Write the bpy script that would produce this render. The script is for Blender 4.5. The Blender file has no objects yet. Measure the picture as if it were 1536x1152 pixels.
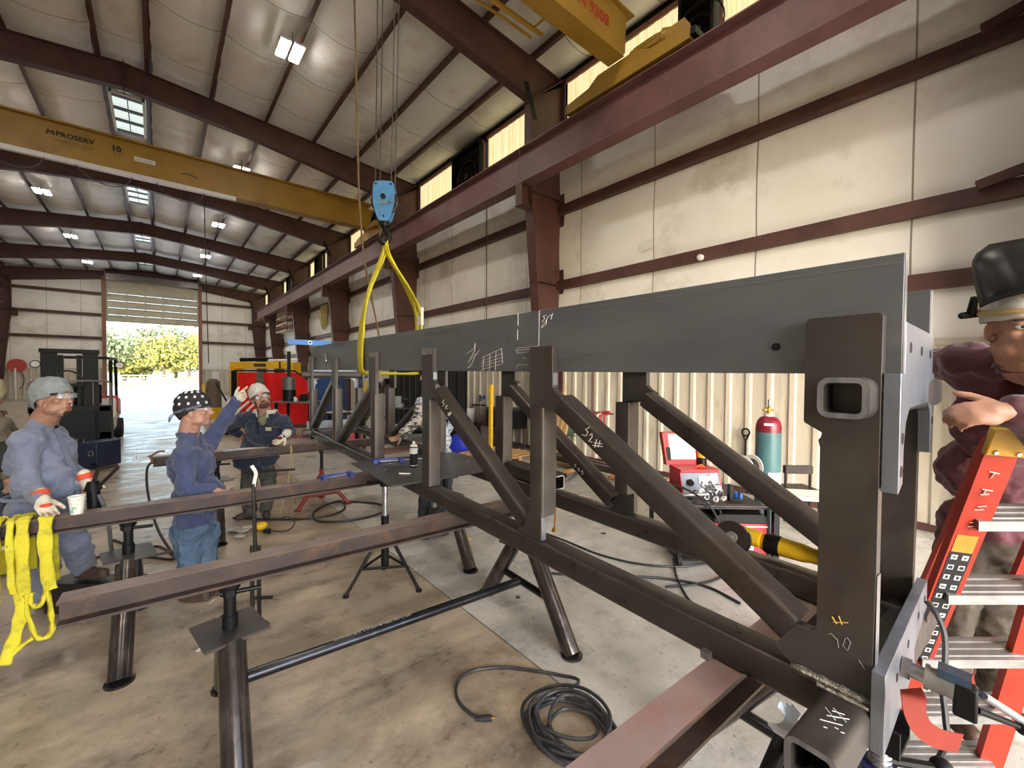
import bpy, bmesh, math, random
from mathutils import Vector, Matrix, Euler, Quaternion
random.seed(7)
S = bpy.context.scene
COL = S.collection
PI = math.pi
V = Vector
# ------------------------------------------------------------------ camera model (1536 x 1152 photo)
FPX, CX, CY, CAMH = 635.0, 768.0, 576.0, 1.85
YAW, PITCH, ROLL = [math.radians(a) for a in (39.9, 1.35, 0.4)]
def _axes():
    cy, sy, cp, sp = math.cos(YAW), math.sin(YAW), math.cos(PITCH), math.sin(PITCH)
    r = V((cy, -sy, 0)); f = V((sy*cp, cy*cp, -sp)); u = r.cross(f)
    c, s = math.cos(ROLL), math.sin(ROLL)
    return c*r + s*u, -s*r + c*u, f
RT, UP, FW = _axes()
CAM = V((0, 0, CAMH))
def ray(px, py): return RT*((px-CX)/FPX) - UP*((py-CY)/FPX) + FW
def P(px, py, d): return CAM + ray(px, py)*d          # a measured point, d metres along the view axis
def atz(px, py, z):
    r = ray(px, py); return CAM + r*((z-CAMH)/r.z)
# truss frame: u across, v along, turned 3 degrees from the building
TH = math.radians(3.0)
TM = Matrix.Rotation(-TH, 4, 'Z')
def T(u, v, z): return TM @ V((u, v, z))
# ------------------------------------------------------------------ colour
def lin(h):
    h = h.lstrip('#'); o = []
    for i in (0, 2, 4):
        c = int(h[i:i+2], 16)/255; o.append(c/12.92 if c <= .04045 else ((c+.055)/1.055)**2.4)
    return tuple(o)+(1.0,)
MATS = {}
def mat(name, c1, c2=None, scale=6.0, rough=.6, metal=0.0, bump=0.0, bscale=40.0, stretch=(1,1,1), detail=6, lo=.35, hi=.65, c3=None, rough2=None, spec=.5, emit=None, estr=0, trans=0, scale3=1.3, coat=0, sheen=0):
    if name in MATS: return MATS[name]
    m = bpy.data.materials.new(name); m.use_nodes = True; MATS[name] = m
    nt = m.node_tree; N = nt.nodes; L = nt.links
    b = N['Principled BSDF']
    b.inputs['Base Color'].default_value = lin(c1); b.inputs['Roughness'].default_value = rough
    b.inputs['Metallic'].default_value = metal; b.inputs['Specular IOR Level'].default_value = spec
    if trans: b.inputs['Transmission Weight'].default_value = trans
    if coat: b.inputs['Coat Weight'].default_value = coat
    if sheen: b.inputs['Sheen Weight'].default_value = sheen
    if emit:
        b.inputs['Emission Color'].default_value = lin(emit); b.inputs['Emission Strength'].default_value = estr
    tc = N.new('ShaderNodeTexCoord'); mp = N.new('ShaderNodeMapping'); mp.inputs['Scale'].default_value = stretch
    L.new(tc.outputs['Object'], mp.inputs['Vector'])
    def noise(sc, det=detail, ro=.6):
        n = N.new('ShaderNodeTexNoise'); n.inputs['Scale'].default_value = sc; n.inputs['Detail'].default_value = det
        n.inputs['Roughness'].default_value = ro; L.new(mp.outputs['Vector'], n.inputs['Vector']); return n
    if c2:
        n = noise(scale); r = N.new('ShaderNodeValToRGB'); e = r.color_ramp.elements
        e[0].position = lo; e[1].position = hi; e[0].color = lin(c1); e[1].color = lin(c2)
        L.new(n.outputs['Fac'], r.inputs['Fac']); out = r.outputs['Color']
        if c3:
            n3 = noise(scale3, 8, .7); r3 = N.new('ShaderNodeMapRange'); r3.inputs['From Min'].default_value = .52; r3.inputs['From Max'].default_value = .68
            L.new(n3.outputs['Fac'], r3.inputs['Value'])
            mx = N.new('ShaderNodeMix'); mx.data_type = 'RGBA'; L.new(r3.outputs['Result'], mx.inputs['Factor'])
            L.new(out, mx.inputs['A']); mx.inputs['B'].default_value = lin(c3); out = mx.outputs['Result']
        L.new(out, b.inputs['Base Color'])
        if rough2 is not None:
            mr = N.new('ShaderNodeMapRange'); mr.inputs['To Min'].default_value = rough; mr.inputs['To Max'].default_value = rough2
            L.new(n.outputs['Fac'], mr.inputs['Value']); mr.inputs['From Min'].default_value = lo; mr.inputs['From Max'].default_value = hi
            L.new(mr.outputs['Result'], b.inputs['Roughness'])
    if bump:
        nb = noise(bscale, 5); bp = N.new('ShaderNodeBump'); bp.inputs['Strength'].default_value = bump; bp.inputs['Distance'].default_value = .02
        L.new(nb.outputs['Fac'], bp.inputs['Height']); L.new(bp.outputs['Normal'], b.inputs['Normal'])
    return m
# ------------------------------------------------------------------ objects
def wloc(o):
    l = V((0, 0, 0))
    while o is not None: l += o.location; o = o.parent
    return l
def tag(o, label=None, cat=None, group=None, kind=None):
    if label: o['label'] = label
    if cat: o['category'] = cat
    if group: o['group'] = group
    if kind: o['kind'] = kind
    return o
def thing(name, label, cat, loc=(0, 0, 0), group=None):
    o = bpy.data.objects.new(name, None); COL.objects.link(o); o.location = V(loc); o.empty_display_size = .1
    return tag(o, label, cat, group)
def dup(o, parent=None):
    c = o.copy(); COL.objects.link(c)
    if parent is not None: c.parent = parent
    for ch in list(o.children): dup(ch, c)
    return c
class MB:
    def __init__(s, M=None): s.v = []; s.f = []; s.M = M
    def add(s, vs, fs):
        b = len(s.v)
        s.v += [(s.M @ V(p)) if s.M is not None else V(p) for p in vs]
        s.f += [tuple(b+i for i in f) for f in fs]; return s
    def box(s, lo, hi):
        x0, y0, z0 = lo; x1, y1, z1 = hi
        return s.add([(x0,y0,z0),(x1,y0,z0),(x1,y1,z0),(x0,y1,z0),(x0,y0,z1),(x1,y0,z1),(x1,y1,z1),(x0,y1,z1)],
                     [(0,3,2,1),(4,5,6,7),(0,1,5,4),(1,2,6,5),(2,3,7,6),(3,0,4,7)])
    def obox(s, c, X, Y, Z):           # half vectors
        c, X, Y, Z = V(c), V(X), V(Y), V(Z); q = []
        for k in (-1, 1):
            for i, j in ((-1,-1),(1,-1),(1,1),(-1,1)): q.append(c+X*i+Y*j+Z*k)
        return s.add(q, [(0,3,2,1),(4,5,6,7),(0,1,5,4),(1,2,6,5),(2,3,7,6),(3,0,4,7)])
    def prism(s, poly, d):             # poly: 3D points of one face, d: extrusion vector
        n = len(poly); d = V(d); p = [V(a) for a in poly]
        return s.add(p+[a+d for a in p], [tuple(range(n-1, -1, -1)), tuple(range(n, 2*n))]+[(i, (i+1) % n, n+(i+1) % n, n+i) for i in range(n)])
    def loft(s, rings, cap=True, closed=False):
        n = len(rings[0]); vs = [p for r in rings for p in r]; fs = []
        m = len(rings)
        for k in range(m if closed else m-1):
            for i in range(n):
                a, b = k*n+i, k*n+(i+1) % n; kk = (k+1) % m
                fs.append((a, b, kk*n+(i+1) % n, kk*n+i))
        if cap and not closed: fs += [tuple(range(n-1, -1, -1)), tuple((m-1)*n+i for i in range(n))]
        return s.add(vs, fs)
    def cyl(s, p0, p1, r0, r1=None, n=16, cap=True):
        r1 = r0 if r1 is None else r1; p0, p1 = V(p0), V(p1); a, b = frame(p1-p0)
        R = lambda c, r: [c+(a*math.cos(t)+b*math.sin(t))*r for t in [2*PI*i/n for i in range(n)]]
        return s.loft([R(p0, r0), R(p1, r1)], cap)
    def lathe(s, prof, p0=(0,0,0), ax=(0,0,1), n=20, cap=True):
        p0 = V(p0); ax = V(ax).normalized(); a, b = frame(ax)
        return s.loft([[p0+ax*h+(a*math.cos(2*PI*i/n)+b*math.sin(2*PI*i/n))*max(r, 1e-4) for i in range(n)] for r, h in prof], cap)
    def tube(s, pts, r, n=8, closed=False, smooth=0):
        pts = [V(p) for p in pts]
        if smooth: pts = spline(pts, smooth, closed)
        m = len(pts); rings = []; a = None
        for i, p in enumerate(pts):
            if closed: d = pts[(i+1) % m]-pts[i-1]
            else: d = pts[min(i+1, m-1)]-pts[max(i-1, 0)]
            if d.length < 1e-9: d = V((0, 0, 1))
            d.normalize()
            if a is None: a, b = frame(d)
            else:
                a = (a-d*a.dot(d)); a = a.normalized() if a.length > 1e-6 else frame(d)[0]; b = d.cross(a)
            rr = r[i] if isinstance(r, (list, tuple)) else r
            rings.append([p+(a*math.cos(2*PI*k/n)+b*math.sin(2*PI*k/n))*rr for k in range(n)])
        return s.loft(rings, True, closed)
    def ribbon(s, pts, w, side, t=.006, smooth=0):    # flat strap: pts along, width vector(s), thickness
        pts = [V(p) for p in pts]
        if smooth: pts = spline(pts, smooth)
        m = len(pts); rings = []
        for i, p in enumerate(pts):
            d = (pts[min(i+1, m-1)]-pts[max(i-1, 0)]).normalized()
            sd = V(side); sd = (sd-d*sd.dot(d)).normalized(); nn = d.cross(sd)
            h = sd*(w/2); q = nn*(t/2); rings.append([p-h-q, p+h-q, p+h+q, p-h+q])
        return s.loft(rings)
    def strap(s, pts, w, side, t=.02, smooth=0, seed=1):   # soft padded webbing
        pts = [V(p) for p in pts]; rnd = random.Random(seed)
        if smooth: pts = spline(pts, smooth)
        m = len(pts); rings = []; ph = rnd.uniform(0, 6)
        for i, p in enumerate(pts):
            d = (pts[min(i+1, m-1)]-pts[max(i-1, 0)]).normalized()
            sd = V(side); sd = (sd-d*sd.dot(d)).normalized(); nn = d.cross(sd); ring = []
            ww = w*(1+.10*math.sin(i*.9+ph)+.06*rnd.uniform(-1, 1)); tt = t*(1+.25*math.sin(i*1.3+ph*2))
            for k in range(14):
                a = 2*PI*k/14; x = math.copysign(abs(math.cos(a))**.6, math.cos(a)); y = math.copysign(abs(math.sin(a))**.8, math.sin(a))
                ring.append(p+sd*(x*ww/2)+nn*(y*tt/2+.003*math.sin(x*5+i*.7+ph)+.0015*rnd.uniform(-1, 1)))
            rings.append(ring)
        return s.loft(rings)
    def ell(s, c, r, R=None, n=16, m=10):
        c = V(c); r = V(r); vs = []; fs = []
        for j in range(1, m):
            ph = PI*j/m
            for i in range(n):
                t = 2*PI*i/n; q = V((r.x*math.sin(ph)*math.cos(t), r.y*math.sin(ph)*math.sin(t), r.z*math.cos(ph)))
                vs.append(c+(R @ q if R is not None else q))
        top = V((0, 0, r.z)); bot = V((0, 0, -r.z)); vs += [c+(R @ top if R is not None else top), c+(R @ bot if R is not None else bot)]
        T0 = len(vs)-2
        for j in range(m-2):
            for i in range(n):
                a = j*n+i; b = j*n+(i+1) % n; fs.append((a, a+n, b+n, b))
        for i in range(n): fs += [(T0, i, (i+1) % n), (T0+1, (m-2)*n+(i+1) % n, (m-2)*n+i)]
        return s.add(vs, fs)
    def hbeam(s, p0, p1, h, w, tf=.012, tw=.008, up=(0,0,1)):   # p on the centre line
        p0, p1, up = V(p0), V(p1), V(up); d = p1-p0; sd = d.cross(up).normalized(); up = sd.cross(d).normalized()
        a, b, c = w/2, h/2, tw/2
        prof = [(-a,-b),(a,-b),(a,-b+tf),(c,-b+tf),(c,b-tf),(a,b-tf),(a,b),(-a,b),(-a,b-tf),(-c,b-tf),(-c,-b+tf),(-a,-b+tf)]
        R = [[p+sd*x+up*y for x, y in prof] for p in (p0, p1)]
        n0 = len(s.v); s.loft(R, cap=False)
        for k in (0, 12):
            q = [n0+k+i for i in range(12)]
            for f in ([0,1,2,3,10,11],[3,4,9,10],[4,5,6,7,8,9]):
                s.f.append(tuple(q[i] for i in (f if k else f[::-1])))
        return s
    def rhs(s, p0, p1, w, h, t=.008, up=(0,0,1), r=.015, k=3):  # hollow rectangular tube, open ends
        p0, p1, up = V(p0), V(p1), V(up); d = p1-p0; sd = d.cross(up).normalized(); up = sd.cross(d).normalized()
        def prof(a, b, r):
            o = []
            for (sx, sy, t0) in ((1,1,0),(-1,1,.5*PI),(-1,-1,PI),(1,-1,1.5*PI)):
                for i in range(k+1):
                    t = t0+.5*PI*i/k; o.append((sx*(a-r)+r*math.cos(t), sy*(b-r)+r*math.sin(t)))
            return o
        A = prof(w/2, h/2, r); B = prof(w/2-t, h/2-t, max(r-t, .002))
        G = lambda p, q: [p+sd*x+up*y for x, y in q]
        return s.loft([G(p0, A), G(p1, A), G(p1, B), G(p0, B)], cap=False, closed=True)
    def torus(s, c, ax, R, r, n=24, m=8, a0=0, a1=2*PI):
        c = V(c); a, b = frame(V(ax)); cl = abs(a1-a0-2*PI) < 1e-6; N = n if cl else n+1
        return s.tube([c+(a*math.cos(a0+(a1-a0)*i/n)+b*math.sin(a0+(a1-a0)*i/n))*R for i in range(N)], r, m, closed=cl)
    def grid(s, fn, nu, nv):
        return s.add([fn(i/nu, j/nv) for j in range(nv+1) for i in range(nu+1)],
                     [(j*(nu+1)+i, j*(nu+1)+i+1, (j+1)*(nu+1)+i+1, (j+1)*(nu+1)+i) for j in range(nv) for i in range(nu)])
    def build(s, name, m, parent=None, bevel=0, ang=35, base=None, fix=True, kind=None):
        me = bpy.data.meshes.new(name)
        if parent is not None: o0 = wloc(parent)
        elif base is not None: o0 = V(base)
        else:
            xs = [p.x for p in s.v]; ys = [p.y for p in s.v]; o0 = V(((min(xs)+max(xs))/2, (min(ys)+max(ys))/2, min(p.z for p in s.v)))
        me.from_pydata([p-o0 for p in s.v], [], s.f)
        if fix:
            bm = bmesh.new(); bm.from_mesh(me); bmesh.ops.recalc_face_normals(bm, faces=bm.faces); bm.to_mesh(me); bm.free()
        me.shade_smooth(); me.set_sharp_from_angle(angle=math.radians(ang))
        me.materials.append(m)
        o = bpy.data.objects.new(name, me); COL.objects.link(o)
        if parent is not None: o.parent = parent
        else: o.location = o0
        if bevel:
            bv = o.modifiers.new('bevel', 'BEVEL'); bv.width = bevel; bv.segments = 2; bv.limit_method = 'ANGLE'; bv.angle_limit = math.radians(40)
        if kind: o['kind'] = kind
        return o
def frame(d):
    d = V(d).normalized(); a = d.cross(V((0, 0, 1)))
    if a.length < 1e-3: a = d.cross(V((0, 1, 0)))
    a.normalize(); return a, d.cross(a)
def spline(pts, k=6, closed=False):
    n = len(pts); o = []
    for i in range(n if closed else n-1):
        g = (lambda j: pts[j % n]) if closed else (lambda j: pts[min(max(j, 0), n-1)])
        p0, p1, p2, p3 = g(i-1), g(i), g(i+1), g(i+2)
        for q in range(k):
            t = q/k; o.append(.5*((2*p1)+(p2-p0)*t+(2*p0-5*p1+4*p2-p3)*t*t+(3*p1-p0-3*p2+p3)*t**3))
    if not closed: o.append(pts[-1])
    return o
def mobj(name, mesh, m, parent=None):
    if m is not None: mesh.materials.clear(); mesh.materials.append(m)
    o = bpy.data.objects.new(name, mesh); COL.objects.link(o)
    if parent is not None: o.parent = parent
    return o
def text(name, body, size, origin, X, Y, m, parent, depth=.002, bold=0, spacing=1.0, shear=0):
    """lettering as a mesh: origin = lower left, X reading direction, Y letter-up direction"""
    c = bpy.data.curves.new(name, 'FONT'); c.body = body; c.size = size; c.extrude = depth; c.offset = bold; c.space_character = spacing; c.shear = shear; c.resolution_u = 3
    tmp = bpy.data.objects.new(name+'_tmp', c); COL.objects.link(tmp)
    dg = bpy.context.evaluated_depsgraph_get(); me = bpy.data.meshes.new_from_object(tmp.evaluated_get(dg))
    bpy.data.objects.remove(tmp); bpy.data.curves.remove(c)
    X = V(X).normalized(); Y = V(Y).normalized(); Z = X.cross(Y)
    Mx = Matrix((X, Y, Z)).transposed().to_4x4(); Mx.translation = V(origin)-(wloc(parent) if parent is not None else V((0,0,0)))
    me.transform(Mx); me.name = name
    return mobj(name, me, m, parent)
def strokes(name, lines, org, X, Y, m, parent, r=.0025):
    """hand-drawn marks: polylines in a plane, laid on the surface"""
    b = MB(); X = V(X); Y = V(Y)
    for l in lines: b.tube([V(org)+X*x+Y*y for x, y in l], r, 5)
    return b.build(name, m, parent)
M_frame = mat('red_oxide_primer', '#4c2f2a', '#5a3a33', scale=2.2, rough=.55, bump=.08, bscale=8, c3='#3d2522')
M_frame2 = mat('red_oxide_primer_light', '#84594a', '#94694f', scale=1.5, rough=.6, c3='#7a4f43')
M_crb = mat('crane_runway_paint', '#6a4646', '#7a5352', scale=1.2, rough=.5, c3='#5b3b3b')
M_vinyl = None
M_steel = mat('mill_scale_steel', '#4f4a47', '#5b5652', scale=7, rough=.33, metal=.6, c3='#554b43', rough2=.55, scale3=2.5, bump=.04, bscale=60)
M_steel_d = mat('mill_scale_tube', '#46413e', '#504a46', scale=9, rough=.27, metal=.6, c3='#4d4238', rough2=.42, scale3=3, bump=.03, bscale=50)
M_plate = mat('grey_steel_plate', '#6b6e72', '#7a7c7f', scale=3.0, rough=.4, metal=.5, c3='#54524f', rough2=.5, stretch=(1,.35,1.6), scale3=1.6)
M_ground_lit = mat('ground_and_lit_steel', '#b9bcc2', '#8e9298', scale=25, rough=.28, metal=.85, stretch=(1,1,.2))  # ground tube ends, and gusset sides painted as if lit
M_weld = mat('weld_bead', '#a7a49d', '#6f6960', scale=90, rough=.3, metal=.85, bump=.6, bscale=140)
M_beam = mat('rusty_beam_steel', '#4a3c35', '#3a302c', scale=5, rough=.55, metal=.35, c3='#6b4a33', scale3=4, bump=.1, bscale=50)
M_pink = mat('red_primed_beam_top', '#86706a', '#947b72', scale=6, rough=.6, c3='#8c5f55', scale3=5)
M_pipe = mat('dark_pipe_steel', '#58534f', '#474341', scale=10, rough=.2, metal=.85, stretch=(1,1,.3), c3='#77706a', scale3=6)
M_pipe2 = mat('black_pipe', '#2f2f33', '#3b3b3f', scale=12, rough=.2, metal=.75, c3='#4a4a4d', scale3=7)
M_black = mat('black_paint', '#0b0b0b', '#131212', scale=10, rough=.5, spec=.25)
M_rubber = mat('black_rubber', '#161616', '#202020', scale=20, rough=.75)
M_iron = mat('dark_iron', '#2a2624', '#3a332f', scale=14, rough=.45, metal=.5)
M_yellow = mat('crane_yellow', '#9a7626', '#a6822e', scale=1.5, rough=.45, c3='#8c6b20')
M_yell2 = mat('safety_yellow', '#e3b71a', '#d3a615', scale=8, rough=.5)
M_sling = mat('yellow_polyester_sling', '#d8c92c', '#cabb2b', scale=14, rough=.85, bump=.35, bscale=70, c3='#a8992f', scale3=9)
M_blue = mat('hook_block_blue', '#3f78ab', '#4b86b5', scale=9, rough=.5, c3='#3a5f80', scale3=6)
M_red = mat('bright_red_vinyl', '#e01414', '#d01010', scale=6, rough=.45, bump=.12, bscale=7)
M_redp = mat('red_paint', '#b3202b', '#a51c26', scale=9, rough=.4)
M_redjack = mat('jack_red_paint', '#86281f', '#74231c', scale=12, rough=.5)
M_orange = mat('orange_fibreglass', '#b03019', '#a22a17', scale=20, rough=.5, c3='#8e2414', scale3=4)
M_alu = mat('aluminium', '#9b9995', '#82807d', scale=18, rough=.38, metal=.7, stretch=(.2,1,1))
M_silver = mat('bright_zinc', '#c9cbd0', '#a7a9ad', scale=15, rough=.25, metal=.9)
M_white = mat('white_plastic', '#e4e4e0', '#d8d8d2', scale=12, rough=.5)
M_paper = mat('white_paper', '#eceae4', '#dfded6', scale=30, rough=.8)
M_ltblue = mat('pale_blue_paper', '#a8c4d6', '#bcd3e0', scale=12, rough=.8)
M_chalk = mat('white_soapstone', '#d9d7d2', rough=.9)
M_chalky = mat('yellow_paint_marker', '#d8b44a', rough=.8)
M_chalkd = mat('faint_soapstone', '#8f8d8a', rough=.9)
M_letter = mat('dark_lettering', '#22252c', rough=.6)
M_letr = mat('red_lettering', '#b1331f', rough=.6)
M_lettan = mat('faded_lettering', '#5f4914', rough=.6)
M_wood = mat('pallet_wood', '#c09a68', '#ab8556', scale=5, rough=.8, stretch=(1,8,1))
M_rope = mat('manila_rope', '#5f4d33', '#7a6342', scale=60, rough=.9)
M_wire = mat('steel_wire_rope', '#55504c', '#3c3936', scale=120, rough=.5, metal=.5)
M_bluebin = mat('blue_plastic', '#1a2fae', '#1626a0', scale=9, rough=.5, bump=.2, bscale=18)
M_curtain = mat('black_welding_curtain', '#070707', '#0d0d0e', scale=6, rough=.6)
M_hose = mat('black_hose', '#1d1d1f', '#2a2a2c', scale=30, rough=.45)
M_hoseg = mat('grey_hose', '#4a4a4c', '#5a5a5c', scale=30, rough=.5)
M_green = mat('green_hose', '#2f6b4c', '#3a7a58', scale=30, rough=.5)
M_brass = mat('brass', '#b08b3e', '#8f6d2e', scale=20, rough=.35, metal=.8)
M_skin = mat('skin_tan', '#a57b64', '#99705a', scale=25, rough=.55, c3='#96614e', scale3=16)
M_skin2 = mat('skin_light', '#b58a76', '#ab806c', scale=25, rough=.55, c3='#a46a5a', scale3=16)
M_beard = mat('brown_beard', '#4d3426', '#5e4130', scale=120, rough=.9, bump=.5, bscale=200)
M_beardg = mat('grey_stubble', '#8f7467', '#a5897b', scale=120, rough=.9, bump=.4, bscale=200)
M_hairk = mat('black_hair', '#1a1512', '#241c18', scale=120, rough=.85)
M_cov = mat('grey_blue_coverall', '#73788a', '#666b7d', scale=9, rough=.9, bump=.35, bscale=9, c3='#7d8292', scale3=3, sheen=.2)
M_cap1 = mat('grey_cotton_cap', '#868a88', '#797d7c', scale=12, rough=.9, bump=.3, bscale=12)
M_blues = mat('blue_work_shirt', '#3e4666', '#363e5c', scale=9, rough=.9, bump=.4, bscale=9, c3='#4a5270', scale3=3, sheen=.2)
M_jean = mat('washed_denim', '#465a72', '#526780', scale=8, rough=.9, bump=.3, bscale=12, c3='#64798f', scale3=4)
M_navy = mat('navy_jacket', '#1b2236', '#232a40', scale=9, rough=.88, bump=.35, bscale=8, sheen=.2)
M_fleece = mat('cream_fleece', '#c9c5bb', '#b9b5aa', scale=40, rough=.95, bump=.4, bscale=60)
M_cargo = mat('grey_green_trousers', '#3f423a', '#4b4e45', scale=8, rough=.9, bump=.35, bscale=9)
M_maroon = mat('maroon_shirt', '#5a2c35', '#4e262f', scale=9, rough=.85, bump=.4, bscale=8, c3='#66343d', scale3=4, sheen=.2)
M_dirty = mat('grimy_work_trousers', '#4a4239', '#3a332c', scale=5, rough=.9, bump=.4, bscale=10, c3='#6a6053', scale3=3)
M_glove = mat('pale_leather_glove', '#cfc6b2', '#bcb29c', scale=20, rough=.85, bump=.3, bscale=40, c3='#9a8f7a', scale3=10)
M_glorg = mat('orange_glove_cuff', '#d9502e', '#c84626', scale=20, rough=.8)
M_boot = mat('brown_boot', '#4b382c', '#3c2d24', scale=14, rough=.6, bump=.2)
M_eye = mat('eye_white', '#e8e4de', rough=.2)
M_iris = mat('brown_iris', '#2a1a10', rough=.2)
M_lip = mat('lip', '#9c5a4c', rough=.5)
M_lens = mat('clear_safety_lens', '#d8e2ea', rough=.15, spec=.3); M_lens.node_tree.nodes['Principled BSDF'].inputs['Alpha'].default_value = .16
M_lensd = mat('spectacle_frame_black', '#18181a', rough=.3)
def mat_vinyl(name, axis, seam, tape='#c9c3b8'):
    """white faced insulation: grime, wrinkles, tape joints every `seam` metres along an axis"""
    m = mat(name, '#f0eee9', '#e8e5de', scale=.9, rough=.55, c3='#cbc4b8', scale3=.55, bump=.25, bscale=3.5)
    nt = m.node_tree; N = nt.nodes; L = nt.links; b = N['Principled BSDF']
    src = b.inputs['Base Color'].links[0].from_socket
    tc = N.new('ShaderNodeTexCoord'); sp = N.new('ShaderNodeSeparateXYZ'); L.new(tc.outputs['Object'], sp.inputs[0])
    def mth(op, a, bb=None):
        n = N.new('ShaderNodeMath'); n.operation = op
        for i, x in enumerate((a, bb)):
            if x is None: continue
            if isinstance(x, (int, float)): n.inputs[i].default_value = x
            else: L.new(x, n.inputs[i])
        return n.outputs[0]
    fr = mth('FRACT', mth('DIVIDE', sp.outputs[axis], seam))
    k = mth('LESS_THAN', mth('ABSOLUTE', mth('SUBTRACT', fr, .5)), .010/seam)
    mx = N.new('ShaderNodeMix'); mx.data_type = 'RGBA'; L.new(k, mx.inputs['Factor']); L.new(src, mx.inputs['A']); mx.inputs['B'].default_value = lin('#8d8579')
    L.new(mx.outputs['Result'], b.inputs['Base Color']); return m
def mat_floor():
    m = bpy.data.materials.new('shop_concrete'); m.use_nodes = True; nt = m.node_tree; N = nt.nodes; L = nt.links; b = N['Principled BSDF']
    tc = N.new('ShaderNodeTexCoord'); sp = N.new('ShaderNodeSeparateXYZ'); L.new(tc.outputs['Object'], sp.inputs[0])
    def noise(sc, det=8, ro=.65, v=None):
        n = N.new('ShaderNodeTexNoise'); n.inputs['Scale'].default_value = sc; n.inputs['Detail'].default_value = det; n.inputs['Roughness'].default_value = ro
        L.new(v or tc.outputs['Object'], n.inputs['Vector']); return n.outputs['Fac']
    def ramp(f, a, c, lo, hi):
        r = N.new('ShaderNodeValToRGB'); e = r.color_ramp.elements; e[0].position = lo; e[1].position = hi; e[0].color = lin(a); e[1].color = lin(c); L.new(f, r.inputs['Fac']); return r.outputs['Color']
    def mix(f, a, c, bt='MIX'):
        x = N.new('ShaderNodeMix'); x.data_type = 'RGBA'; x.blend_type = bt
        for s_, q in (('Factor', f), ('A', a), ('B', c)):
            if isinstance(q, (int, float)): x.inputs[s_].default_value = q
            elif isinstance(q, tuple): x.inputs[s_].default_value = q
            else: L.new(q, x.inputs[s_])
        return x.outputs['Result']
    def math_(op, a, c, cl=False):
        n = N.new('ShaderNodeMath'); n.operation = op; n.use_clamp = cl
        for i, x in enumerate((a, c)):
            if isinstance(x, (int, float)): n.inputs[i].default_value = x
            else: L.new(x, n.inputs[i])
        return n.outputs[0]
    mp = N.new('ShaderNodeMapping'); mp.inputs['Scale'].default_value = (1, 1.45, 1); mp.inputs['Rotation'].default_value = (0, 0, .35); L.new(tc.outputs['Object'], mp.inputs['Vector'])
    streak = noise(1.5, 10, .70, mp.outputs['Vector'])
    tan = mix(ramp(noise(.8), '#000000', '#ffffff', .4, .66), ramp(streak, '#7f7060', '#b9a88f', .38, .62), lin('#ab9b85'))
    pale = ramp(noise(1.6), '#a9a69d', '#c6c3ba', .35, .62)
    wob = math_('MULTIPLY', math_('SUBTRACT', noise(7, 3), .5), .03)
    side = math_('GREATER_THAN', math_('ADD', sp.outputs['X'], wob), 1.82)
    base = mix(side, tan, pale)
    # fine grit and oil spots
    sp1 = ramp(noise(26, 4, .6), '#ffffff', '#5f574e', .62, .70)
    base = mix(.55, base, sp1, 'MULTIPLY')
    sp2 = ramp(noise(2.6, 9, .72), '#ffffff', '#5d554b', .50, .72)
    base = mix(.55, base, sp2, 'MULTIPLY')
    # sawn joints every 6.9 m
    for ax, off in (('X', -1.82), ('Y', .9)):
        f = math_('FRACT', math_('DIVIDE', math_('ADD', sp.outputs[ax], off), 6.9), 0)
        j = math_('LESS_THAN', f, .0016); base = mix(j, base, lin('#5c554c'))
    L.new(base, b.inputs['Base Color'])
    mr = N.new('ShaderNodeMapRange'); mr.inputs['To Min'].default_value = .22; mr.inputs['To Max'].default_value = .5; L.new(streak, mr.inputs['Value']); mr.inputs['From Min'].default_value = .35; mr.inputs['From Max'].default_value = .65
    L.new(mr.outputs['Result'], b.inputs['Roughness'])
    mp2 = N.new('ShaderNodeMapping'); mp2.inputs['Scale'].default_value = (1, 2.2, 1); L.new(tc.outputs['Object'], mp2.inputs['Vector'])
    bp = N.new('ShaderNodeBump'); bp.inputs['Strength'].default_value = .35; bp.inputs['Distance'].default_value = .02; L.new(noise(3.5, 4, .55, mp2.outputs['Vector']), bp.inputs['Height']); L.new(bp.outputs['Normal'], b.inputs['Normal'])
    return m
XR, XL, Y0, Y1 = 7.1, -8.1, -7.05, 41.3
RX = -.55                                             # ridge
BY = [6.75+6.9*k for k in range(-2, 6)]               # portal frame lines
def rtop(x): return 9.06-abs(x-RX)*.0905              # top of rafter
def roofz(x): return rtop(x)+.24
# ---- floor and yard
M_floor = mat_floor()
b = MB(); b.grid(lambda s, t: (XL+(XR+.15-XL)*s, Y0+(Y1-Y0)*t, 0), 12, 24); floor = b.build('floor', M_floor, base=(0,0,0), kind='structure', fix=False)
M_apron = mat('yard_concrete', '#c9c6bf', '#bab7af', scale=1.2, rough=.8)
M_grass = mat('meadow_grass', '#6a7430', '#7d7d3c', scale=.8, rough=.9, c3='#5b662b', scale3=.3)
b = MB(); b.grid(lambda s, t: (-70+140*s, Y1+30*t, -.02), 4, 4); b.build('yard_ground', M_apron, base=(0, Y1, -.02), kind='structure')
b = MB(); b.grid(lambda s, t: (-160+320*s, Y1+30+130*t, -.02+1.2*math.exp(-((-160+320*s-8)/9)**2-((t-.12)/.09)**2)+.35*t), 80, 30)
b.build('grass_field', M_grass, base=(0, Y1+30, -.02), kind='stuff')['label'] = 'sunlit yellow-green field beyond the open door'
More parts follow.
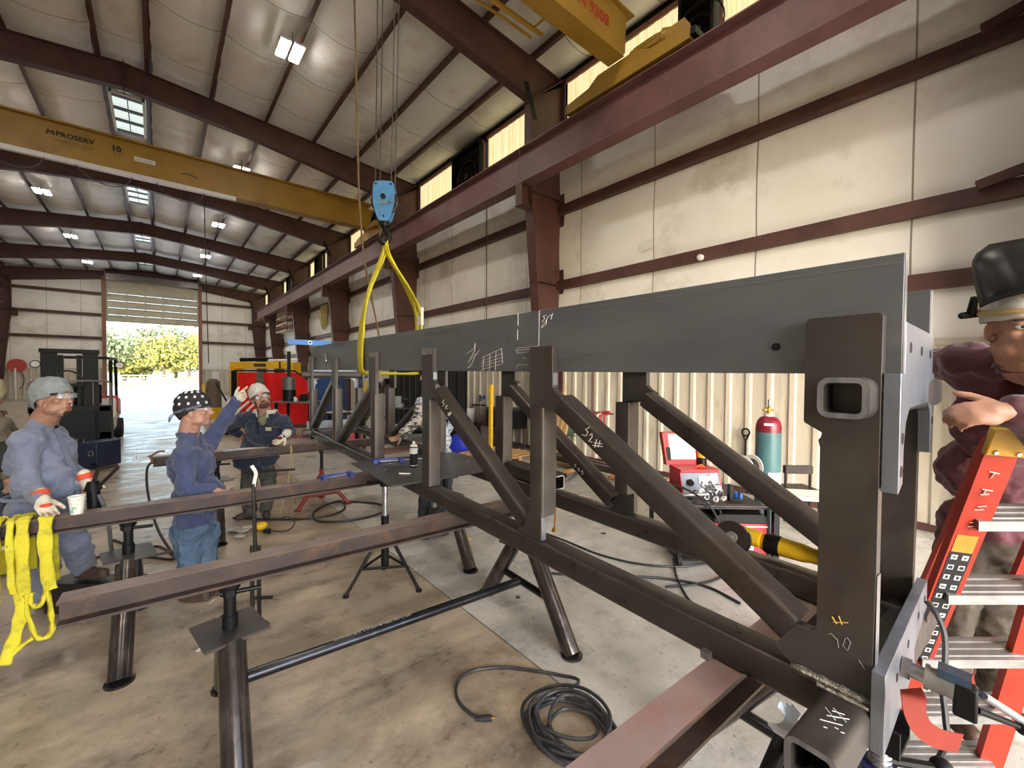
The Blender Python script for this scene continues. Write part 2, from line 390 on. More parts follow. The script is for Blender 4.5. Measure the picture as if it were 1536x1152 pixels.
# ---- walls
M_ins_r = mat_vinyl('vinyl_insulation_side', 'Y', 1.75)
M_ins_e = mat_vinyl('vinyl_insulation_end', 'X', 1.6)
M_ins_c = mat_vinyl('vinyl_insulation_roof', 'Y', 1.7)
M_liner = mat('ribbed_liner_panel', '#cfc7b6', '#c2b9a7', scale=2.5, rough=.55, c3='#a79d8b', scale3=4, stretch=(1,1,.25))
GZ = [2.98, 3.86, 5.53, 7.3]
def bulge(z, zs, a):
    for z0, z1 in zip(zs[:-1], zs[1:]):
        if z0 <= z <= z1:
            t = (z-z0)/(z1-z0); return a*math.sin(PI*t)**.6
    return 0
def wall_side(name, x, sgn, lo=2.25):
    zs = [lo]+GZ
    b = MB()
    b.grid(lambda s, t: (x-sgn*(.02+bulge(lo+(7.3-lo)*t, zs, .075)*(1-.35*math.exp(-(((Y0+(Y1-Y0)*s)/1.75 % 1-.5)*1.75/.12)**2))), Y0+(Y1-Y0)*s, lo+(7.3-lo)*t), 220, 48)
    w = b.build(name, M_ins_r, base=(x, 0, 0), kind='structure', ang=60)
    # ribbed liner below
    b = MB(); pts = []; y = Y0; p = .30
    while y < Y1-.01:
        pts += [(y, 0), (y+.10, 0), (y+.125, .03), (y+.185, .03), (y+.21, 0)]; y += p
    pts.append((Y1, 0))
    n = len(pts)
    vs = [(x-sgn*(.015+d), yy, z) for z in (0, lo+.04) for yy, d in pts]
    b.add(vs, [(i, i+1, n+i+1, n+i) for i in range(n-1)]); b.build('wall_panel_'+name[5:], M_liner, base=(x, 0, 0), kind='structure', fix=False)
    b = MB(); b.box((x-sgn*.07 if sgn > 0 else x, Y0, lo-.02), (x if sgn > 0 else x+.07, Y1, lo+.05)); b.build('trim_%d' % (1 if sgn > 0 else 2), M_liner, kind='structure')
    b = MB(); b.box((x-.05 if sgn > 0 else x, Y0, 0), (x if sgn > 0 else x+.05, Y1, .09)); b.build('baseboard_'+name[5:], M_frame, kind='structure')
wall_side('wall_right', XR, 1); wall_side('wall_left', XL, -1)
b = MB()    # outer skins so that no daylight leaks past the insulation
for x0, x1 in ((XR+.03, XR+.08), (XL-.08, XL-.03)): b.box((x0, Y0, 0), (x1, Y1, 7.28))
b.box((XL-.08, Y0, 7.28), (XL-.03, Y1, 8.9)); b.build('wall_outer', M_liner, base=(0,0,0), kind='structure')
# translucent eave panels; daylight is put in as the sheet's own glow
M_trans = bpy.data.materials.new('daylight_glow_panel'); M_trans.use_nodes = True
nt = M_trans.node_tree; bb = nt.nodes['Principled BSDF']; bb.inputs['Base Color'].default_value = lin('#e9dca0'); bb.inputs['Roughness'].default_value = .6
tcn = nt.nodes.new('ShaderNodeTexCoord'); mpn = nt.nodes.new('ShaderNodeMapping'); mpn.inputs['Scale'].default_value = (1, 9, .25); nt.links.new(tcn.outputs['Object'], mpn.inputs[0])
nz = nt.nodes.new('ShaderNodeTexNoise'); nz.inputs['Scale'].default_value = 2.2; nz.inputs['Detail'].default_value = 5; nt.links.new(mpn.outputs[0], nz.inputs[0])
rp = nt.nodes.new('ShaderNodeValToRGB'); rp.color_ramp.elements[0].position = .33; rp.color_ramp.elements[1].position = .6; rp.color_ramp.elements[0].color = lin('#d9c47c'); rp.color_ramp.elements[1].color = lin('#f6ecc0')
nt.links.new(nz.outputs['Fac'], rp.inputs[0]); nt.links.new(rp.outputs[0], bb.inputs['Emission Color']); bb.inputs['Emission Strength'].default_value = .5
wn = 0
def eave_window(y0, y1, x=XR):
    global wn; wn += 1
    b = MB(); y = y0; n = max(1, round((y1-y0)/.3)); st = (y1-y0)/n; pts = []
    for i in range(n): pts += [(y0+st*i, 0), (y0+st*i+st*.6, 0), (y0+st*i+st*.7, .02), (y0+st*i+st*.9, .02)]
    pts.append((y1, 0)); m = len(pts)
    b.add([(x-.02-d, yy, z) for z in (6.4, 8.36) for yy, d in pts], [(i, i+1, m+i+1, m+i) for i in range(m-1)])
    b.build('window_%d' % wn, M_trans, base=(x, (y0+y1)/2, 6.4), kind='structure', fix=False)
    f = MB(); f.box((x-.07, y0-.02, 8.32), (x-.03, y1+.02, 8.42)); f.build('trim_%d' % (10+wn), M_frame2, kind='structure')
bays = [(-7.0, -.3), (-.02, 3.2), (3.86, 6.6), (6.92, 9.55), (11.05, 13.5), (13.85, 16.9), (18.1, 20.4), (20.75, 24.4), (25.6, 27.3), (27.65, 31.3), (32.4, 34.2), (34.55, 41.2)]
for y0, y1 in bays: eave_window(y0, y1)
b = MB(); b.box((XR-.02, Y0, 6.35), (XR+.06, Y1, 6.4)); b.box((XR-.02, Y0, 8.4), (XR+.1, Y1, 8.75))
edges = [Y0]+[q for y in bays for q in y]+[Y1]
for i in range(0, len(edges)-1, 2):
    if edges[i+1]-edges[i] > .01: b.box((XR, edges[i], 6.4), (XR+.05, edges[i+1], 8.4))
b.build('wall_upper', M_black, base=(XR, 0, 0), kind='structure')
# black roof-edge fans in the gaps
def eave_fan(y0, y1, lab):
    t = thing('eave_exhaust_fan', lab, 'fan', (XR-.16, (y0+y1)/2, 6.7))
    b = MB(); b.box((XR-.3, y0+.03, 6.65), (XR, y0+.08, 8.3)); b.box((XR-.3, y1-.08, 6.65), (XR, y1-.03, 8.3)); b.box((XR-.3, y0+.08, 8.25), (XR, y1-.08, 8.3)); b.box((XR-.3, y0+.08, 6.65), (XR, y1-.08, 6.7)); b.build('housing', M_black, t)
    b = MB()
    for i in range(9): z = 6.8+i*.165; b.obox((XR-.14, (y0+y1)/2, z), (.06, 0, -.05), (0, (y1-y0)/2-.09, 0), (.004, 0, .005))
    b.build('louvre', M_black, t)
    b = MB(); b.torus((XR-.24, (y0+y1)/2, 7.5), (1,0,0), .45, .012, 24, 6); b.torus((XR-.24, (y0+y1)/2, 7.5), (1,0,0), .25, .008, 20, 6); b.cyl((XR-.27, (y0+y1)/2, 7.5), (XR-.1, (y0+y1)/2, 7.5), .09); b.build('guard', M_iron, t)
    b = MB(); b.tube([(XR-.2, y0-.05, 6.65), (XR-.2, y0-.05, 8.1), (XR-.2, y0+.02, 8.25), (XR-.2, y0+.2, 8.3)], .025, 8); b.build('conduit', M_frame2, t)
for i, (a, c) in enumerate([(3.2, 3.86), (9.55, 11.05), (16.9, 18.1), (24.4, 25.6), (31.3, 32.4)]):
    eave_fan(a, c, ['black louvred eave fan beside the yellow numbered crane girder', 'sooty black eave fan between two yellow translucent panels, above the hook block', 'black eave fan just past the second portal frame', 'black eave fan just past the third portal frame', 'smallest black eave fan, farthest along the side wall'][i])
# ---- roof lining with purlin valleys
PX = [-7.4, -6.15, -4.9, -3.65, -2.4, -1.0, -.1, 1.15, 2.4, 3.65, 4.9, 6.15]
xs_all = [XL]+PX+[XR]
def liner():
    b = MB(); cols = []
    for a, c in zip(xs_all[:-1], xs_all[1:]):
        for i in range(8): cols.append((a+(c-a)*i/8, i/8, c-a))
    cols.append((XR, 0, 1))
    ys = []
    for a, c in zip(BY[:-1], BY[1:]):
        for i in range(24): ys.append((a+(c-a)*i/24, i/24))
    ys.append((BY[-1], 0)); ys = [q for q in ys if q[0] >= Y0]
    vs = []
    for y, t in ys:
        for x, s, w in cols:
            e = .5+.5*min(1, min(t, 1-t)/.14)
            vs.append((x, y, roofz(x)-.01-(.02+.15*min(1, w)*math.sin(PI*s)**.8)*(.35+.65*math.sin(PI*min(1, max(0, t)))**.35)+(.006*math.sin(y*7+x*3))))
    n = len(cols)
    b.add(vs, [(j*n+i, j*n+i+1, (j+1)*n+i+1, (j+1)*n+i) for j in range(len(ys)-1) for i in range(n-1)])
    b.build('ceiling', M_ins_c, base=(0, 0, 0), kind='structure', fix=False, ang=70)
liner()
b = MB(); b.prism([(XL-.2, Y0-.1, roofz(XL)+.16), (RX, Y0-.1, roofz(RX)+.16), (XR+.2, Y0-.1, roofz(XR)+.16), (XR+.2, Y0-.1, roofz(XR)+.2), (RX, Y0-.1, roofz(RX)+.2), (XL-.2, Y0-.1, roofz(XL)+.2)], (0, Y1-Y0+.2, 0)); b.build('ceiling_roof_deck', M_liner, base=(0,0,0), kind='structure')
for i, x in enumerate(PX):
    z = rtop(x); b = MB(); d = 1 if x > RX else -1
    b.box((x-.006, Y0, z), (x+.006, Y1, z+.2)); b.box((min(x, x-d*.075), Y0, z), (max(x, x-d*.075), Y1, z+.008)); b.box((min(x, x+d*.075), Y0, z+.192), (max(x, x+d*.075), Y1, z+.2))
    k = sum(1 for q in PX if RX < q <= x) if d > 0 else sum(1 for q in PX if x <= q < RX)
    ordn = ['first', 'second', 'third', 'fourth', 'fifth', 'sixth'][k-1]
    tag(b.build('roof_purlin', M_frame), 'dark red-brown roof purlin, %s from the ridge %s' % (ordn, 'towards the translucent eave panels' if d > 0 else 'on the slope away from the eave panels'), 'purlin')
# roof light strips along the ridge
for i, (y0, y1) in enumerate([(14.9, 17.3), (21.8, 24.2), (28.7, 31.1), (35.6, 37.6)]):
    x0, x1, z = -.9, -.2, rtop(-.5)-.09
    t = thing('ridge_skylight', 'barred rectangular skylight at the roof ridge, %s' % ['largest, just above the lettered yellow girder', 'second along the row', 'third along the row', 'farthest, close to the big door'][i], 'skylight', ((x0+x1)/2, (y0+y1)/2, z))
    b = MB(); b.box((x0, y0, z-.03), (x0+.05, y1, z+.06)); b.box((x1-.05, y0, z-.03), (x1, y1, z+.06)); b.box((x0, y0, z-.03), (x1, y0+.05, z+.06)); b.box((x0, y1-.05, z-.03), (x1, y1, z+.06)); b.build('curb', M_vinyl or M_white, t)
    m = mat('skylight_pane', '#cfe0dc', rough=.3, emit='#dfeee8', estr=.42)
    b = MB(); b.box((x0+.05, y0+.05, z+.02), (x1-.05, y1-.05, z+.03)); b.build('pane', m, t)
    b = MB()
    for k in range(4): y = y0+.1+k*(y1-y0-.3)/3; b.box((x0+.05, y, z-.02), (x1-.05, y+.13, z+.015))
    b.box((-.56, y0+.05, z-.03), (-.54, y1-.05, z-.005)); b.build('guard_bars', M_iron, t)
# ---- portal frames
def colshape(sg, y):
    """tapered column; sg +1 on the right wall"""
    X = (lambda a: a) if sg > 0 else (lambda a: 2*RX-a+.05)
    b = MB(); ob = 7.04
    pf = [(6.6, 0), (6.06, 5.75), (6.06, 7.62), (6.9, 8.38), (ob, 8.38), (ob, 0)]
    b.prism([(X(x), y-.005, z) for x, z in pf], (0, .01, 0))
    for p, q in ((pf[0], pf[1]), (pf[1], pf[2])):
        b.prism([(X(p[0]), y-.125, p[1]), (X(p[0]-.016), y-.125, p[1]), (X(q[0]-.016), y-.125, q[1]), (X(q[0]), y-.125, q[1])], (0, .25, 0))
    b.box((min(X(ob-.016), X(ob)), y-.125, 0), (max(X(ob-.016), X(ob)), y+.125, 8.38))
    b.obox((X(6.52), y, 8.0), ((.5)*sg, 0, .42), (0, .125, 0), (-.006*sg, 0, .007))         # knee end plates
    b.box((min(X(6.06), X(ob)), y-.12, 5.72), (max(X(6.06), X(ob)), y+.12, 5.74)); b.box((min(X(6.2), X(ob)), y-.12, 3.84), (max(X(6.2), X(ob)), y+.12, 3.852))
    return b
def rafshape(y):
    b = MB()
    top = lambda x: rtop(x)-.002
    bot = lambda x: 8.5-(abs(x-RX)*.0905 if abs(x-RX) < 2.5 else .226+(abs(x-RX)-2.5)*.158)
    xs = [-7.1, -5, -3.05, RX, 1.95, 4, 6.03]
    lo = [(x, bot(x)) for x in xs]; hi = [(x, top(x)) for x in (7.0, RX, -8.05)]
    b.prism([(x, y-.005, z) for x, z in lo+[(7.0, 8.3)]+hi+[(-8.05, 8.3)]], (0, .01, 0))
    for (x0, z0), (x1, z1) in zip(lo[:-1], lo[1:]): b.prism([(x0, y-.1, z0), (x1, y-.1, z1), (x1, y-.1, z1-.014), (x0, y-.1, z0-.014)], (0, .2, 0))
    for (x0, z0), (x1, z1) in zip(hi[:-1], hi[1:]): b.prism([(x0, y-.1, z0), (x1, y-.1, z1), (x1, y-.1, z1-.014), (x0, y-.1, z0-.014)], (0, .2, 0))
    for dx in (-.018, .006): b.box((RX+dx, y-.12, 8.42), (RX+dx+.012, y+.12, 9.1))          # ridge splice
    return b
fl = [None, None, 'with scuffed knee, next to the numbered yellow crane', 'crossing just behind the blue hook block', 'third from the camera, past the far yellow crane girder', 'fourth from the camera', 'fifth from the camera, second before the end wall', 'standing against the end wall']
for i, y in enumerate(BY):
    if y < -1: continue
    lab = 'red-oxide steel portal frame '+(fl[i] or 'at the near edge of the view, above the ladder')
    t = thing('portal_frame', lab, 'frame', (RX, y if i < 7 else y-.15, 0))
    yy = y if i < 7 else y-.15
    colshape(1, yy).build('column', M_frame, t); colshape(-1, yy).build('column', M_frame, t); rafshape(yy).build('rafter', M_frame, t)
    for sg in (1, -1):
        X = (lambda a: a) if sg > 0 else (lambda a: 2*RX-a+.05)
        b = MB(); b.box((min(X(5.78), X(6.06)), yy-.12, 5.36), (max(X(5.78), X(6.06)), yy+.12, 5.375)); b.box((min(X(5.78), X(6.06)), yy-.12, 5.795), (max(X(5.78), X(6.06)), yy+.12, 5.81)); b.box((min(X(5.8), X(6.06)), yy-.005, 5.37), (max(X(5.8), X(6.06)), yy+.005, 5.8))
        b.box((min(X(5.79), X(5.8)), yy-.1, 5.37), (max(X(5.79), X(5.8)), yy+.1, 5.8)); b.build('corbel', M_frame, t)
    b = MB(); b.obox((5.98, yy-.14, 7.52), (.13, 0, -.33), (0, .01, 0), (.05, 0, .02)); b.build('flange_brace', M_black, t)
    b = MB(); b.prism([(6.08, yy-.13, 5.86), (7.0, yy-.13, 5.86), (7.0, yy-.13, 8.3), (6.9, yy-.13, 8.3), (6.08, yy-.13, 7.6)], (0, .004, 0))
# ---- girts
def girt(p0, p1, lab):
    p0, p1 = V(p0), V(p1); b = MB(); d = (p1-p0); n = V((d.y, -d.x, 0)).normalized()     # n points indoors
    if n.dot(V((RX, 20, 0))-p0) < 0: n = -n
    up = V((0,0,1)); L_ = [(0, 0), (.15, 0), (.15, .19), (.135, .19), (.135, .012), (.012, .012), (.012, .19), (0, .19)]
    b.loft([[q+n*a+up*(c-.10) for a, c in L_] for q in (p0, p1)])
    tag(b.build('wall_girt', M_frame), lab, 'girt')
for z, w in ((2.98, 'lowest'), (3.86, 'middle'), (5.53, 'highest')): girt((XR-.02, Y0, z), (XR-.02, Y1, z), 'long dark steel girt, the %s along the insulated side wall' % w)
for z in (2.98, 3.86, 5.53): girt((XL+.02, Y0, z), (XL+.02, Y1, z), 'long steel girt at %s height on the far-left side wall' % {2.98: 'low', 3.86: 'middle', 5.53: 'high'}[z])
# slanting girt braces near the corner of the nearest bay
for z in (3.86, 5.53):
    b = MB(); b.obox((6.88, -.02, z+.16), (.02, -.36, .09), (.03, .004, 0), (0, .012, .05)); tag(b.build('girt_brace', M_frame), 'short slanting brace on the %s girt above the welder in maroon' % ('middle' if z < 5 else 'highest'), 'brace')
# ---- end wall with roll-up door
DX0, DX1, DH = -2.75, 2.45, 5.35
YE = Y1
def wall_end(name, x0, x1):
    lo = 2.05; zs = [lo, 4.15, 5.78, 7.25, 9.4]
    b = MB(); b.grid(lambda s, t: (x0+(x1-x0)*s, YE-.03-bulge(lo+(9.3-lo)*t, zs, .09), lo+(min(9.3, roofz(x0+(x1-x0)*s))-lo)*t), 30, 40); b.build(name, M_ins_e, base=(0, YE, 0), kind='structure', ang=60)
    b = MB(); pts = []; x = x0
    while x < x1-.31: pts += [(x, 0), (x+.16, 0), (x+.19, .045), (x+.25, .045), (x+.28, 0)]; x += .3
    pts.append((x1, 0)); n = len(pts)
    b.add([(xx, YE-.02-d, z) for z in (0, lo) for xx, d in pts], [(i, i+1, n+i+1, n+i) for i in range(n-1)]); b.build('wall_panel_'+name[5:], M_liner, base=(0, YE, 0), kind='structure', fix=False)
wall_end('wall_end_left', XL, DX0-.2); wall_end('wall_end_right', DX1+.2, XR)
b = MB(); b.box((XL, YE+.02, 0), (DX0-.05, YE+.07, 9.2)); b.box((DX1+.05, YE+.02, 0), (XR, YE+.07, 9.2)); b.box((DX0-.05, YE+.02, DH+2.5), (DX1+.05, YE+.07, 9.3)); b.build('wall_end_outer', M_liner, base=(0, YE, 0), kind='structure')
t_ = []
for x in (DX0-.12, DX1+.12):
    b = MB(); b.hbeam((x, YE-.16, 0), (x, YE-.16, 8.5), .28, .2, up=(0,1,0)); o = b.build('trim_%d' % (3 if x < 0 else 4), M_frame2, kind='structure')
for z, k in ((4.15, 'lowest'), (5.78, 'middle'), (7.25, 'highest')):
    girt((XL, YE-.05, z), (DX0-.2, YE-.05, z), '%s red-brown girt on the end wall, on the forklift side of the big door' % k)
    girt((DX1+.2, YE-.05, z), (XR, YE-.05, z), '%s red-brown girt on the end wall, on the red screen side of the big door' % k)
M_slat = mat('roll_up_door', '#c9c3ae', '#bcb6a0', scale=4, rough=.5, c3='#aaa48e')
dr = MB(); z = DH; secs = []
for i in range(6):
    secs.append((z, z+.5)); z += .5
for a, c in secs: dr.box((DX0, YE-.1, a+.006), (DX1, YE-.06, c-.006))
door = dr.build('door_1', M_slat, base=(0, YE-.08, DH), kind='structure')
b = MB()
for i in range(6): x = DX0+.05+i*(DX1-DX0-.1)/5; b.box((x-.045, YE-.15, DH+.02), (x+.045, YE-.1, z-.02))
for a, c in secs: b.box((DX0+.02, YE-.16, a+.0), (DX1-.02, YE-.1, a+.07)); b.box((DX0+.02, YE-.16, c-.09), (DX1-.02, YE-.1, c-.03))
b.build('stiffener', M_slat, door)
b = MB()      # sections already rolled back under the roof
for i in range(5): b.box((DX0+.05, YE-.55-i*.09, z-.1+i*.075), (DX1-.05, YE-.5-i*.09, z-.04+i*.075))
for x in (DX0-.02, DX1+.02): b.tube([(x, YE-.2, 0.1), (x, YE-.2, z-.2), (x, YE-.4, z+.15), (x, YE-.9, z+.55)], .035, 8)
b.build('door_track', M_alu, door)
b = MB(); b.box((DX0-.05, YE-.13, z), (DX1+.05, YE-.03, 9.25)); b.build('trim_5', M_frame, kind='structure')
# near end of the shop, behind the camera: a tall open doorway
b = MB(); b.box((XL, Y0-.1, 0), (-3.0, Y0, 9.2)); b.box((5.5, Y0-.1, 0), (XR+.1, Y0, 9.2)); b.box((-3.0, Y0-.1, 5.6), (5.5, Y0, 9.4)); b.build('wall_back', M_ins_e, base=(0, Y0, 0), kind='structure')
# ---- crane runway beams
def runway(sg, lab):
    X = 5.95 if sg > 0 else 2*RX-5.95+.05
    t = thing('crane_runway_beam', lab, 'beam', (X, 15, 5.82))
    b = MB(); b.hbeam((X, Y0+.1, 6.18), (X, 38.0, 6.18), .72, .3, .02, .012); b.build('beam', M_crb, t)
    b = MB(); b.hbeam((X, Y0+.1, 6.585), (X, 38.0, 6.585), .09, .08, .022, .016); b.build('rail', M_frame, t)
    b = MB(); y = .6
    while y < 37.8:
        b.box((X-.1, y, 6.54), (X-.04, y+.05, 6.565)); b.box((X+.04, y, 6.54), (X+.1, y+.05, 6.565)); y += .75
    b.build('rail_clips', M_frame, t)
    if sg > 0:
        b = MB()
        for y in BY[2:7]: b.box((X-.155, y-.012, 5.83), (X-.145, y+.012, 6.5))
        b.build('splice', M_frame2, t)
runway(1, 'long red-brown crane runway beam along the right-hand columns, running towards the end wall')
runway(-1, 'red-brown crane runway beam on the far-left columns, end visible beside the end wall')
# ---- lamps
M_led = mat('led_panel', '#ffffff', emit='#fff8ee', estr=70)
def highbay(x, y, lab, z=8.62):
    t = thing('high_bay_light', lab, 'light', (x, y, z), 'LED high bay lamps under the roof')
    b = MB()
    for sx in (-1, 1): b.box((x+sx*.13-.1, y-.3, z-.0), (x+sx*.13+.1, y+.3, z+.05))
    b.build('housing', M_white, t)
    for sx in (-1, 1):
        b = MB(); b.box((x+sx*.13-.085, y-.28, z-.022), (x+sx*.13+.085, y+.28, z-.001)); b.build('diffuser', M_led, t)
    for dy in (-.2, .2): b = MB(); b.tube([(x, y+dy, z+.05), (x, y+dy, z+.28)], .006, 6); b.build('hanger', M_iron, t)
lr = ['directly above the camera end', 'just past the welder overhead', 'largest glowing pair, above the truss', 'glinting above the far yellow crane girder', 'past the second rafter', 'past the third rafter', 'closest to the end wall']
for i, y in enumerate((-3.7, 3.15, 10.0, 16.9, 23.8, 30.7, 37.2)):
    highbay(2.2, y, 'white LED high bay lamp on the eave-panel slope, '+lr[i]); highbay(-3.3, y, 'white LED high bay lamp on the forklift slope, '+lr[i])
EXPO = 1.0
# ------------------------------------------------------------------ the truss (frame: u across, v along, z up)
tr = thing('steel_truss', 'dark unpainted box truss with deep plate girder top, welded posts and sloping braces, resting on the sawhorse beams', 'truss', T(1.7, 3.4, .93))
tr['label'] = 'long dark unpainted box truss with deep plate girder top, resting on the steel sawhorses'
ZC0, ZC1 = .932, 1.037
ptop = lambda v: 2.146+.012*v
pbot = lambda v: 1.857+.005*v
for u in (1.3855, 2.0325):
    MB(TM).rhs((u, .285, (ZC0+ZC1)/2), (u, 6.72, (ZC0+ZC1)/2), .105, ZC1-ZC0, .01, r=.018).build('lower_chord', M_steel_d, tr)
for u0, u1, v0 in ((1.367, 1.392, .253), (2.026, 2.051, .305)):
    b = MB(TM); b.prism([(u0, v0, pbot(v0)), (u0, 6.72, pbot(6.72)), (u0, 6.72, ptop(6.72)), (u0, v0, ptop(v0))], (u1-u0, 0, 0)); b.build('web_plate', M_plate, tr, bevel=.002)
    b = MB(TM); b.prism([(u0+.001, v0-.0012, pbot(v0)+.002), (u1-.001, v0-.0012, pbot(v0)+.002), (u1-.001, v0-.0012, ptop(v0)-.002), (u0+.001, v0-.0012, ptop(v0)-.002)], (0, .001, 0)); b.build('cut_edge', M_ground_lit, tr)
GT = .033                                                      # gusset thickness
def arc(cx, cz, r, a0, a1, n=5): return [(cx+r*math.cos(math.radians(a0+(a1-a0)*i/n)), cz+r*math.sin(math.radians(a0+(a1-a0)*i/n))) for i in range(n+1)]
def gusset(poly, u0, name='gusset', m=None):
    b = MB(TM); b.prism([(u0, v, z) for v, z in poly], (GT, 0, 0)); return b.build(name, m or M_steel, tr, bevel=.002)
def post(v0, v1, z0, z1, uo, side):                            # uo: outer face, side +1 grows inward
    uc = uo+side*.05
    b = MB(TM); b.rhs((uc, (v0+v1)/2, z0), (uc, (v0+v1)/2, z1), .1, v1-v0, .008, up=(0,1,0), r=.014); return b.build('post', M_steel, tr)
def diag(pa, pb, uo, side):
    uc = uo+side*.05; b = MB(TM); d = V((0, pb[0]-pa[0], pb[1]-pa[1])).normalized(); up = V((1,0,0)).cross(d)
    b.rhs((uc, *pa), (uc, *pb), .1, .09, .008, up=up, r=.016); return b.build('brace', M_steel_d, tr)
LTG = {}
for side, uo in ((1, 1.333), (-1, 2.085)):
    g0 = uo if side > 0 else uo-GT
    dv = 0 if side > 0 else .02
    # post 4 and the brace running down to the near end
    gusset([(1.631, 1.986), (1.467, 1.984), (1.462, 1.79), (1.445, 1.772), (1.40, 1.745), (1.452, 1.672)]+arc(1.505, 1.692, .018, 270, 120, 5)[1:-1]+[(1.525, 1.690), (1.631, 1.690)], g0)
    post(1.53, 1.632, 1.16, 1.69, uo, side); diag((1.44, 1.716), (.47, 1.134), uo, side)
    gusset([(1.72, 1.04), (1.645, 1.145), (1.632, 1.16), (1.535, 1.16), (1.535, 1.04)], g0)
    diag((2.70, 1.728), (1.665, 1.086), uo, side)
    # post 3
    gusset([(2.88, 2.03), (2.70, 2.03), (2.695, 1.80), (2.66, 1.775), (2.65, 1.69), (2.72, 1.66)]+arc(2.745, 1.672, .016, 250, 100, 4)[1:-1]+[(2.758, 1.67), (2.88, 1.67)], g0)
    post(2.758, 2.88, 1.04, 1.67, uo, side)
    # post 2, 1, 0 and the braces of the far half
    gusset([(4.06, 2.045), (3.87, 2.045), (3.87, 1.66), (3.98, 1.65), (4.06, 1.74)], g0); post(3.90, 4.02, 1.04, 1.66, uo, side)
    diag((3.985, 1.728), (5.16, 1.08), uo, side)
    gusset([(5.43, 2.03), (5.25, 2.03), (5.25, 1.66), (5.38, 1.66), (5.45, 1.73), (5.43, 1.80)], g0); p1 = post(5.29, 5.41, 1.04, 1.66, uo, side)
    diag((5.43, 1.742), (6.56, 1.09), uo, side)
    gusset([(6.72, 2.07), (6.53, 2.07), (6.53, 1.62), (6.72, 1.62)], g0); post(6.57, 6.69, 1.04, 1.62, uo, side)
    # heavy end gusset with a shoulder round the stub tube
    d5 = 0 if side > 0 else .05
    poly = [(.283, 2.0), (.283, 1.36), (.286, 1.038), (.452, 1.038), (.505, 1.075), (.452, 1.160)]+arc(.424, 1.178, .02, 300, 180, 4)[1:]+[(.406, 1.66)]+arc(.43, 1.70, .028, 250, 180, 3)[1:]+arc(.432, 1.73, .013, 300, 360, 2)[1:]+[(.445, 1.99)]+arc(.432, 1.994, .012, 0, 90, 3)+arc(.295, 1.994, .012, 90, 180, 3)[:-1]
    gusset([(v+d5*(1 if v < .3 else 1), z) for v, z in poly], g0, 'end_gusset')
    b = MB(TM); u = uo-.0012*side; pts = [(u, .455-.018*i*(1), 1.041+.003*math.sin(i*2.6)) for i in range(10)]
    b.tube([(uo-.004*side, .46-.0175*i, 1.043) for i in range(11)], [.006]+[.0105+.002*math.sin(i*2.4) for i in range(9)]+[.006], 8); b.build('weld_bead', M_weld, tr)
# cross tubes at both ends, top and bottom; their open ends stick out towards the camera
b = MB(TM)
def cross(u0, v, z, w=.1, h=.1, m=None):
    return MB(TM).rhs((u0, v, z), (2.15, v, z), w, h, .014, r=.026, k=4).build('cross_tube', m or M_steel, tr)
cross(1.262, .341, 1.797, .105, .102); cross(1.086, .335, .978, .105, .105); cross(1.23, 6.62, 1.82, .1, .09); cross(1.23, 6.62, .985, .1, .1)
def ring(u, v, z, w, h):      # ground end face
    return MB(TM).rhs((u-.0012, v, z), (u+.0005, v, z), w-.002, h-.002, .013, r=.025, k=4).build('ground_end', M_ground_lit, tr)
ring(1.262, .341, 1.797, .105, .102); ring(1.086, .335, .978, .105, .105)
MB(TM).cyl((1.13, .335, .925), (1.3, .335, .945), .03, .03, 16).build('plug_pipe', M_pipe, tr)
b = MB(TM); b.tube([(1.318, .285+.011*i, 1.032) for i in range(11)], .006, 6); b.tube([(1.325, .276, 1.0-.008*i) for i in range(8)], [.006+.002*(i % 2) for i in range(8)], 6); b.build('weld_bead', M_weld, tr)
# end plates, slightly out of square
def ep(poly, v0, v1, sk0, name, m):
    b = MB(TM); S_ = lambda u: sk0*(u-1.333)/.75
    n = len(poly); A = [(u, v0+S_(u), z) for u, z in poly]; B = [(u, v1+S_(u), z) for u, z in poly]
    b.add(A+B, [tuple(range(n)), tuple(range(2*n-1, n-1, -1))]+[(i, n+i, n+(i+1) % n, (i+1) % n) for i in range(n)]); return b.build(name, m, tr, bevel=.0015)
M_endpl = mat('machined_end_plate', '#9aa0ab', '#868c97', scale=14, rough=.34, metal=.7, stretch=(1, 1, .15), c3='#7a7c80', scale3=3)
apoly = [(1.392, 1.985), (1.392, 1.858), (1.333, 1.858), (1.333, 1.57), (1.40, 1.585), (1.405, 1.68), (1.43, 1.735), (1.49, 1.768), (1.92, 1.768), (1.99, 1.735), (2.012, 1.68), (2.018, 1.59), (2.085, 1.58), (2.085, 1.862), (2.026, 1.862), (2.026, 1.992)]
ep(apoly, .247, .279, .053, 'end_plate', M_endpl)
ep([(1.312, 1.135), (2.06, 1.135), (2.06, .936), (1.312, .936)], .257, .284, .042, 'end_plate', M_endpl)
ep([(1.333, 1.985), (1.333, 1.57), (1.42, 1.57), (1.43, 1.72), (1.49, 1.768), (1.92, 1.768), (1.99, 1.72), (2.0, 1.57), (2.085, 1.57), (2.085, 1.985)], 6.735, 6.765, 0, 'end_plate', M_endpl)
ep([(1.312, 1.135), (2.06, 1.135), (2.06, .936), (1.312, .936)], 6.735, 6.76, 0, 'end_plate', M_endpl)
def hole(u, z, v, r=.014, sk=.053):
    vv = v+sk*(u-1.333)/.75; b = MB(TM); b.cyl((u, vv-.0012, z), (u, vv+.004, z), r, r, 14); return b.build('bolt_hole', M_black, tr)
for u, z in ((1.47, 1.925), (1.70, 1.925), (1.93, 1.925), (1.37, 1.70), (1.365, 1.62), (2.05, 1.70)): hole(u, z, .247)
for u, z in ((1.47, 1.06), (1.65, 1.075), (1.85, 1.085), (1.99, 1.09)): hole(u, z, .257, .012, .042)
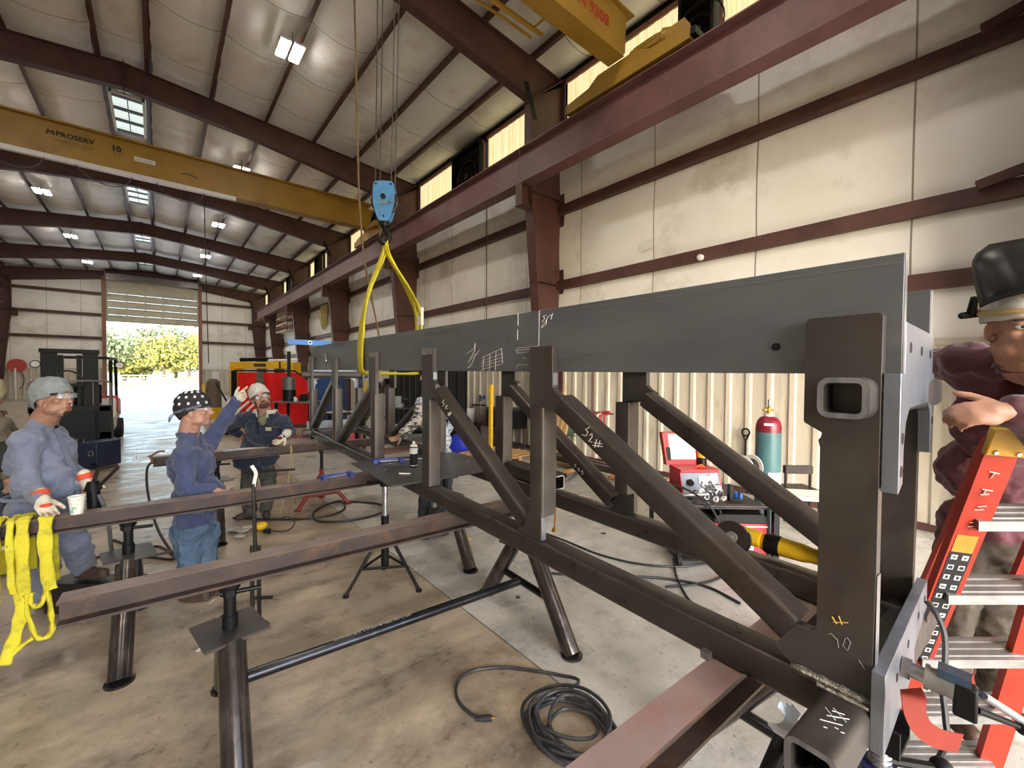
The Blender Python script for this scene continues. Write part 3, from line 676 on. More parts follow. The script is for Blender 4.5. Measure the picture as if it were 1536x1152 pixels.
b = MB(TM); b.tube([(1.345, .282, 1.60+.0125*i) for i in range(21)], [.006+.0022*math.sin(i*2.2) for i in range(21)], 7); b.build('weld_bead', M_weld, tr)
b = MB(TM); b.tube([(1.40+.03*i, .275+.0021*i, 1.992) for i in range(21)], [.006+.002*math.sin(i*2.1) for i in range(21)], 7); b.build('weld_bead', M_weld, tr)
b = MB(TM); b.cyl((1.362, .53, 1.935), (1.368, .53, 1.935), .011, .011, 14); b.build('bolt_hole', M_black, tr)
b = MB(TM); b.cyl((1.360, .53, 1.935), (1.364, .53, 1.935), .006, .006, 8); b.build('bolt_hole', M_iron, tr)
# gusset sides facing the light from behind, painted as bright strips
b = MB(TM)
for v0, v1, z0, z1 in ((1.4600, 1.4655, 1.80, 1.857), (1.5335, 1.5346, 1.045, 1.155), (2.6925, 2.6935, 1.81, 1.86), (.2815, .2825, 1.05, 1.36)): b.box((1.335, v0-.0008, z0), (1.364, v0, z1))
b.build('lit_edge', M_ground_lit, tr)
b = MB(TM); b.box((1.331, 5.245, 1.04), (1.3325, 5.30, 1.66)); b.build('primed_strip', mat('brown_primer', '#6b4636', '#5e3c2e', scale=8, rough=.7), tr)
b = MB(TM); b.box((1.3315, 2.715, 1.985), (1.3325, 2.875, 2.028)); b.box((1.3315, 3.885, 2.0), (1.3325, 4.05, 2.04)); b.build('ground_patch', mat('ground_patch', '#b8b4ac', '#7d756c', scale=40, rough=.35, metal=.7), tr)
# soapstone writing: measured on the plate face and on the braces
def pt(px, py, u):
    r = TM.inverted() @ ray(px, py); t = u/r.x; return (r.y*t, CAMH+r.z*t)
def marks(name, polys, u, m=M_chalk, r=.0018):
    b = MB(TM)
    for l in polys: b.tube([(u, *pt(x, y, u)) for x, y in l], r, 5)
    return b.build(name, m, tr)
marks('layout_marks', [[(777, 470), (777, 488)], [(776.5, 494), (776, 510)], [(809, 466), (808, 518)], [(812, 490), (820, 480), (819, 486), (812, 492)],
    [(813, 483), (817, 478), (815, 474), (820, 473)], [(819, 480), (823, 474), (828, 472)], [(826, 479), (829, 470)]], 1.3655)
marks('soapstone_sketch', [[(699, 531), (711, 523), (713, 514), (712, 526), (702, 544)], [(702, 551), (708, 545), (712, 535), (719, 525)], [(701, 552), (709, 549)], [(706, 540), (714, 530)],
    [(722, 537), (752, 523)], [(722, 542), (754, 530)], [(721, 546), (754, 536)], [(721, 550), (753, 541)], [(721, 555), (752, 546)], [(726, 534), (724, 556)], [(735, 531), (734, 556)], [(744, 527), (743, 555)], [(752, 522), (754, 545)],
    [(774, 526), (777, 522), (808, 519)], [(774, 526), (777, 530), (794, 528)], [(776, 526), (808, 521.5)], [(775, 553), (777, 547), (794, 547)], [(788, 534), (784, 537), (791, 538)]], 1.3655, r=.0013)
marks('snap_line', [[(602, 502), (760, 478), (1352, 393)]], 1.3660, M_chalkd, .0008)
marks('heat_number', [[(884, 641), (878, 644), (882, 648), (879, 654), (873, 652)], [(884, 653), (888, 650), (888, 656), (883, 662), (888, 663)], [(895, 659), (892, 671)], [(900, 661), (897, 671)], [(891, 664), (903, 666)], [(889, 668), (904, 670)]], 1.3322, r=.0016)
marks('heat_number', [[(666, 600), (663, 603), (667, 606), (664, 609)], [(668, 609), (671, 608), (668, 613), (672, 613)], [(674, 619), (672, 623)], [(676, 617), (674, 624)], [(671, 620), (677, 620)]], 1.3322, r=.0022)
marks('heat_number', [[(861, 698), (864, 697)], [(862, 701), (864, 700)], [(866, 702), (869, 703), (867, 706), (870, 706)], [(874, 706), (872, 708), (875, 710), (872, 712)]], 1.984, r=.0022)
marks('paint_marker_number', [[(1248, 925), (1255, 936)], [(1258, 924), (1263, 937)], [(1250, 933), (1272, 934)]], 1.3322, M_chalky, .0016)
marks('scratched_number', [[(1241, 952), (1246, 950), (1256, 960), (1258, 972)], [(1268, 957), (1264, 968), (1271, 976), (1276, 964), (1270, 956)], [(1288, 990), (1297, 1004)]], 1.3322, M_chalkd, .001)
b = MB(TM)      # tally on the top of the lower stub
def ptz(px, py, z): r = TM.inverted() @ ray(px, py); t = (z-CAMH)/r.z; return (r.x*t, r.y*t, z)
for l in ([(1238, 1061), (1253, 1080)], [(1250, 1062), (1269, 1083)], [(1248, 1066), (1267, 1072)], [(1240, 1073), (1274, 1079)], [(1230, 1079), (1264, 1088)], [(1235, 1090), (1241, 1092)], [(1252, 1091), (1258, 1094)], [(1261, 1098), (1267, 1100)]): b.tube([ptz(x, y, 1.0315) for x, y in l], .0011, 5)
b.build('tally_marks', M_chalk, tr)
# square stub bolted to the chord near the pink beam and the tack clip at the first sawhorse
b = MB(TM); b.obox((1.322, .70, .945), (.012, 0, 0), (0, .014, 0), (0, 0, .012)); b.build('tack_lug', M_alu, tr)
b = MB(TM); b.obox((1.325, 2.66, .938), (.014, 0, 0), (0, .02, 0), (0, 0, .014)); b.build('tack_lug', M_weld, tr)
# ------------------------------------------------------------------ sawhorses: beam on two pipe trestles with screw jacks
def trestle(u, v, par, half=.5, r=.058, plate=(.135, .14), ztop=.60, twist=0):
    root = par
    for s in (-1, 1):
        b = MB(TM); b.cyl((u, v+s*.10, ztop-.02), (u, v+s*half, .012), r, r, 20); lg = b.build('leg', M_pipe, root)
        b = MB(TM); b.lathe([(r*1.25, 0), (r*1.25, .012), (r*1.02, .016)], (u, v+s*half, 0)); b.build('foot_plate', M_pipe, lg)
    b = MB(TM); b.obox((u, v, ztop), (plate[0]*math.cos(twist), plate[0]*math.sin(twist), 0), (-plate[1]*math.sin(twist), plate[1]*math.cos(twist), 0), (0, 0, .006)); b.build('cap_plate', M_steel, root)
    b = MB(TM); b.cyl((u, v, ztop), (u, v, .80), .026, .026, 16); b.cyl((u, v, ztop), (u, v, ztop+.07), .033, .033, 16); b.build('jack_screw', M_black, root)
    b = MB(TM); b.cyl((u, v, .765), (u, v, .80), .036, .036, 6); b.cyl((u-.04, v, .78), (u+.13, v-.02, .775), .011, .011, 10); b.cyl((u, v, .80), (u, v, .83), .045, .05, 14); b.build('jack_nut', M_black, root)
def sawhorse(lab, v, u0, u1, ul, ur, half=.5, mtop=None, twist=.2):
    t = thing('sawhorse', lab, 'sawhorse', T((u0+u1)/2, v, 0))
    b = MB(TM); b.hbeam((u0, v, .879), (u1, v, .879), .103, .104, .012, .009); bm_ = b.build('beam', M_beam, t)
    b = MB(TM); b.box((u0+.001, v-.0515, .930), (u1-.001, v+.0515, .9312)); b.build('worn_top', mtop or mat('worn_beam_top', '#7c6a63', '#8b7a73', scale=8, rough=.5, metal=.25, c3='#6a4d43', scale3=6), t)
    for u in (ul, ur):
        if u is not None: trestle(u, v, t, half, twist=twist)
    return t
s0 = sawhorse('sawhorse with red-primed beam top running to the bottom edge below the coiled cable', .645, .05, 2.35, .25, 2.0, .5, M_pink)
s1 = sawhorse('rusty sawhorse beam on splayed pipe legs joined by a long stencilled black pipe', 2.45, -.445, 2.32, .13, 1.97, .5)
b = MB(TM); b.cyl((.17, 2.5, .30), (1.95, 2.5, .28), .03, .03, 16); b.build('pipe_brace', M_pipe2, s1)
b = MB(TM); b.cyl((1.97, 2.13, .28), (1.97, 2.79, .28), .026, .026, 14); b.build('pipe_brace', M_pipe2, s1)
text('pipe_stencil', 'ASTM A53 GR B  3 IN SCH 40  HEAT 4417 C USA', .022, T(.62, 2.487, .3275), TM.to_3x3() @ V((1, 0, -.011)), TM.to_3x3() @ V((0, .5, .25)), M_chalkd, s1, .0004)
s2 = sawhorse('dark sawhorse beam draped with a yellow sling at its end, white paper cup on top', 3.87, -1.0, 2.32, -.37, 2.06, .5)
s3 = sawhorse('sawhorse beam the man in navy jacket leans on, clamp at its free end', 5.95, -.36, 2.32, .2, None, .5)
b = MB(TM); b.cyl((.25, .25, .30), (.25, 1.04, .30), .026, .026, 14); b.build('pipe_brace', M_pipe2, s0)
b = MB(TM); b.cyl((2.0, .12, .30), (2.0, 1.1, .30), .026, .026, 14); b.cyl((.3, .645, .33), (1.95, .645, .33), .03, .03, 14); b.build('pipe_brace', M_pipe2, s0)
# ------------------------------------------------------------------ loose steel on the truss
b = MB(TM); b.box((1.11, 2.90, 1.0385), (1.62, 3.86, 1.0505)); tag(b.build('steel_plate', mat('flat_dark_plate', '#4a4848', '#565453', scale=4, rough=.4, metal=.5, c3='#625f5c', scale3=3), bevel=.0015), 'flat dark steel plate across the lower chords, under the spray can', 'plate')
b = MB(TM); b.prism([(1.624, 2.90, 1.0385), (1.624, 3.86, 1.0385), (2.12, 3.80, 1.0385), (2.16, 3.25, 1.0385), (2.0, 2.93, 1.0385)], (0, 0, .012)); tag(b.build('steel_plate', MATS['flat_dark_plate'], bevel=.0015), 'flat dark steel plate beside the patterned white shirt', 'plate')
t = thing('square_tube', 'loose square steel tube lying on the far lower chord, bright open end showing', 'tube', T(2.04, 2.5, 1.04))
MB(TM).rhs((2.04, 2.16, 1.09), (2.04, 2.74, 1.09), .105, .1, .01, r=.018, k=4).build('tube', M_steel_d, t)
MB(TM).rhs((2.04, 2.1585, 1.09), (2.04, 2.162, 1.09), .103, .098, .008, r=.018, k=4).build('ground_end', M_ground_lit, t)
def yp(px, py, y): r = ray(px, py); return CAM+r*(y/r.y)
# ------------------------------------------------------------------ near bridge crane (serial number on its side)
t = thing('bridge_crane', 'yellow box-girder bridge crane overhead with red serial number on its side', 'crane', (0, 4.35, 6.63))
b = MB(); b.prism([(-8.0, 4.22, 7.0), (5.55, 4.22, 7.0), (5.80, 4.22, 7.0), (5.88, 4.22, 7.08), (5.9, 4.22, 7.72), (-8.0, 4.22, 7.72)], (0, .27, 0)); b.build('girder', M_yellow, t, bevel=.006)
b = MB(); b.box((-8, 4.17, 7.72), (6.05, 4.54, 7.75)); b.box((-8, 4.2, 6.985), (5.82, 4.51, 7.0)); b.build('flange', M_yellow, t)
b = MB(); b.prism([(5.83, 3.1, 6.64), (5.83, 5.48, 6.64), (5.83, 5.48, 6.80), (5.83, 4.95, 6.86), (5.83, 4.75, 6.98), (5.83, 3.95, 6.98), (5.83, 3.75, 6.86), (5.83, 3.1, 6.82)], (.24, 0, 0)); et = b.build('end_truck', M_yellow, t, bevel=.008)
for y in (3.3, 5.25): b = MB(); b.cyl((5.9, y, 6.69), (6.0, y, 6.69), .065, .065, 18); b.build('wheel', M_iron, et)
b = MB(); b.cyl((5.95, 4.12, 6.98), (5.95, 3.55, 6.98), .10, .10, 18); b.cyl((5.95, 3.55, 6.98), (5.95, 3.45, 6.98), .12, .08, 18)
for i in range(10): a = 2*PI*i/10; b.obox((5.95+.1*math.cos(a), 3.85, 6.98+.1*math.sin(a)), (.012*math.cos(a), 0, .012*math.sin(a)), (0, .2, 0), (-.004*math.sin(a), 0, .004*math.cos(a)))
b.box((5.86, 3.2, 6.82), (6.04, 3.5, 7.0)); b.build('drive_motor', M_yellow, t)
b = MB(); b.box((5.84, 3.02, 6.68), (6.06, 3.1, 6.78)); b.build('buffer', M_black, et)
text('serial_number', 'SN 9308', .235, (4.62, 4.216, 7.27), (1, 0, 0), (0, 0, 1), M_letr, t, .002, .004)
b = MB(); b.hbeam((-8, 4.78, 7.02), (4.55, 4.78, 7.02), .05, .05, .006, .006); b.hbeam((-8, 4.92, 7.02), (4.45, 4.92, 7.02), .03, .03, .005, .005)
for i in range(12): b.obox((4.35-i*1.0, 4.63, 7.01), (.012, 0, 0), (0, .16, 0), (0, 0, .012))
b.build('festoon_track', M_yellow, t)
b = MB(); b.box((1.6, 4.15, 6.6), (2.3, 4.6, 7.0)); b.cyl((1.7, 4.25, 6.72), (2.25, 4.25, 6.72), .16, .16, 20); b.build('hoist_trolley', M_yellow, t)
# ------------------------------------------------------------------ hook block with its wire ropes and hook
hb = V((1.955, 4.57, 3.73))
nrm = V((-.60, -.80, 0)).normalized(); sx = V((-nrm.y, nrm.x, 0)); up = V((0, 0, 1))
t = thing('hook_block', 'blue steel hook block hanging on wire ropes above the yellow lifting sling', 'hook', hb)
prof = [(-.115, -.02), (-.122, .10), (-.112, .205), (-.09, .232), (0, .238), (.09, .232), (.112, .205), (.122, .10), (.115, -.02), (.075, -.155), (.045, -.20), (-.045, -.20), (-.075, -.155)]
for s in (-1, 1):
    b = MB(); b.prism([hb+sx*x+up*z+nrm*(s*.05-.008) for x, z in prof], nrm*.016); cp = b.build('cheek_plate', M_blue, t, bevel=.004)
b = MB(); b.cyl(hb+nrm*.02+up*.06, hb-nrm*.02+up*.06, .13, .13, 28); b.torus(hb+up*.03, nrm, .135, .018, 28, 8); b.build('sheave', M_iron, t)
b = MB(); b.cyl(hb+nrm*.085+up*.06, hb-nrm*.085+up*.06, .026, .026, 14); b.build('pin', M_black, t)
b = MB(); b.obox(hb+nrm*.063+up*-.005, sx*.05, nrm*.004, up*.018); b.build('maker_plate', mat('cast_plate_grey', '#6f7f8c', '#5d6c79', scale=30, rough=.5), t)
text('maker_lettering', 'MANLEY', .026, hb+nrm*.068-sx*-.045+up*-.014, -sx if (-sx).dot(RT) > 0 else sx, up, M_silver, t, .0008)
for x, z in ((-.08, .2), (.08, .2), (0, -.15)): b = MB(); b.cyl(hb+nrm*.055+sx*x+up*z, hb+nrm*.066+sx*x+up*z, .011, .011, 8); b.build('bolt_head', M_black, t)
b = MB(); b.cyl(hb-up*.19, hb-up*.25, .055, .05, 16); b.build('swivel', M_black, t)
rx = sx if sx.dot(RT) > 0 else -sx
hk = [hb-up*.24, hb-up*.27, hb-up*.31+rx*.035, hb-up*.36+rx*.05, hb-up*.41+rx*.025, hb-up*.425-rx*.025, hb-up*.39-rx*.065, hb-up*.34-rx*.075]
b = MB(); b.tube(hk, [.028, .026, .028, .032, .034, .03, .022, .01], 12, smooth=4) if False else b.tube(spline(hk, 4), [.027]*12+[.032]*8+[.03, .028, .026, .024, .02, .018, .014, .01, .008], 12); b.build('hook', M_black, t)
b = MB(); b.ribbon([hb-up*.27-rx*.02, hb-up*.34-rx*.055, hb-up*.41-rx*.075], .02, nrm, .004); b.build('latch', M_silver, t)
for k, (dx, n_) in enumerate(((-.095, .03), (-.06, -.03), (.075, .03), (.105, -.03))):
    b = MB(); b.cyl(hb+rx*dx+nrm*n_+up*.08, V((1.955, 4.45, 6.75))+rx*(dx*1.1)+nrm*n_, .006, .006, 8); b.build('wire_rope', M_wire, t)
# ------------------------------------------------------------------ lifting sling round both girder plates
def q(u, v, z): return T(u, v, z)
hs = hb-up*.405
t = thing('lifting_sling', 'dirty yellow round sling hung on the hook and passed under the truss plates', 'sling', hs)
wdir = TM.to_3x3() @ V((0, 1, .15))
b = MB(); b.strap([hs+rx*-.02, hs-up*.15-rx*.03, q(1.42, 4.36, 2.62), q(1.356, 4.33, 2.21), q(1.345, 4.31, 1.95), q(1.358, 4.31, 1.868), q(1.42, 4.33, 1.852), q(1.75, 4.38, 1.846), q(2.0, 4.44, 1.852), q(2.068, 4.47, 1.88), q(2.068, 4.5, 2.21), q(2.04, 4.52, 2.62), hs-up*.15+rx*.03, hs+rx*.02], .085, wdir, .02, smooth=5); b.build('strap', M_sling, t, ang=50)
b = MB(); b.strap([hs+rx*-.02-nrm*.03, hs-up*.15-rx*.01-nrm*.03, q(1.44, 4.46, 2.62), q(1.36, 4.42, 2.21), q(1.352, 4.395, 1.95), q(1.362, 4.39, 1.868), q(1.42, 4.42, 1.850), q(1.75, 4.47, 1.844), q(2.0, 4.52, 1.850), q(2.068, 4.56, 1.88), q(2.068, 4.6, 2.21), q(2.04, 4.62, 2.62), hs-up*.15+rx*.05-nrm*.03, hs+rx*.02-nrm*.03], .07, wdir, .02, smooth=5); b.build('strap', M_sling, t, ang=50)
b = MB(); b.obox(q(2.075, 4.52, 2.5), (.02, .01, 0), (0, .05, 0), (0, 0, .1)); b.build('identity_tag', M_white, t)
b = MB(); b.tube([yp(530, -60, 4.7), yp(533, 60, 4.7), yp(537, 240, 4.7), yp(541, 330, 4.75), yp(548, 400, 4.9), yp(566, 490, 5.2), yp(569, 512, 5.25)], .011, 8, smooth=6); tag(b.build('tag_rope', M_rope), 'thin tan rope hanging beside the hook block, down behind the truss plate', 'rope')
# ------------------------------------------------------------------ far bridge crane
t = thing('bridge_crane', 'long yellow bridge crane girder with faded company lettering, crossing the shop beyond the hook', 'crane', (0, 15.1, 6.63))
b = MB(); b.box((-8.0, 14.95, 7.02), (5.55, 15.25, 7.8)); b.prism([(5.55, 14.95, 7.02), (5.8, 14.95, 6.95), (5.95, 14.95, 7.6), (5.55, 14.95, 7.8)], (0, .3, 0)); b.build('girder', M_yellow, t)
b = MB(); b.box((-8.0, 14.84, 7.8), (5.9, 15.36, 7.84)); b.box((-8, 14.9, 6.99), (5.6, 15.3, 7.02)); b.build('flange', M_yellow, t)
b = MB(); b.prism([(5.83, 13.8, 6.64), (5.83, 16.5, 6.64), (5.83, 16.5, 6.82), (5.83, 15.7, 6.98), (5.83, 14.5, 6.98), (5.83, 13.8, 6.82)], (.24, 0, 0)); b.build('end_truck', M_yellow, t, bevel=.006)
b = MB(); b.cyl((5.7, 14.6, 6.95), (5.7, 14.1, 6.95), .09, .09, 14); b.build('drive_motor', M_yellow, t)
b = MB(); b.box((-8, 14.78, 6.86), (1.8, 14.90, 6.97)); b.build('festoon_track', mat('pale_track', '#e2e2e0', '#d2d2d0', scale=3, rough=.4), t)  # pale strip added below the girder
b = MB()
for x0 in (-6.1, -4.6, -3.05, -1.5, 0.0): b.tube([(x0, 14.8, 6.87), (x0+.25, 14.8, 6.62), (x0+.6, 14.8, 6.52), (x0+.9, 14.8, 6.62), (x0+1.05, 14.8, 6.87)], .012, 6, smooth=5)
b.build('festoon_cable', M_hoseg, t)
text('company_lettering', 'PROSERV', .155, (-1.83, 14.945, 7.50), (1, 0, 0), (0, 0, 1), M_letter, t, .002, .006, 1.05)
b = MB(); b.prism([(-1.99+x, 14.943, 7.50+z) for x, z in ((0, 0), (.035, 0), (.05, .06), (.075, .02), (.1, .06), (.11, 0), (.145, 0), (.12, .115), (.075, .06), (.03, .115))], (0, .003, 0)); b.build('company_logo', M_letter, t)
text('company_town', 'HOUSTON, TEXAS', .085, (-1.86, 14.945, 7.37), (1, 0, 0), (0, 0, 1), M_lettan, t, .001)
text('capacity_number', '10', .19, (-.86, 14.945, 7.48), (1, 0, 0), (0, 0, 1), M_letter, t, .002, .008)
text('capacity_unit', 'TON', .085, (-.83, 14.945, 7.37), (1, 0, 0), (0, 0, 1), M_lettan, t, .001)
b = MB(); b.box((-.42, 14.943, 7.36), (.0, 14.948, 7.47)); lb = b.build('capacity_label', M_white, t)
text('label_print', 'CAP 10 TON', .06, (-.40, 14.942, 7.39), (1, 0, 0), (0, 0, 1), M_letter, t, .0005)
b = MB(); b.tube([(.55, 14.943, 7.30), (.65, 14.943, 7.345), (.8, 14.943, 7.33), (.9, 14.943, 7.27)], .012, 6, smooth=4); b.build('scuff', M_letter, t)
# cords that hang from the roof
for pts, lab in (([yp(306, 285, 15.2), yp(309, 420, 15.2), yp(311, 480, 15.2), yp(313, 545, 15.2)], 'dark pendant cord hanging below the far yellow crane girder, in front of the big door'), ([yp(730, 285, 9.0), yp(730, 360, 9.0), yp(729, 690, 9.0)], 'straight dark cord hanging against the side wall from the runway beam')):
    b = MB(); b.tube(pts, .013, 6, smooth=4); tag(b.build('pendant_cable', M_hose), lab, 'cord')
def fr(org, ax, ay=None):
    X = V(ax).normalized(); Y = V(ay).normalized() if ay is not None else V((-X.y, X.x, 0)); Z = X.cross(Y)
    m = Matrix((X, Y, Z)).transposed().to_4x4(); m.translation = V(org); return m
def xp(px, py, x): r = ray(px, py); return CAM+r*(x/r.x)
# ------------------------------------------------------------------ welding cart, welder, feeder, gas cylinder
CO = atz(1072, 853, 0); C = fr((CO.x, CO.y, 0), (.75, -.66, 0)); cw = lambda a, b_, z: C @ V((a, b_, z))
t = thing('welding_cart', 'low black cart with a dark shelf carrying the red wire feeder', 'cart', cw(.15, .5, 0))
b = MB(C); b.box((-.36, .02, .57), (.49, .98, .595)); b.box((-.36, .02, .595), (.49, .035, .615)); b.build('shelf', mat('grimy_black_shelf', '#2a2725', '#383431', scale=9, rough=.5, metal=.3, c3='#4f453d', scale3=6), t)
b = MB(C); b.tube([(-.36, .0, .60), (.49, .0, .60)], .012, 8); b.build('front_rail', M_iron, t)
for a, q_ in ((-.32, .06), (.52, .06), (-.32, .94), (.46, .94)): b = MB(C); b.box((a-.02, q_-.02, .05), (a+.02, q_+.02, .57)); b.build('leg', M_black, t); b = MB(C); b.cyl((a-.02, q_, .05), (a+.02, q_, .05), .05, .05, 14); b.build('wheel', M_rubber, t)
b = MB(C); b.box((-.34, .05, .05), (.54, .95, .07)); b.build('base_shelf', M_black, t)
b = MB(C); b.box((.505, -.08, .0), (.555, -.03, .62)); b.build('mast', M_black, t)
t = thing('welding_power_source', 'red-fronted welding power source with black handled lid, below the wire feeder', 'welder', cw(.24, .3, .072))
b = MB(C); b.box((-.01, .0, .072), (.49, .62, .44)); b.build('case', M_redp, t, bevel=.012)
b = MB(C); b.prism([(-.02, -.012, .44), (.495, -.012, .44), (.495, -.012, .485), (.45, -.012, .53), (.03, -.012, .53), (-.02, -.012, .485)], (0, .64, 0)); b.build('lid', M_black, t, bevel=.006)
b = MB(C)
for x in (.05, .43): b.tube([(x, .0, .53), (x, .02, .55), (x, .2, .55), (x, .22, .53)], .010, 8)
b.build('handle', mat('dark_grey_handle', '#3c4048', rough=.4), t)
b = MB(C); b.box((-.011, -.003, .405), (.491, .001, .415)); b.build('stripe', M_white, t)
b = MB(C)
for i in range(9): b.box((.07, -.004, .13+i*.023), (.17, .001, .145+i*.023))
b.build('vent', mat('pale_red_vent', '#c96a72', rough=.5), t)
b = MB(C); b.box((.19, -.004, .25), (.29, .001, .35)); b.build('rating_label', M_white, t)
cx_, cy_ = C.to_3x3() @ V((1, 0, 0)), V((0, 0, 1))
text('model_lettering', 'FLEXTEC', .033, cw(.03, -.003, .365), cx_, cy_, M_white, t, .001, .001)
text('label_print', '650', .035, cw(.205, -.006, .285), cx_, cy_, M_letter, t, .0005)
b = MB(C); b.box((.21, -.005, .185), (.36, .0, .235)); b.box((.23, -.005, .145), (.34, .0, .18)); b.build('badge', M_white, t)
text('badge_lettering', 'LINCOLN', .028, cw(.222, -.007, .199), cx_, cy_, M_letter, t, .0008, .001); text('badge_lettering', 'ELECTRIC', .019, cw(.238, -.007, .155), cx_, cy_, M_letr, t, .0008, .001)
# feeder on the shelf
F = fr(cw(-.13, .46, .597), C.to_3x3() @ V((1, .1, 0)))
t = thing('wire_feeder', 'grey-fronted suitcase wire feeder with its red lid standing open and paper chart inside', 'wire feeder', F @ V((.2, .15, 0)))
b = MB(F); b.prism([(0, 0, 0), (.42, 0, 0), (.42, .07, .20), (0, .07, .20)], (0, .26, 0)); b.build('front_case', mat('feeder_grey', '#6b7280', '#7a818d', scale=12, rough=.5), t, bevel=.006)
b = MB(F); b.prism([(-.012, 0, 0), (-.012, .32, 0), (-.012, .32, .21), (-.012, .07, .21)], (.012, 0, 0)); b.build('side_panel', M_redp, t); b = MB(F); b.prism([(.42, 0, 0), (.42, .32, 0), (.42, .32, .21), (.42, .07, .21)], (.012, 0, 0)); b.build('side_panel', M_redp, t)
b = MB(F); b.box((-.01, .06, .20), (.43, .34, .235)); b.build('tray', M_redp, t, bevel=.005)
lid = MB(F); lid.obox((.14, .34, .42), (.23, 0, .0), (0, .012, .004), (-.03, -.0, .18)); lid.obox((-.09, .31, .42), (.008, 0, 0), (0, .04, 0), (-.03, 0, .18)); lid.obox((.37, .31, .42), (.008, 0, 0), (0, .04, 0), (-.03, 0, .18)); lid.obox((.105, .31, .60), (.225, 0, 0), (0, .04, 0), (0, 0, .008)); lo_ = lid.build('lid', M_redp, t)
b = MB(F); b.obox((.13, .322, .44), (.15, 0, 0), (0, .002, 0), (-.022, 0, .145)); b.build('paper_chart', M_paper, lo_)
b = MB(F)
for i in range(9): b.obox((.13-.022*(i-4)/4.6, .3185, .44+.028*(i-4)), (.12, 0, 0), (0, .0008, 0), (0, 0, .0022))
b.build('chart_print', mat('pale_print', '#8fa3b0', rough=.8), lo_)
b = MB(F); b.obox((-.04, .316, .36), (.035, 0, 0), (0, .006, 0), (-.008, 0, .075)); b.build('latch', M_black, lo_)
b = MB(F); b.cyl((.08, .03, .11), (.08, -.01, .10), .035, .03, 16); b.build('gun_socket', M_iron, t)
b = MB(F); b.obox((.25, .035, .13), (.07, 0, 0), (0, .004, .012), (0, .008, .024)); b.obox((.35, .04, .14), (.03, 0, 0), (0, .004, .012), (0, .013, .04)); b.build('panel_label', M_white, t)
b = MB(F); b.tube([(.2, .14, .24), (.25, .12, .275), (.3, .14, .24), (.24, .17, .25)], .008, 6, smooth=3); b.build('orange_lead', mat('orange_lead', '#d8621f', rough=.6), t)
# crumpled chain of rollers on the cart
t = thing('pipe_roller_chain', 'heap of bright links lying in front of the wire feeder', 'chain', cw(.04, .22, .597)); rnd = random.Random(3)
for i in range(24):
    a, q_, z = rnd.uniform(-.1, .16), rnd.uniform(.1, .3), .625+rnd.uniform(0, .14)
    b = MB(C); R = Euler((rnd.uniform(0, 3), rnd.uniform(0, 3), rnd.uniform(0, 3))).to_matrix(); b.torus((a, q_, z), R @ V((0, 0, 1)), .022, .011, 10, 6); b.build('link', M_silver if i % 3 else M_white, t)
b = MB(C); b.tube([(-.36, .2, .64), (-.15, .17, .66), (.0, .16, .67)], .02, 10); b.build('rod', M_alu, t)
tag(MB(C).cyl((.36, .3, .596), (.36, .3, .65), .04, .04, 16).build('tape_roll', mat('blue_tape', '#2f63c0', rough=.5)), 'small blue roll standing on the black cart shelf', 'tape')
t = thing('clamp', 'small black clamp standing beside the blue roll on the cart', 'clamp', cw(.25, .2, .597))
b = MB(C); b.box((.22, .18, .597), (.25, .24, .76)); b.box((.22, .18, .597), (.34, .24, .62)); b.build('frame', M_black, t); b = MB(C); b.cyl((.32, .2, .63), (.32, .2, .70), .012, .012, 8); b.build('screw', M_iron, t)
b = MB(C); b.tube([(-.5, .3, .70), (-.3, .15, .75), (-.1, -.04, .64), (.02, -.08, .40), (.05, -.12, .05), (-.2, -.3, .015), (-.6, -.4, .015)], .011, 8, smooth=6); tag(b.build('welding_lead', M_hose), 'black lead curving over the front of the red welder to the floor', 'cable')
b = MB(C); b.tube([(-.34, .12, .615), (-.30, .05, .62), (-.22, .05, .63), (-.16, .12, .62), (-.22, .2, .615), (-.32, .18, .62)], .016, 8, smooth=6); tag(b.build('welding_gun', M_rubber), 'coiled black gun lead on the corner of the cart shelf', 'cable')
# wire spool and can behind
SP = P(1122, 700, 4.5)
t = thing('wire_spool', 'white flanged wire spool beside the teal gas cylinder', 'spool', SP-V((0, 0, .13)))
ax = V((.95, -.3, 0)).normalized()
for s in (-.075, .06): b = MB(); b.cyl(SP+ax*s, SP+ax*(s+.008), .125, .125, 36); b.build('flange', M_white, t)
b = MB(); b.cyl(SP-ax*.075, SP+ax*.06, .085, .085, 28); b.build('wound_wire', M_iron, t)
b = MB(); b.cyl(SP+ax*.06, SP+ax*.09, .045, .04, 16); b.build('hub', M_black, t)
b = MB()
for i in range(18): a = 2*PI*i/18; u_, w_ = frame(ax); d_ = u_*math.cos(a)+w_*math.sin(a); b.obox(SP+ax*.0687+d_*.1, d_*.028, ax*.0008, d_.cross(ax)*.002)
b.build('flange_ribs', mat('spool_rib', '#b9c4c8', rough=.6), t)
b = MB(); b.cyl(V((SP.x, SP.y, .60)), SP, .015, .015, 10); b.build('stand', M_black, t)
cp = cw(.2, .80, .597)
t = thing('bottle', 'black bottle with white cap behind the brace, next to the spool', 'bottle', cp)
b = MB(); b.lathe([(.05, 0), (.05, .40), (.035, .46), (.02, .48)], cp, n=18); b.build('body', M_black, t); b = MB(); b.lathe([(.022, .48), (.022, .51), (.01, .53)], cp, n=14); b.build('cap', M_white, t); b = MB(); b.lathe([(.051, .32), (.051, .385)], cp, n=18, cap=False); b.build('label_band', mat('orange_label', '#d99b2a', rough=.6), t)
GC = atz(1149, 818, 0)
t = thing('gas_cylinder', 'teal compressed gas cylinder with maroon shoulder and brass valve', 'gas cylinder', GC)
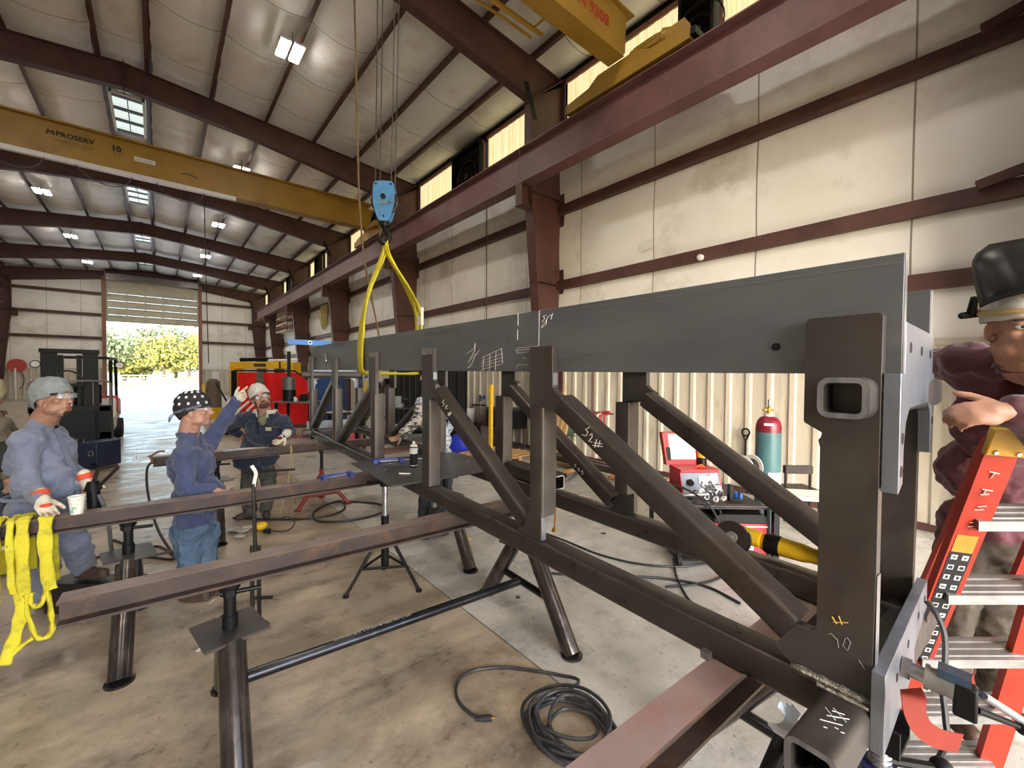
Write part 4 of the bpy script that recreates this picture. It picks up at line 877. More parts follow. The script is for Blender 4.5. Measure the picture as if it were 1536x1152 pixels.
b = MB(); b.lathe([(.115, 0), (.124, .02), (.124, 1.23), (.123, 1.25)], GC, n=32); b.build('body', mat('teal_cylinder', '#3f6468', '#466d71', scale=6, rough=.4, c3='#557b80'), t)
b = MB(); b.lathe([(.1245, 1.245), (.123, 1.31), (.11, 1.36), (.08, 1.40), (.045, 1.415)], GC, n=32); b.build('shoulder', mat('maroon_shoulder', '#6e1526', '#7b1a2c', scale=8, rough=.35), t)
b = MB(); b.lathe([(.045, 1.41), (.045, 1.435), (.03, 1.44)], GC, n=20); b.build('collar', M_white, t)
b = MB(); b.lathe([(.018, 1.435), (.018, 1.51), (.012, 1.52)], GC, n=12); b.cyl(GC+V((-.05, .04, 1.48)), GC+V((.04, -.03, 1.48)), .013, .013, 10); vv = b.build('valve', M_brass, t)
b = MB(); b.lathe([(.004, 1.52), (.012, 1.525), (.012, 1.59), (.004, 1.595)], GC, n=10); b.build('valve_stem', M_silver, vv)
d_ = -V((FW.x, FW.y, 0)).normalized(); s_ = V((-d_.y, d_.x, 0))
def band(r, z0, z1, a0, a1, n=10):
    b = MB(); c0 = math.atan2(d_.y, d_.x)
    b.grid(lambda s, q_: GC+V((r*math.cos(c0+a0+(a1-a0)*s), r*math.sin(c0+a0+(a1-a0)*s), z0+(z1-z0)*q_)), n, 1); return b
band(.1252, .66, .82, -.5, 1.35).build('printed_label', M_paper, t); band(.1235, 1.32, 1.345, -.9, -.15).build('shoulder_label', M_paper, t)
bb_ = MB(); c0 = math.atan2(d_.y, d_.x)
for i in range(6):
    for k in range(8): a = c0-.4+k*.21; bb_.obox(GC+V((.1258*math.cos(a), .1258*math.sin(a), .685+i*.022)), V((-math.sin(a), math.cos(a), 0))*.009, V((math.cos(a), math.sin(a), 0))*.0006, (0, 0, .004))
bb_.build('label_print', mat('grey_print', '#7d8a92', rough=.8), t)
# ------------------------------------------------------------------ work platform, stool
PL = fr((5.74, 1.62, 0), (.60, -.80, 0))
t = thing('work_platform', 'low folding aluminium work platform in front of the ribbed wall', 'platform', (5.74, 1.62, 0))
b = MB(PL); b.box((-.25, -.17, .46), (.62, .17, .485))
for i in range(9): b.box((-.25, -.16+i*.037, .485), (.62, -.145+i*.037, .49))
b.build('deck', mat('cream_deck', '#d4ccb4', '#c5bda6', scale=14, rough=.5), t)
b = MB(PL); b.box((-.25, -.185, .44), (.62, -.17, .492)); b.build('edge', M_alu, t)
for x, s in ((-.22, -.06), (.6, .10)):
    for y in (-.15, .15): b = MB(PL); b.cyl((x, y, .45), (x+s, y, .012), .02, .02, 8); b.build('leg', M_alu, t)
b = MB(PL); b.obox((.5, -.17, .41), (.05, 0, 0), (0, .015, 0), (0, 0, .045)); b.build('hinge', M_black, t)
b = MB(PL); b.box((.62, -.17, .38), (.66, .17, .41)); b.build('step_bar', M_alu, t)
sb = P(1196, 740, 5.4); sb = V((sb.x, sb.y, 0))
t = thing('old_chair', 'dark brown broken-backed chair between the platform and the wall', 'chair', sb)
b = MB(); b.obox(sb+V((0, 0, .66)), (.13, -.11, 0), (.02, .025, 0), (0, 0, .05)); b.build('backrest', M_iron, t); b = MB(); b.obox(sb+V((0, 0, .42)), (.13, -.11, 0), (.1, .12, 0), (0, 0, .02)); b.build('seat', M_iron, t)
for s in (-1, 1):
    b = MB(); b.cyl(sb+V((.12*s, -.1*s, 0)), sb+V((.12*s, -.1*s, .66)), .015, .015, 8); b.build('back_leg', M_iron, t); b = MB(); b.cyl(sb+V((.12*s-.12, -.1*s-.14, 0)), sb+V((.12*s-.1, -.1*s-.12, .42)), .015, .015, 8); b.build('front_leg', M_iron, t)
# ------------------------------------------------------------------ grinder on the far chord
G0 = T(2.06, .98, ZC1); gx = TM.to_3x3() @ V((.04, -1, 0)); gy = TM.to_3x3() @ V((-1, -.04, 0))
G = fr(G0, gx)
t = thing('angle_grinder', 'yellow angle grinder with dark disc lying on the far lower chord', 'grinder', G0)
dc = G @ V((.04, -.085, .07)); dn = G.to_3x3() @ V((.15, -1, .10))
b = MB(); b.cyl(dc-dn*.006, dc+dn*.006, .072, .072, 36); dd = b.build('disc', M_iron, t)
b = MB(); b.cyl(dc+dn*.006, dc+dn*.010, .026, .024, 20); b.cyl(dc+dn*.01, dc+dn*.016, .010, .009, 6); b.build('flange_nut', M_alu, dd)
b = MB(G); b.loft([[(x, -.02+r*math.cos(a), .07+r*.9*math.sin(a)) for a in [2*PI*i/16 for i in range(16)]] for x, r in ((.02, .03), (.05, .045), (.11, .042), (.14, .036))]); b.build('gear_head', M_yell2, t)
b = MB(G); b.loft([[(x, .0+r*math.cos(a), .058+r*.95*math.sin(a)) for a in [2*PI*i/16 for i in range(16)]] for x, r in ((.14, .038), (.17, .044), (.30, .040), (.33, .033), (.44, .034), (.46, .026))]); b.build('body', M_yell2, t)
b = MB(G); b.loft([[(x, .0+r*math.cos(a), .058+r*.95*math.sin(a)) for a in [2*PI*i/16 for i in range(16)]] for x, r in ((.155, .0445), (.165, .047), (.205, .047), (.215, .044))]); b.build('grip_band', M_black, t)
b = MB(G); b.box((.38, -.04, .045), (.41, -.03, .065)); b.build('switch', M_black, t)
b = MB(); b.torus(dc-dn*.01, dn, .076, .006, 28, 6, .3, 3.6); b.build('guard', M_iron, t)
b = MB(G); b.tube([(.46, 0, .06), (.53, 0, .05), (.56, .05, .02), (.5, .1, .012)], .006, 6, smooth=4); b.build('cord', M_hose, t)
# ------------------------------------------------------------------ square tubes, timbers and clutter along the wall
def ground_tube(c, d, L_, w, z, lab, grp=None, m=None, name='square_tube', timber=False):
    c = V(c); d = V(d).normalized(); p0, p1 = c+V((0, 0, z)), c+d*L_+V((0, 0, z))
    b = MB(); s = V((-d.y, d.x, 0))*(w/2)
    if timber: b.obox((p0+p1)/2, d*(L_/2), s, (0, 0, w/2))
    else: b.rhs(p0, p1, w, w, .007, r=.012)
    return tag(b.build(name, m or M_steel_d), lab, 'timber' if timber else 'tube', grp)
e0 = atz(1000, 717, .2); e1 = atz(1010, 709, .2)
for i, (e, l) in enumerate(((V((5.95, 3.55, 0)), 'square tube on the floor by the ribbed wall, open end nearest the wire feeder'), (V((6.12, 3.62, 0)), 'square tube on the floor, lying against the ribbed wall side of the pair'))): ground_tube(e, (.05, 1, 0), 2.4, .11, .20, l)
for i, (y, l) in enumerate(((3.7, 'short timber under the pair of square tubes, close to the feeder'), (5.2, 'short timber under the pair of square tubes, at their far end'))): ground_tube((5.6, y, 0), (1, .06, 0), .95, .11, .056, l, m=M_wood, name='timber', timber=True)
rnd = random.Random(11)
cl = [(5.3, 4.9, 1.3, .09, 'pale pipe lying near the far chord, below the green hose'), (5.6, 5.15, 1.6, .07, 'dark bar in the scrap pile below the green hose'), (5.9, 4.6, 1.1, .10, 'short dark tube in the scrap beside the wall'), (5.15, 5.6, 1.2, .08, 'thin grey bar on the floor by the pallet'), (6.2, 5.3, 1.5, .1, 'brown timber lying against the wall base')]
for i, (x, y, L_, w, l) in enumerate(cl):
    d = V((rnd.uniform(-.4, .4), 1, 0)).normalized()
    if i == 4: ground_tube((x, y, 0), (.1, 1, 0), L_, w, w/2+.002, l, m=M_wood, name='timber', timber=True)
    elif i == 0: b = MB(); b.cyl(V((x, y, .05)), V((x, y, .05))+V((1, .45, .0))*.8, .04, .04, 14); tag(b.build('pipe', M_silver), l, 'pipe')
    else: ground_tube((x, y, 0), d, L_, w, w/2+.004, l, m=M_steel)
b = MB(); b.torus((6.0, 4.35, .1), (.2, .3, 1), .13, .035, 20, 8); tag(b.build('hose_coil', mat('orange_brown_coil', '#c58a4f', '#a97442', scale=30, rough=.7)), 'orange-brown coil lying beyond the loose square tube', 'hose')
b = MB(); b.prism([(5.25, 3.05, .004), (5.5, 2.9, .004), (5.62, 2.98, .004), (5.45, 3.1, .004), (5.3, 3.22, .004)], (0, 0, .01)); tag(b.build('rag', M_paper), 'crumpled white rag on the floor behind the far chord', 'rag')
for i, (x, y, l) in enumerate(((5.36, 3.75, 'small pale wood block on the floor behind the far post'), (5.47, 3.66, 'smaller pale wood block nearest the red lid'))): b = MB(); b.box((x, y, 0), (x+.09, y+.07, .1)); tag(b.build('wood_block', M_wood), l, 'wood block')
# pallet
t = thing('wooden_pallet', 'slatted wooden pallet lying on the floor between the truss and the wall', 'pallet', (6.0, 7.2, 0))
PM = fr((5.22, 6.62, 0), (1, .12, 0))
for i in range(7): b = MB(PM); b.box((0, i*.19, .10), (1.25, i*.19+.1, .122)); b.build('board', M_wood, t)
for x in (0, .58, 1.16): b = MB(PM); b.box((x, 0, 0), (x+.09, 1.24, .10)); b.build('runner', M_wood, t)
# black job box on its cart
JB = fr((6.25, 7.55, 0), (0, 1, 0))
t = thing('tool_cart', 'brown-black steel tool box on a legged rolling cart by the wall', 'cart', (6.45, 7.95, 0))
b = MB(JB); b.box((0, -.55, .55), (.95, 0, .97)); b.build('box', M_black, t, bevel=.01)
b = MB(JB); b.prism([(-.01, -.56, .97), (-.01, .01, .97), (-.01, -.05, 1.03), (-.01, -.5, 1.03)], (.97, 0, 0)); b.build('lid', M_iron, t)
for x in (.02, .88): 
    for y in (-.52, -.06): b = MB(JB); b.box((x, y, .06), (x+.05, y+.05, .55)); b.build('leg', mat('rusty_leg', '#54433a', rough=.7), t)
b = MB(JB); b.box((0, -.55, .12), (.95, 0, .16)); b.build('bottom_shelf', M_iron, t)
for x in (.05, .88): b = MB(JB); b.cyl((x, -.08, .06), (x+.04, -.08, .06), .06, .06, 14); b.build('caster', M_rubber, t)
b = MB(JB); b.torus((.02, .03, .72), (0, 1, 0), .07, .018, 20, 8); b.torus((.03, .045, .66), (.2, 1, 0), .10, .014, 20, 8); tag(b.build('rope_hank', M_rope), 'tan rope hank hanging on the end of the black tool box', 'rope')
b = MB(); b.ell((6.6, 8.62, .22), (.16, .2, .22)); tag(b.build('black_bag', M_rubber), 'dark round bag on the floor beside the black tool box', 'bag')
# leaning boards, hose on the wall, pipe drop with manifold
for i, (y, h, l) in enumerate(((6.50, 1.45, 'tallest leaning board by the green hose'), (6.38, 1.3, 'middle leaning board by the green hose'), (6.26, 1.15, 'shortest leaning board by the green hose'))):
    b = MB(); b.prism([(6.55, y, 0), (6.62, y, 0), (7.04, y+.05, h), (6.98, y+.05, h)], (0, .09, 0)); tag(b.build('leaning_board', M_wood), l, 'board')
b = MB(); c = V((7.0, 6.35, .92))
b.tube([c+V((-.02+.0*i, .23*math.cos(i*.42)+.03*math.sin(i*1.7), -.22*(1-math.cos(i*.42+1.2))*.6+.06*math.sin(i*.9)-.003*i)) for i in range(70)], .009, 6); tag(b.build('green_hose', M_green), 'tangled thin green hose hanging on the ribbed wall', 'hose')
t = thing('air_manifold', 'dark pipe drop ending in a red-fitted hose manifold on the ribbed wall', 'pipe', (7.0, 5.6, .55))
b = MB(); b.tube([(7.0, 5.74, 2.3), (7.0, 5.74, 1.09), (7.0, 5.70, 1.06), (7.0, 5.2, 1.06)], .018, 8); b.build('pipe', mat('rusty_pipe', '#5b3a30', rough=.6), t)
b = MB(); b.cyl((7.0, 5.45, 1.06), (7.0, 5.30, 1.09), .03, .03, 10); b.build('valve', M_redp, t)
for i, (y, m, e) in enumerate(((5.60, M_redp, .45), (5.48, M_white, .52), (5.40, M_redp, .40), (5.30, M_redp, .36))): b = MB(); b.tube([(6.98, y, 1.05), (6.93, y+.05, 1.02), (6.92, y+.06, .9), (6.95, y+.04, .6), (6.97, y, e)], .016, 7, smooth=4); b.build('hose', m, t)
b = MB(); b.tube([(7.0, 2.70, .1), (7.0, 2.70, .86)], .017, 8); b.torus((7.0, 2.70, .97), (1, 0, 0), .055, .015, 18, 8); b.tube([(7.0, 2.70, .84), (7.0, 2.66, .92)], .014, 6); b.tube([(7.0, 2.70, .84), (7.0, 2.74, .92)], .014, 6); tag(b.build('shovel_handle', M_black), 'black D-grip handle leaning on the wall left of the gas cylinder', 'handle')
# wall details
b = MB(); b.lathe([(.05, 0), (.05, .05), (.035, .08), (.01, .09)], (6.93, 3.42, 3.8), (-1, 0, 0), n=14); tag(b.build('wall_fitting', M_white), 'small white round fitting on the middle girt', 'fitting')
b = MB(); b.prism([(6.985, 4.62, 4.16), (6.985, 4.38, 4.20), (6.985, 4.36, 4.36), (6.985, 4.60, 4.33)], (-.004, 0, 0)); tag(b.build('tape_patch', M_white), 'white torn tape patch on the insulated wall', 'tape')
t = thing('rope_bundle', 'pale yellow rope bundle hanging on the wall beside a far column', 'rope', (6.9, 24.0, 4.1)); rnd = random.Random(5)
b = MB()
for i in range(26):
    y = 23.6+rnd.uniform(0, .8); z0 = 5.5-rnd.uniform(0, .2); z1 = 4.2+rnd.uniform(0, .6); x = 6.9+rnd.uniform(-.08, .05); b.tube([(x, y, z0), (x-.03, y+.06, (z0+z1)/2), (x, y+.1, z1), (x+.02, y+.15, (z0+z1)/2), (x, y+.1, z0)], .025, 5, smooth=3)
b.build('strands', mat('pale_yellow_rope', '#d9cd9a', '#c9b878', scale=14, rough=.9), t)
t = thing('wall_rack', 'pale grid-like rack hanging between two far columns under the runway', 'rack', (6.6, 31.6, 4.5))
for x in (6.3, 6.75): 
    for i in range(6): b = MB(); b.box((x, 29.9+i*.62, 4.55), (x+.05, 29.98+i*.62, 5.5)); b.build('upright', M_frame2, t)
for z in (4.55, 5.0, 5.45): b = MB(); b.box((6.3, 29.9, z), (6.8, 33.1, z+.07)); b.build('shelf', mat('pale_shelf', '#d6c8b8', rough=.7), t)
b = MB(); b.box((6.35, 29.9, 5.6), (6.7, 33.1, 5.95)); b.build('top_beam', M_frame2, t)
t = thing('hose_reel', 'red oval hose reel on the end wall beside the left column', 'hose reel', (-6.9, YE-.3, 1.4))
b = MB(); b.cyl((-6.9, YE-.2, 2.18), (-6.9, YE-.45, 2.18), .42, .42, 28); b.build('drum', mat('faded_red', '#b4483c', rough=.5), t); b = MB(); b.tube([(-6.75, YE-.4, 1.85), (-6.6, YE-.4, 1.4), (-6.65, YE-.4, .9), (-6.8, YE-.4, .7)], .03, 7, smooth=4); b.build('hose', M_hoseg, t)
b = MB(); b.cyl((-6.95, YE-.5, 0), (-6.95, YE-.5, 2.0), .05, .05, 10); tag(b.build('standpipe', M_white), 'white upright pipe under the red hose reel', 'pipe')
# ------------------------------------------------------------------ black curtain, benches, bollards, red screen
b = MB(); b.grid(lambda s, q_: (6.22+.05*math.sin(s*70), 9.28+4.6*s, .12+2.1*q_), 150, 4); t_c = b.build('welding_curtain', M_curtain); tag(t_c, 'wide black welding curtain in front of the side wall, seen through the truss', 'curtain')
def bench(org, ax, L_, D_, H_, lab, drawers=True, top=M_iron):
    B_ = fr(org, ax); t = thing('workbench', lab, 'workbench', org)
    b = MB(B_); b.box((0, 0, H_-.04), (L_, D_, H_)); b.build('top', top, t)
    for x in (.03, L_-.09):
        for y in (.04, D_-.1): b = MB(B_); b.box((x, y, 0), (x+.06, y+.06, H_-.04)); b.build('leg', M_black, t)
    b = MB(B_); b.box((.06, .06, .22), (L_-.06, D_-.06, .25)); b.build('shelf', M_black, t)
    if drawers: b = MB(B_); b.box((L_*.45, .05, .3), (L_*.9, D_-.05, H_-.05)); b.build('drawer_box', M_black, t)
    return B_
B2 = bench((4.62, 10.75, 0), (.83, -.56, 0), 1.5, .7, .93, 'dark steel bench in front of the black curtain, grey machine on top')
t = thing('bench_machine', 'grey bench machine on the bench by the black curtain', 'machine', B2 @ V((.3, .35, .93)))
b = MB(B2); b.box((.05, .2, .93), (.42, .5, 1.02)); b.box((.1, .25, 1.02), (.36, .45, 1.22)); b.build('body', mat('machine_grey', '#8d9090', '#7b7e7e', scale=12, rough=.5), t); b = MB(B2); b.cyl((.42, .35, 1.12), (.55, .35, 1.12), .05, .05, 14); b.build('spindle', M_iron, t)
B1 = bench((2.78, 10.3, 0), (.80, -.6, 0), .95, .7, .92, 'cluttered bench with white papers, behind the far truss posts', drawers=False)
for i, (x, y, r_, l) in enumerate(((.1, .1, .2, 'white sheet nearest the edge of the cluttered bench'), (.32, .22, -.3, 'white sheet in the middle of the cluttered bench'), (.2, .4, .05, 'white sheet at the back of the cluttered bench'))):
    b = MB(B2 if False else B1); c_, s__ = math.cos(r_), math.sin(r_); b.obox((x+.12, y+.1, .923+.004*i), (.14*c_, .14*s__, 0), (-.1*s__, .1*c_, 0), (0, 0, .001)); tag(b.build('paper_sheet', M_paper), l, 'paper')
t = thing('red_toolbox', 'small red drawer box under the cluttered bench', 'toolbox', B1 @ V((.55, .2, .25)))
b = MB(B1); b.box((.45, .1, .253), (.85, .5, .56)); b.build('case', M_redp, t)
for i in range(3): b = MB(B1); b.box((.47, .085, .27+i*.095), (.83, .1, .35+i*.095)); b.build('drawer', mat('pale_red_drawer', '#c2525a', rough=.5), t)
t = thing('yellow_glove', 'pale yellow glove on the cluttered bench', 'glove', B1 @ V((.75, .2, .92))); b = MB(B1); b.ell((.75, .2, .945), (.09, .05, .025)); [b.cyl((.82, .16+.025*i, .935), (.9, .15+.03*i, .932), .012, .009, 7) for i in range(4)]; b.build('palm', M_glove, t)
# blue cabinet behind
bc = P(490, 583, 12.6); BC = fr((bc.x-.35, bc.y+.2, 0), (.8, -.6, 0))
t = thing('blue_cabinet', 'dark blue cabinet with white stickers, behind the far truss brace', 'cabinet', BC @ V((.35, .25, 0)))
b = MB(BC); b.box((0, 0, .05), (.85, .5, 1.75)); b.build('body', mat('dark_blue', '#1d3a66', '#234273', scale=4, rough=.5), t)
for x, z in ((-.12, 1.55), (-.1, 1.25), (.5, 1.6)): b = MB(BC); b.cyl((x+.2, -.01, z), (x+.2, .001, z), .06, .06, 14); b.build('sticker', M_white, t)
b = MB(BC); b.box((.05, -.008, .9), (.16, .0, 1.1)); b.build('sticker', M_white, t)
for x, y, z1, lab in ((6.15, 14.7, 1.5, 'yellow bollard standing before the black curtain, closest to the bench'), (6.45, 17.0, 1.5, 'farther yellow bollard, seen beside a far truss brace')):
    b = MB(); b.cyl((x, y, 0), (x, y, z1), .085, .085, 18); tag(b.build('bollard', M_yell2), lab, 'bollard')
b = MB(); b.box((5.44, 7.2, 0), (5.50, 7.28, 1.62)); tag(b.build('yellow_post', M_yell2), 'narrow yellow flat post beside the dark far truss post', 'post')
b = MB(); b.tube([(6.3, 13.2, 1.0), (6.35, 13.0, .6), (6.3, 12.8, .2), (6.2, 12.9, .05)], .05, 8, smooth=4); tag(b.build('red_cable_bundle', M_redp), 'dark red hose bundle hanging before the yellow bollard', 'hose')
# blue tarp bundle, red trolley jacks, stands, buckets
b = MB(); b.loft([[(5.52+r*math.cos(a)*1.1, 8.35+r*math.sin(a), z+.02*math.sin(5*a)) for a in [2*PI*i/18 for i in range(18)]] for r, z in ((.30, 0), (.36, .15), (.33, .32), (.2, .42), (.05, .44))]); tag(b.build('tarp_bundle', M_bluebin), 'crumpled bright blue tarp on the floor beside the patterned shirt', 'tarp')
def trolley(x, y, lab):
    t = thing('trolley_jack', lab, 'jack', (x, y, 0)); b = MB(); b.obox((x, y, .14), (.28, -.1, 0), (.05, .13, 0), (0, 0, .07)); b.build('body', mat('jack_bright_red', '#d1301f', rough=.45), t)
    b = MB(); b.cyl((x+.2, y-.05, .16), (x+.35, y-.1, .5), .02, .02, 8); b.build('handle', M_iron, t)
    for s in (-1, 1): b = MB(); b.cyl((x+.22*s, y-.08*s-.12, .05), (x+.22*s, y-.08*s+.12, .05), .05, .05, 12); b.build('wheel', M_iron, t)
trolley(6.5, 9.6, 'red trolley jack on the floor just behind the blue tarp'); trolley(6.45, 9.2, 'red trolley jack under the blue-topped stand')
t = thing('pipe_stand', 'slim stand with blue vee head and black crossbar by the side wall', 'stand', (6.88, 9.6, 0))
b = MB(); b.cyl((6.88, 9.6, 0), (6.88, 9.6, 1.1), .025, .025, 10); b.build('post', M_alu, t); b = MB(); b.cyl((6.75, 9.8, .98), (6.97, 9.45, .98), .022, .022, 8); b.build('crossbar', M_black, t)
b = MB(); b.cyl((6.88, 9.6, 1.08), (6.88, 9.6, 1.16), .03, .05, 10); b.obox((6.93, 9.66, 1.2), (.01, .05, .03), (.02, 0, 0), (0, -.02, .03)); b.obox((6.97, 9.54, 1.2), (.01, .05, -.03), (.02, 0, 0), (0, .02, .03)); b.build('vee_head', mat('head_blue', '#33486b', rough=.5), t)
for a in (0, 2.1, 4.2): b = MB(); b.cyl((6.88, 9.6, .25), (6.95+.16*math.cos(a), 9.6+.25*math.sin(a), 0), .016, .016, 7); b.build('leg', M_alu, t)
def bucket(x, y, h, r, m, lab, z=0):
    t = thing('bucket', lab, 'bucket', (x, y, z)); b = MB(); b.lathe([(r*.85, z), (r, z+h), (r*.95, z+h), (r*.8, z+.02)], (x, y, 0), n=22, cap=False); b.build('pail', m, t); b = MB(); b.lathe([(r*.85, z+.005), (.001, z+.006)], (x, y, 0), n=22); b.build('bottom', m, t); b = MB(); b.torus((x, y, z+h), (0, 0, 1), r, .008, 22, 6); b.build('rim', m, t)
bucket(6.6, 8.85, .5, .2, mat('bucket_grey', '#77756f', '#6a6862', scale=8, rough=.6), 'grey bucket on the floor next to the narrow yellow post')
bucket(6.85, 10.1, .4, .17, M_white, 'white bucket by the black curtain edge, standing on a low crate', z=.45)
b = MB(); b.box((6.65, 9.95, 0), (7.0, 10.35, .45)); tag(b.build('crate', M_iron), 'dark low crate under the white bucket', 'crate')
# red vinyl screen on a frame, yellow machine behind
SL = P(357, 640, 13.6); SL = V((SL.x, SL.y, 0)); SR = P(464, 640, 13.4); SR = V((SR.x, SR.y, 0)); ds = (SR-SL).normalized(); Ls = (SR-SL).length
t = thing('welding_screen', 'bright red vinyl welding screen behind the man in navy jacket', 'screen', (SL+SR)/2)
nn = V((-ds.y, ds.x, 0)); b = MB(); b.grid(lambda s, q_: SL+ds*(Ls*s)+nn*(.02*math.sin(s*26)+.012*math.sin(q_*9+s*7))+V((0, 0, .12+1.72*q_-(.35*max(0, (s-.78)/.22)**2 if q_ > .95 else 0))), 60, 24); b.build('curtain', M_red, t, ang=80)
b = MB(); b.tube([SL-ds*.08, SL-ds*.08+V((0, 0, 1.9)), SL+ds*Ls*.8+V((0, 0, 1.9)), SR+V((0, 0, 1.6)), SR], .03, 8); b.build('frame', M_black, t)
b = MB(); b.obox(SL-ds*.12+V((0, 0, .95)), ds*.06, nn*.05, (0, 0, .95)); b.build('side_post', M_black, t)
b = MB(); b.grid(lambda s, q_: SL+ds*(Ls*.33+.26*(s-.5)*(1.0-.0*q_)*(.8+.35*(1-q_)))-nn*.04+V((0, 0, 1.45+.42*q_)), 8, 8); tag(b.build('hanging_rag', mat('grey_brown_rag', '#6a6058', '#5a5149', scale=9, rough=.9, bump=.4)), 'grey-brown cloth hung over the top of the red screen', 'rag')
YM = fr(P(344, 640, 15.2)*1.0-V((0, 0, P(344, 640, 15.2).z)), ds)
t = thing('yellow_machine', 'yellow machine frame rising behind the red screen', 'machine', YM @ V((1.2, .3, 0)))
b = MB(YM); b.box((.03, 0, 1.98), (2.4, .5, 2.22)); b.build('top_beam', M_yell2, t, bevel=.01)
for x in (.03, 2.25): b = MB(YM); b.box((x, 0, 0), (x+.15, .5, 1.98)); b.build('side_frame', M_yell2, t)
b = MB(YM); b.box((.95, -.01, 2.05), (1.4, .0, 2.16)); b.build('name_plate', mat('dark_plate', '#3c4046', rough=.5), t)
b = MB(YM); b.box((1.9, -.01, 1.98), (1.95, .0, 2.22)); b.build('seam', M_black, t)
b = MB(YM); b.cyl((.3, .2, 2.30), (1.3, .25, 2.32), .07, .07, 12); tag(b.build('black_cylinder', M_black), 'black rod lying on top of the yellow machine', 'rod')
b = MB(YM); b.cyl((1.2, .3, 2.275), (2.45, .2, 2.30), .045, .045, 10); tag(b.build('white_tube', M_white), 'white tube lying on top of the yellow machine', 'tube')
# table with drum in front of the red screen
TB = fr(P(418, 640, 11.8)*1.0-V((0, 0, P(418, 640, 11.8).z)), ds); 
tb = thing('work_table', 'steel table with clutter in front of the red screen, black drum on it', 'table', TB @ V((.5, .3, 0)))
b = MB(TB); b.box((-.2, 0, 1.0), (1.0, .7, 1.04)); b.build('top', M_alu, tb)
for x in (-.15, .9): 
    for y in (.05, .6): b = MB(TB); b.box((x, y, 0), (x+.06, y+.06, 1.0)); b.build('leg', M_black, tb)
b = MB(TB); b.box((-.1, .1, .3), (.9, .6, .34)); b.build('shelf', mat('rusty_shelf', '#5a4034', rough=.8), tb)
t = thing('drum', 'black and grey drum on a dark pole, standing on the table before the red screen', 'drum', TB @ V((.1, .3, 1.04)))
b = MB(TB); b.lathe([(.17, 1.04), (.175, 1.36)], (.12, .3, 0), n=22); b.build('lower_can', M_black, t); b = MB(TB); b.lathe([(.165, 1.36), (.165, 1.72), (.15, 1.72)], (.12, .3, 0), n=22); b.build('upper_can', mat('dull_zinc', '#6d706d', '#5b5e5b', scale=9, rough=.5, metal=.4), t); b = MB(TB); b.cyl((.12, .3, 1.5), (.12, .3, 2.45), .045, .045, 10); b.build('pole', M_black, t)
t = thing('bench_vise', 'dark vise on the table beside the drum', 'vise', TB @ V((.55, .3, 1.04))); b = MB(TB); b.box((.45, .25, 1.04), (.62, .4, 1.12)); b.box((.5, .2, 1.12), (.58, .45, 1.24)); b.build('body', M_iron, t); b = MB(TB); b.cyl((.54, .0, 1.17), (.54, .2, 1.17), .02, .02, 8); b.build('screw', M_iron, t)
bucket(*(TB @ V((.42, .12, 0))).to_2d(), .12, .05, M_white, 'small white cup on the table beside the black drum', z=1.041)
# hand truck with grey wheel
HW = P(345, 628, 12.6); HT = fr((HW.x, HW.y, 0), ds)
t = thing('hand_truck', 'yellow and white hand truck with grey wheel, beside the door opening', 'hand truck', (HW.x, HW.y, 0))
for y in (-.18, .18): b = MB(HT); b.cyl((0, y-.03, .18), (0, y+.03, .18), .18, .18, 24); w_ = b.build('wheel', M_rubber, t); b = MB(HT); b.cyl((0, y-.034, .18), (0, y+.034, .18), .11, .11, 20); b.build('rim', M_alu, w_)
b = MB(HT); b.box((-.35, -.2, .02), (-.05, .2, .1)); b.build('toe_plate', M_yell2, t)
b = MB(HT); b.tube([(.05, -.2, .18), (.45, -.2, .75), (.75, -.2, 1.0)], .035, 8); b.tube([(.05, .2, .18), (.45, .2, .75), (.75, .2, 1.0)], .035, 8); b.build('frame_tubes', M_white, t)
tr2 = P(318, 610, 15.5); tq = fr((tr2.x-.2, tr2.y, 0), ds)
t = thing('cylinder_trolley', 'brown-draped yellow trolley by the right jamb of the open door', 'trolley', (tr2.x, tr2.y, 0))
b = MB(tq); b.box((-.1, 0, .1), (.4, .4, .55)); b.build('base', M_yell2, t); b = MB(tq); b.loft([[(.15+r*math.cos(a), .2+r*math.sin(a), z) for a in [2*PI*i/14 for i in range(14)]] for r, z in ((.26, .55), (.25, 1.0), (.2, 1.5), (.1, 1.6))]); b.build('drape', mat('brown_cover', '#5b5148', '#6a5f55', scale=9, rough=.9, bump=.4), t); b = MB(tq); b.cyl((.1, -.1, .5), (.0, -.08, 1.4), .05, .05, 10); b.build('yellow_bar', M_yell2, t); b = MB(tq); b.tube([(.35, .1, 1.45), (.7, 0, 1.0), (.95, 0, .6)], .03, 7); b.build('boom', M_iron, t)
# white paper sheets on wall next to the door
b = MB(); b.box((3.3, YE-.12, 1.0), (3.75, YE-.10, 1.9)); tag(b.build('notice', M_paper), 'white notice on the end wall beside the open door', 'notice')
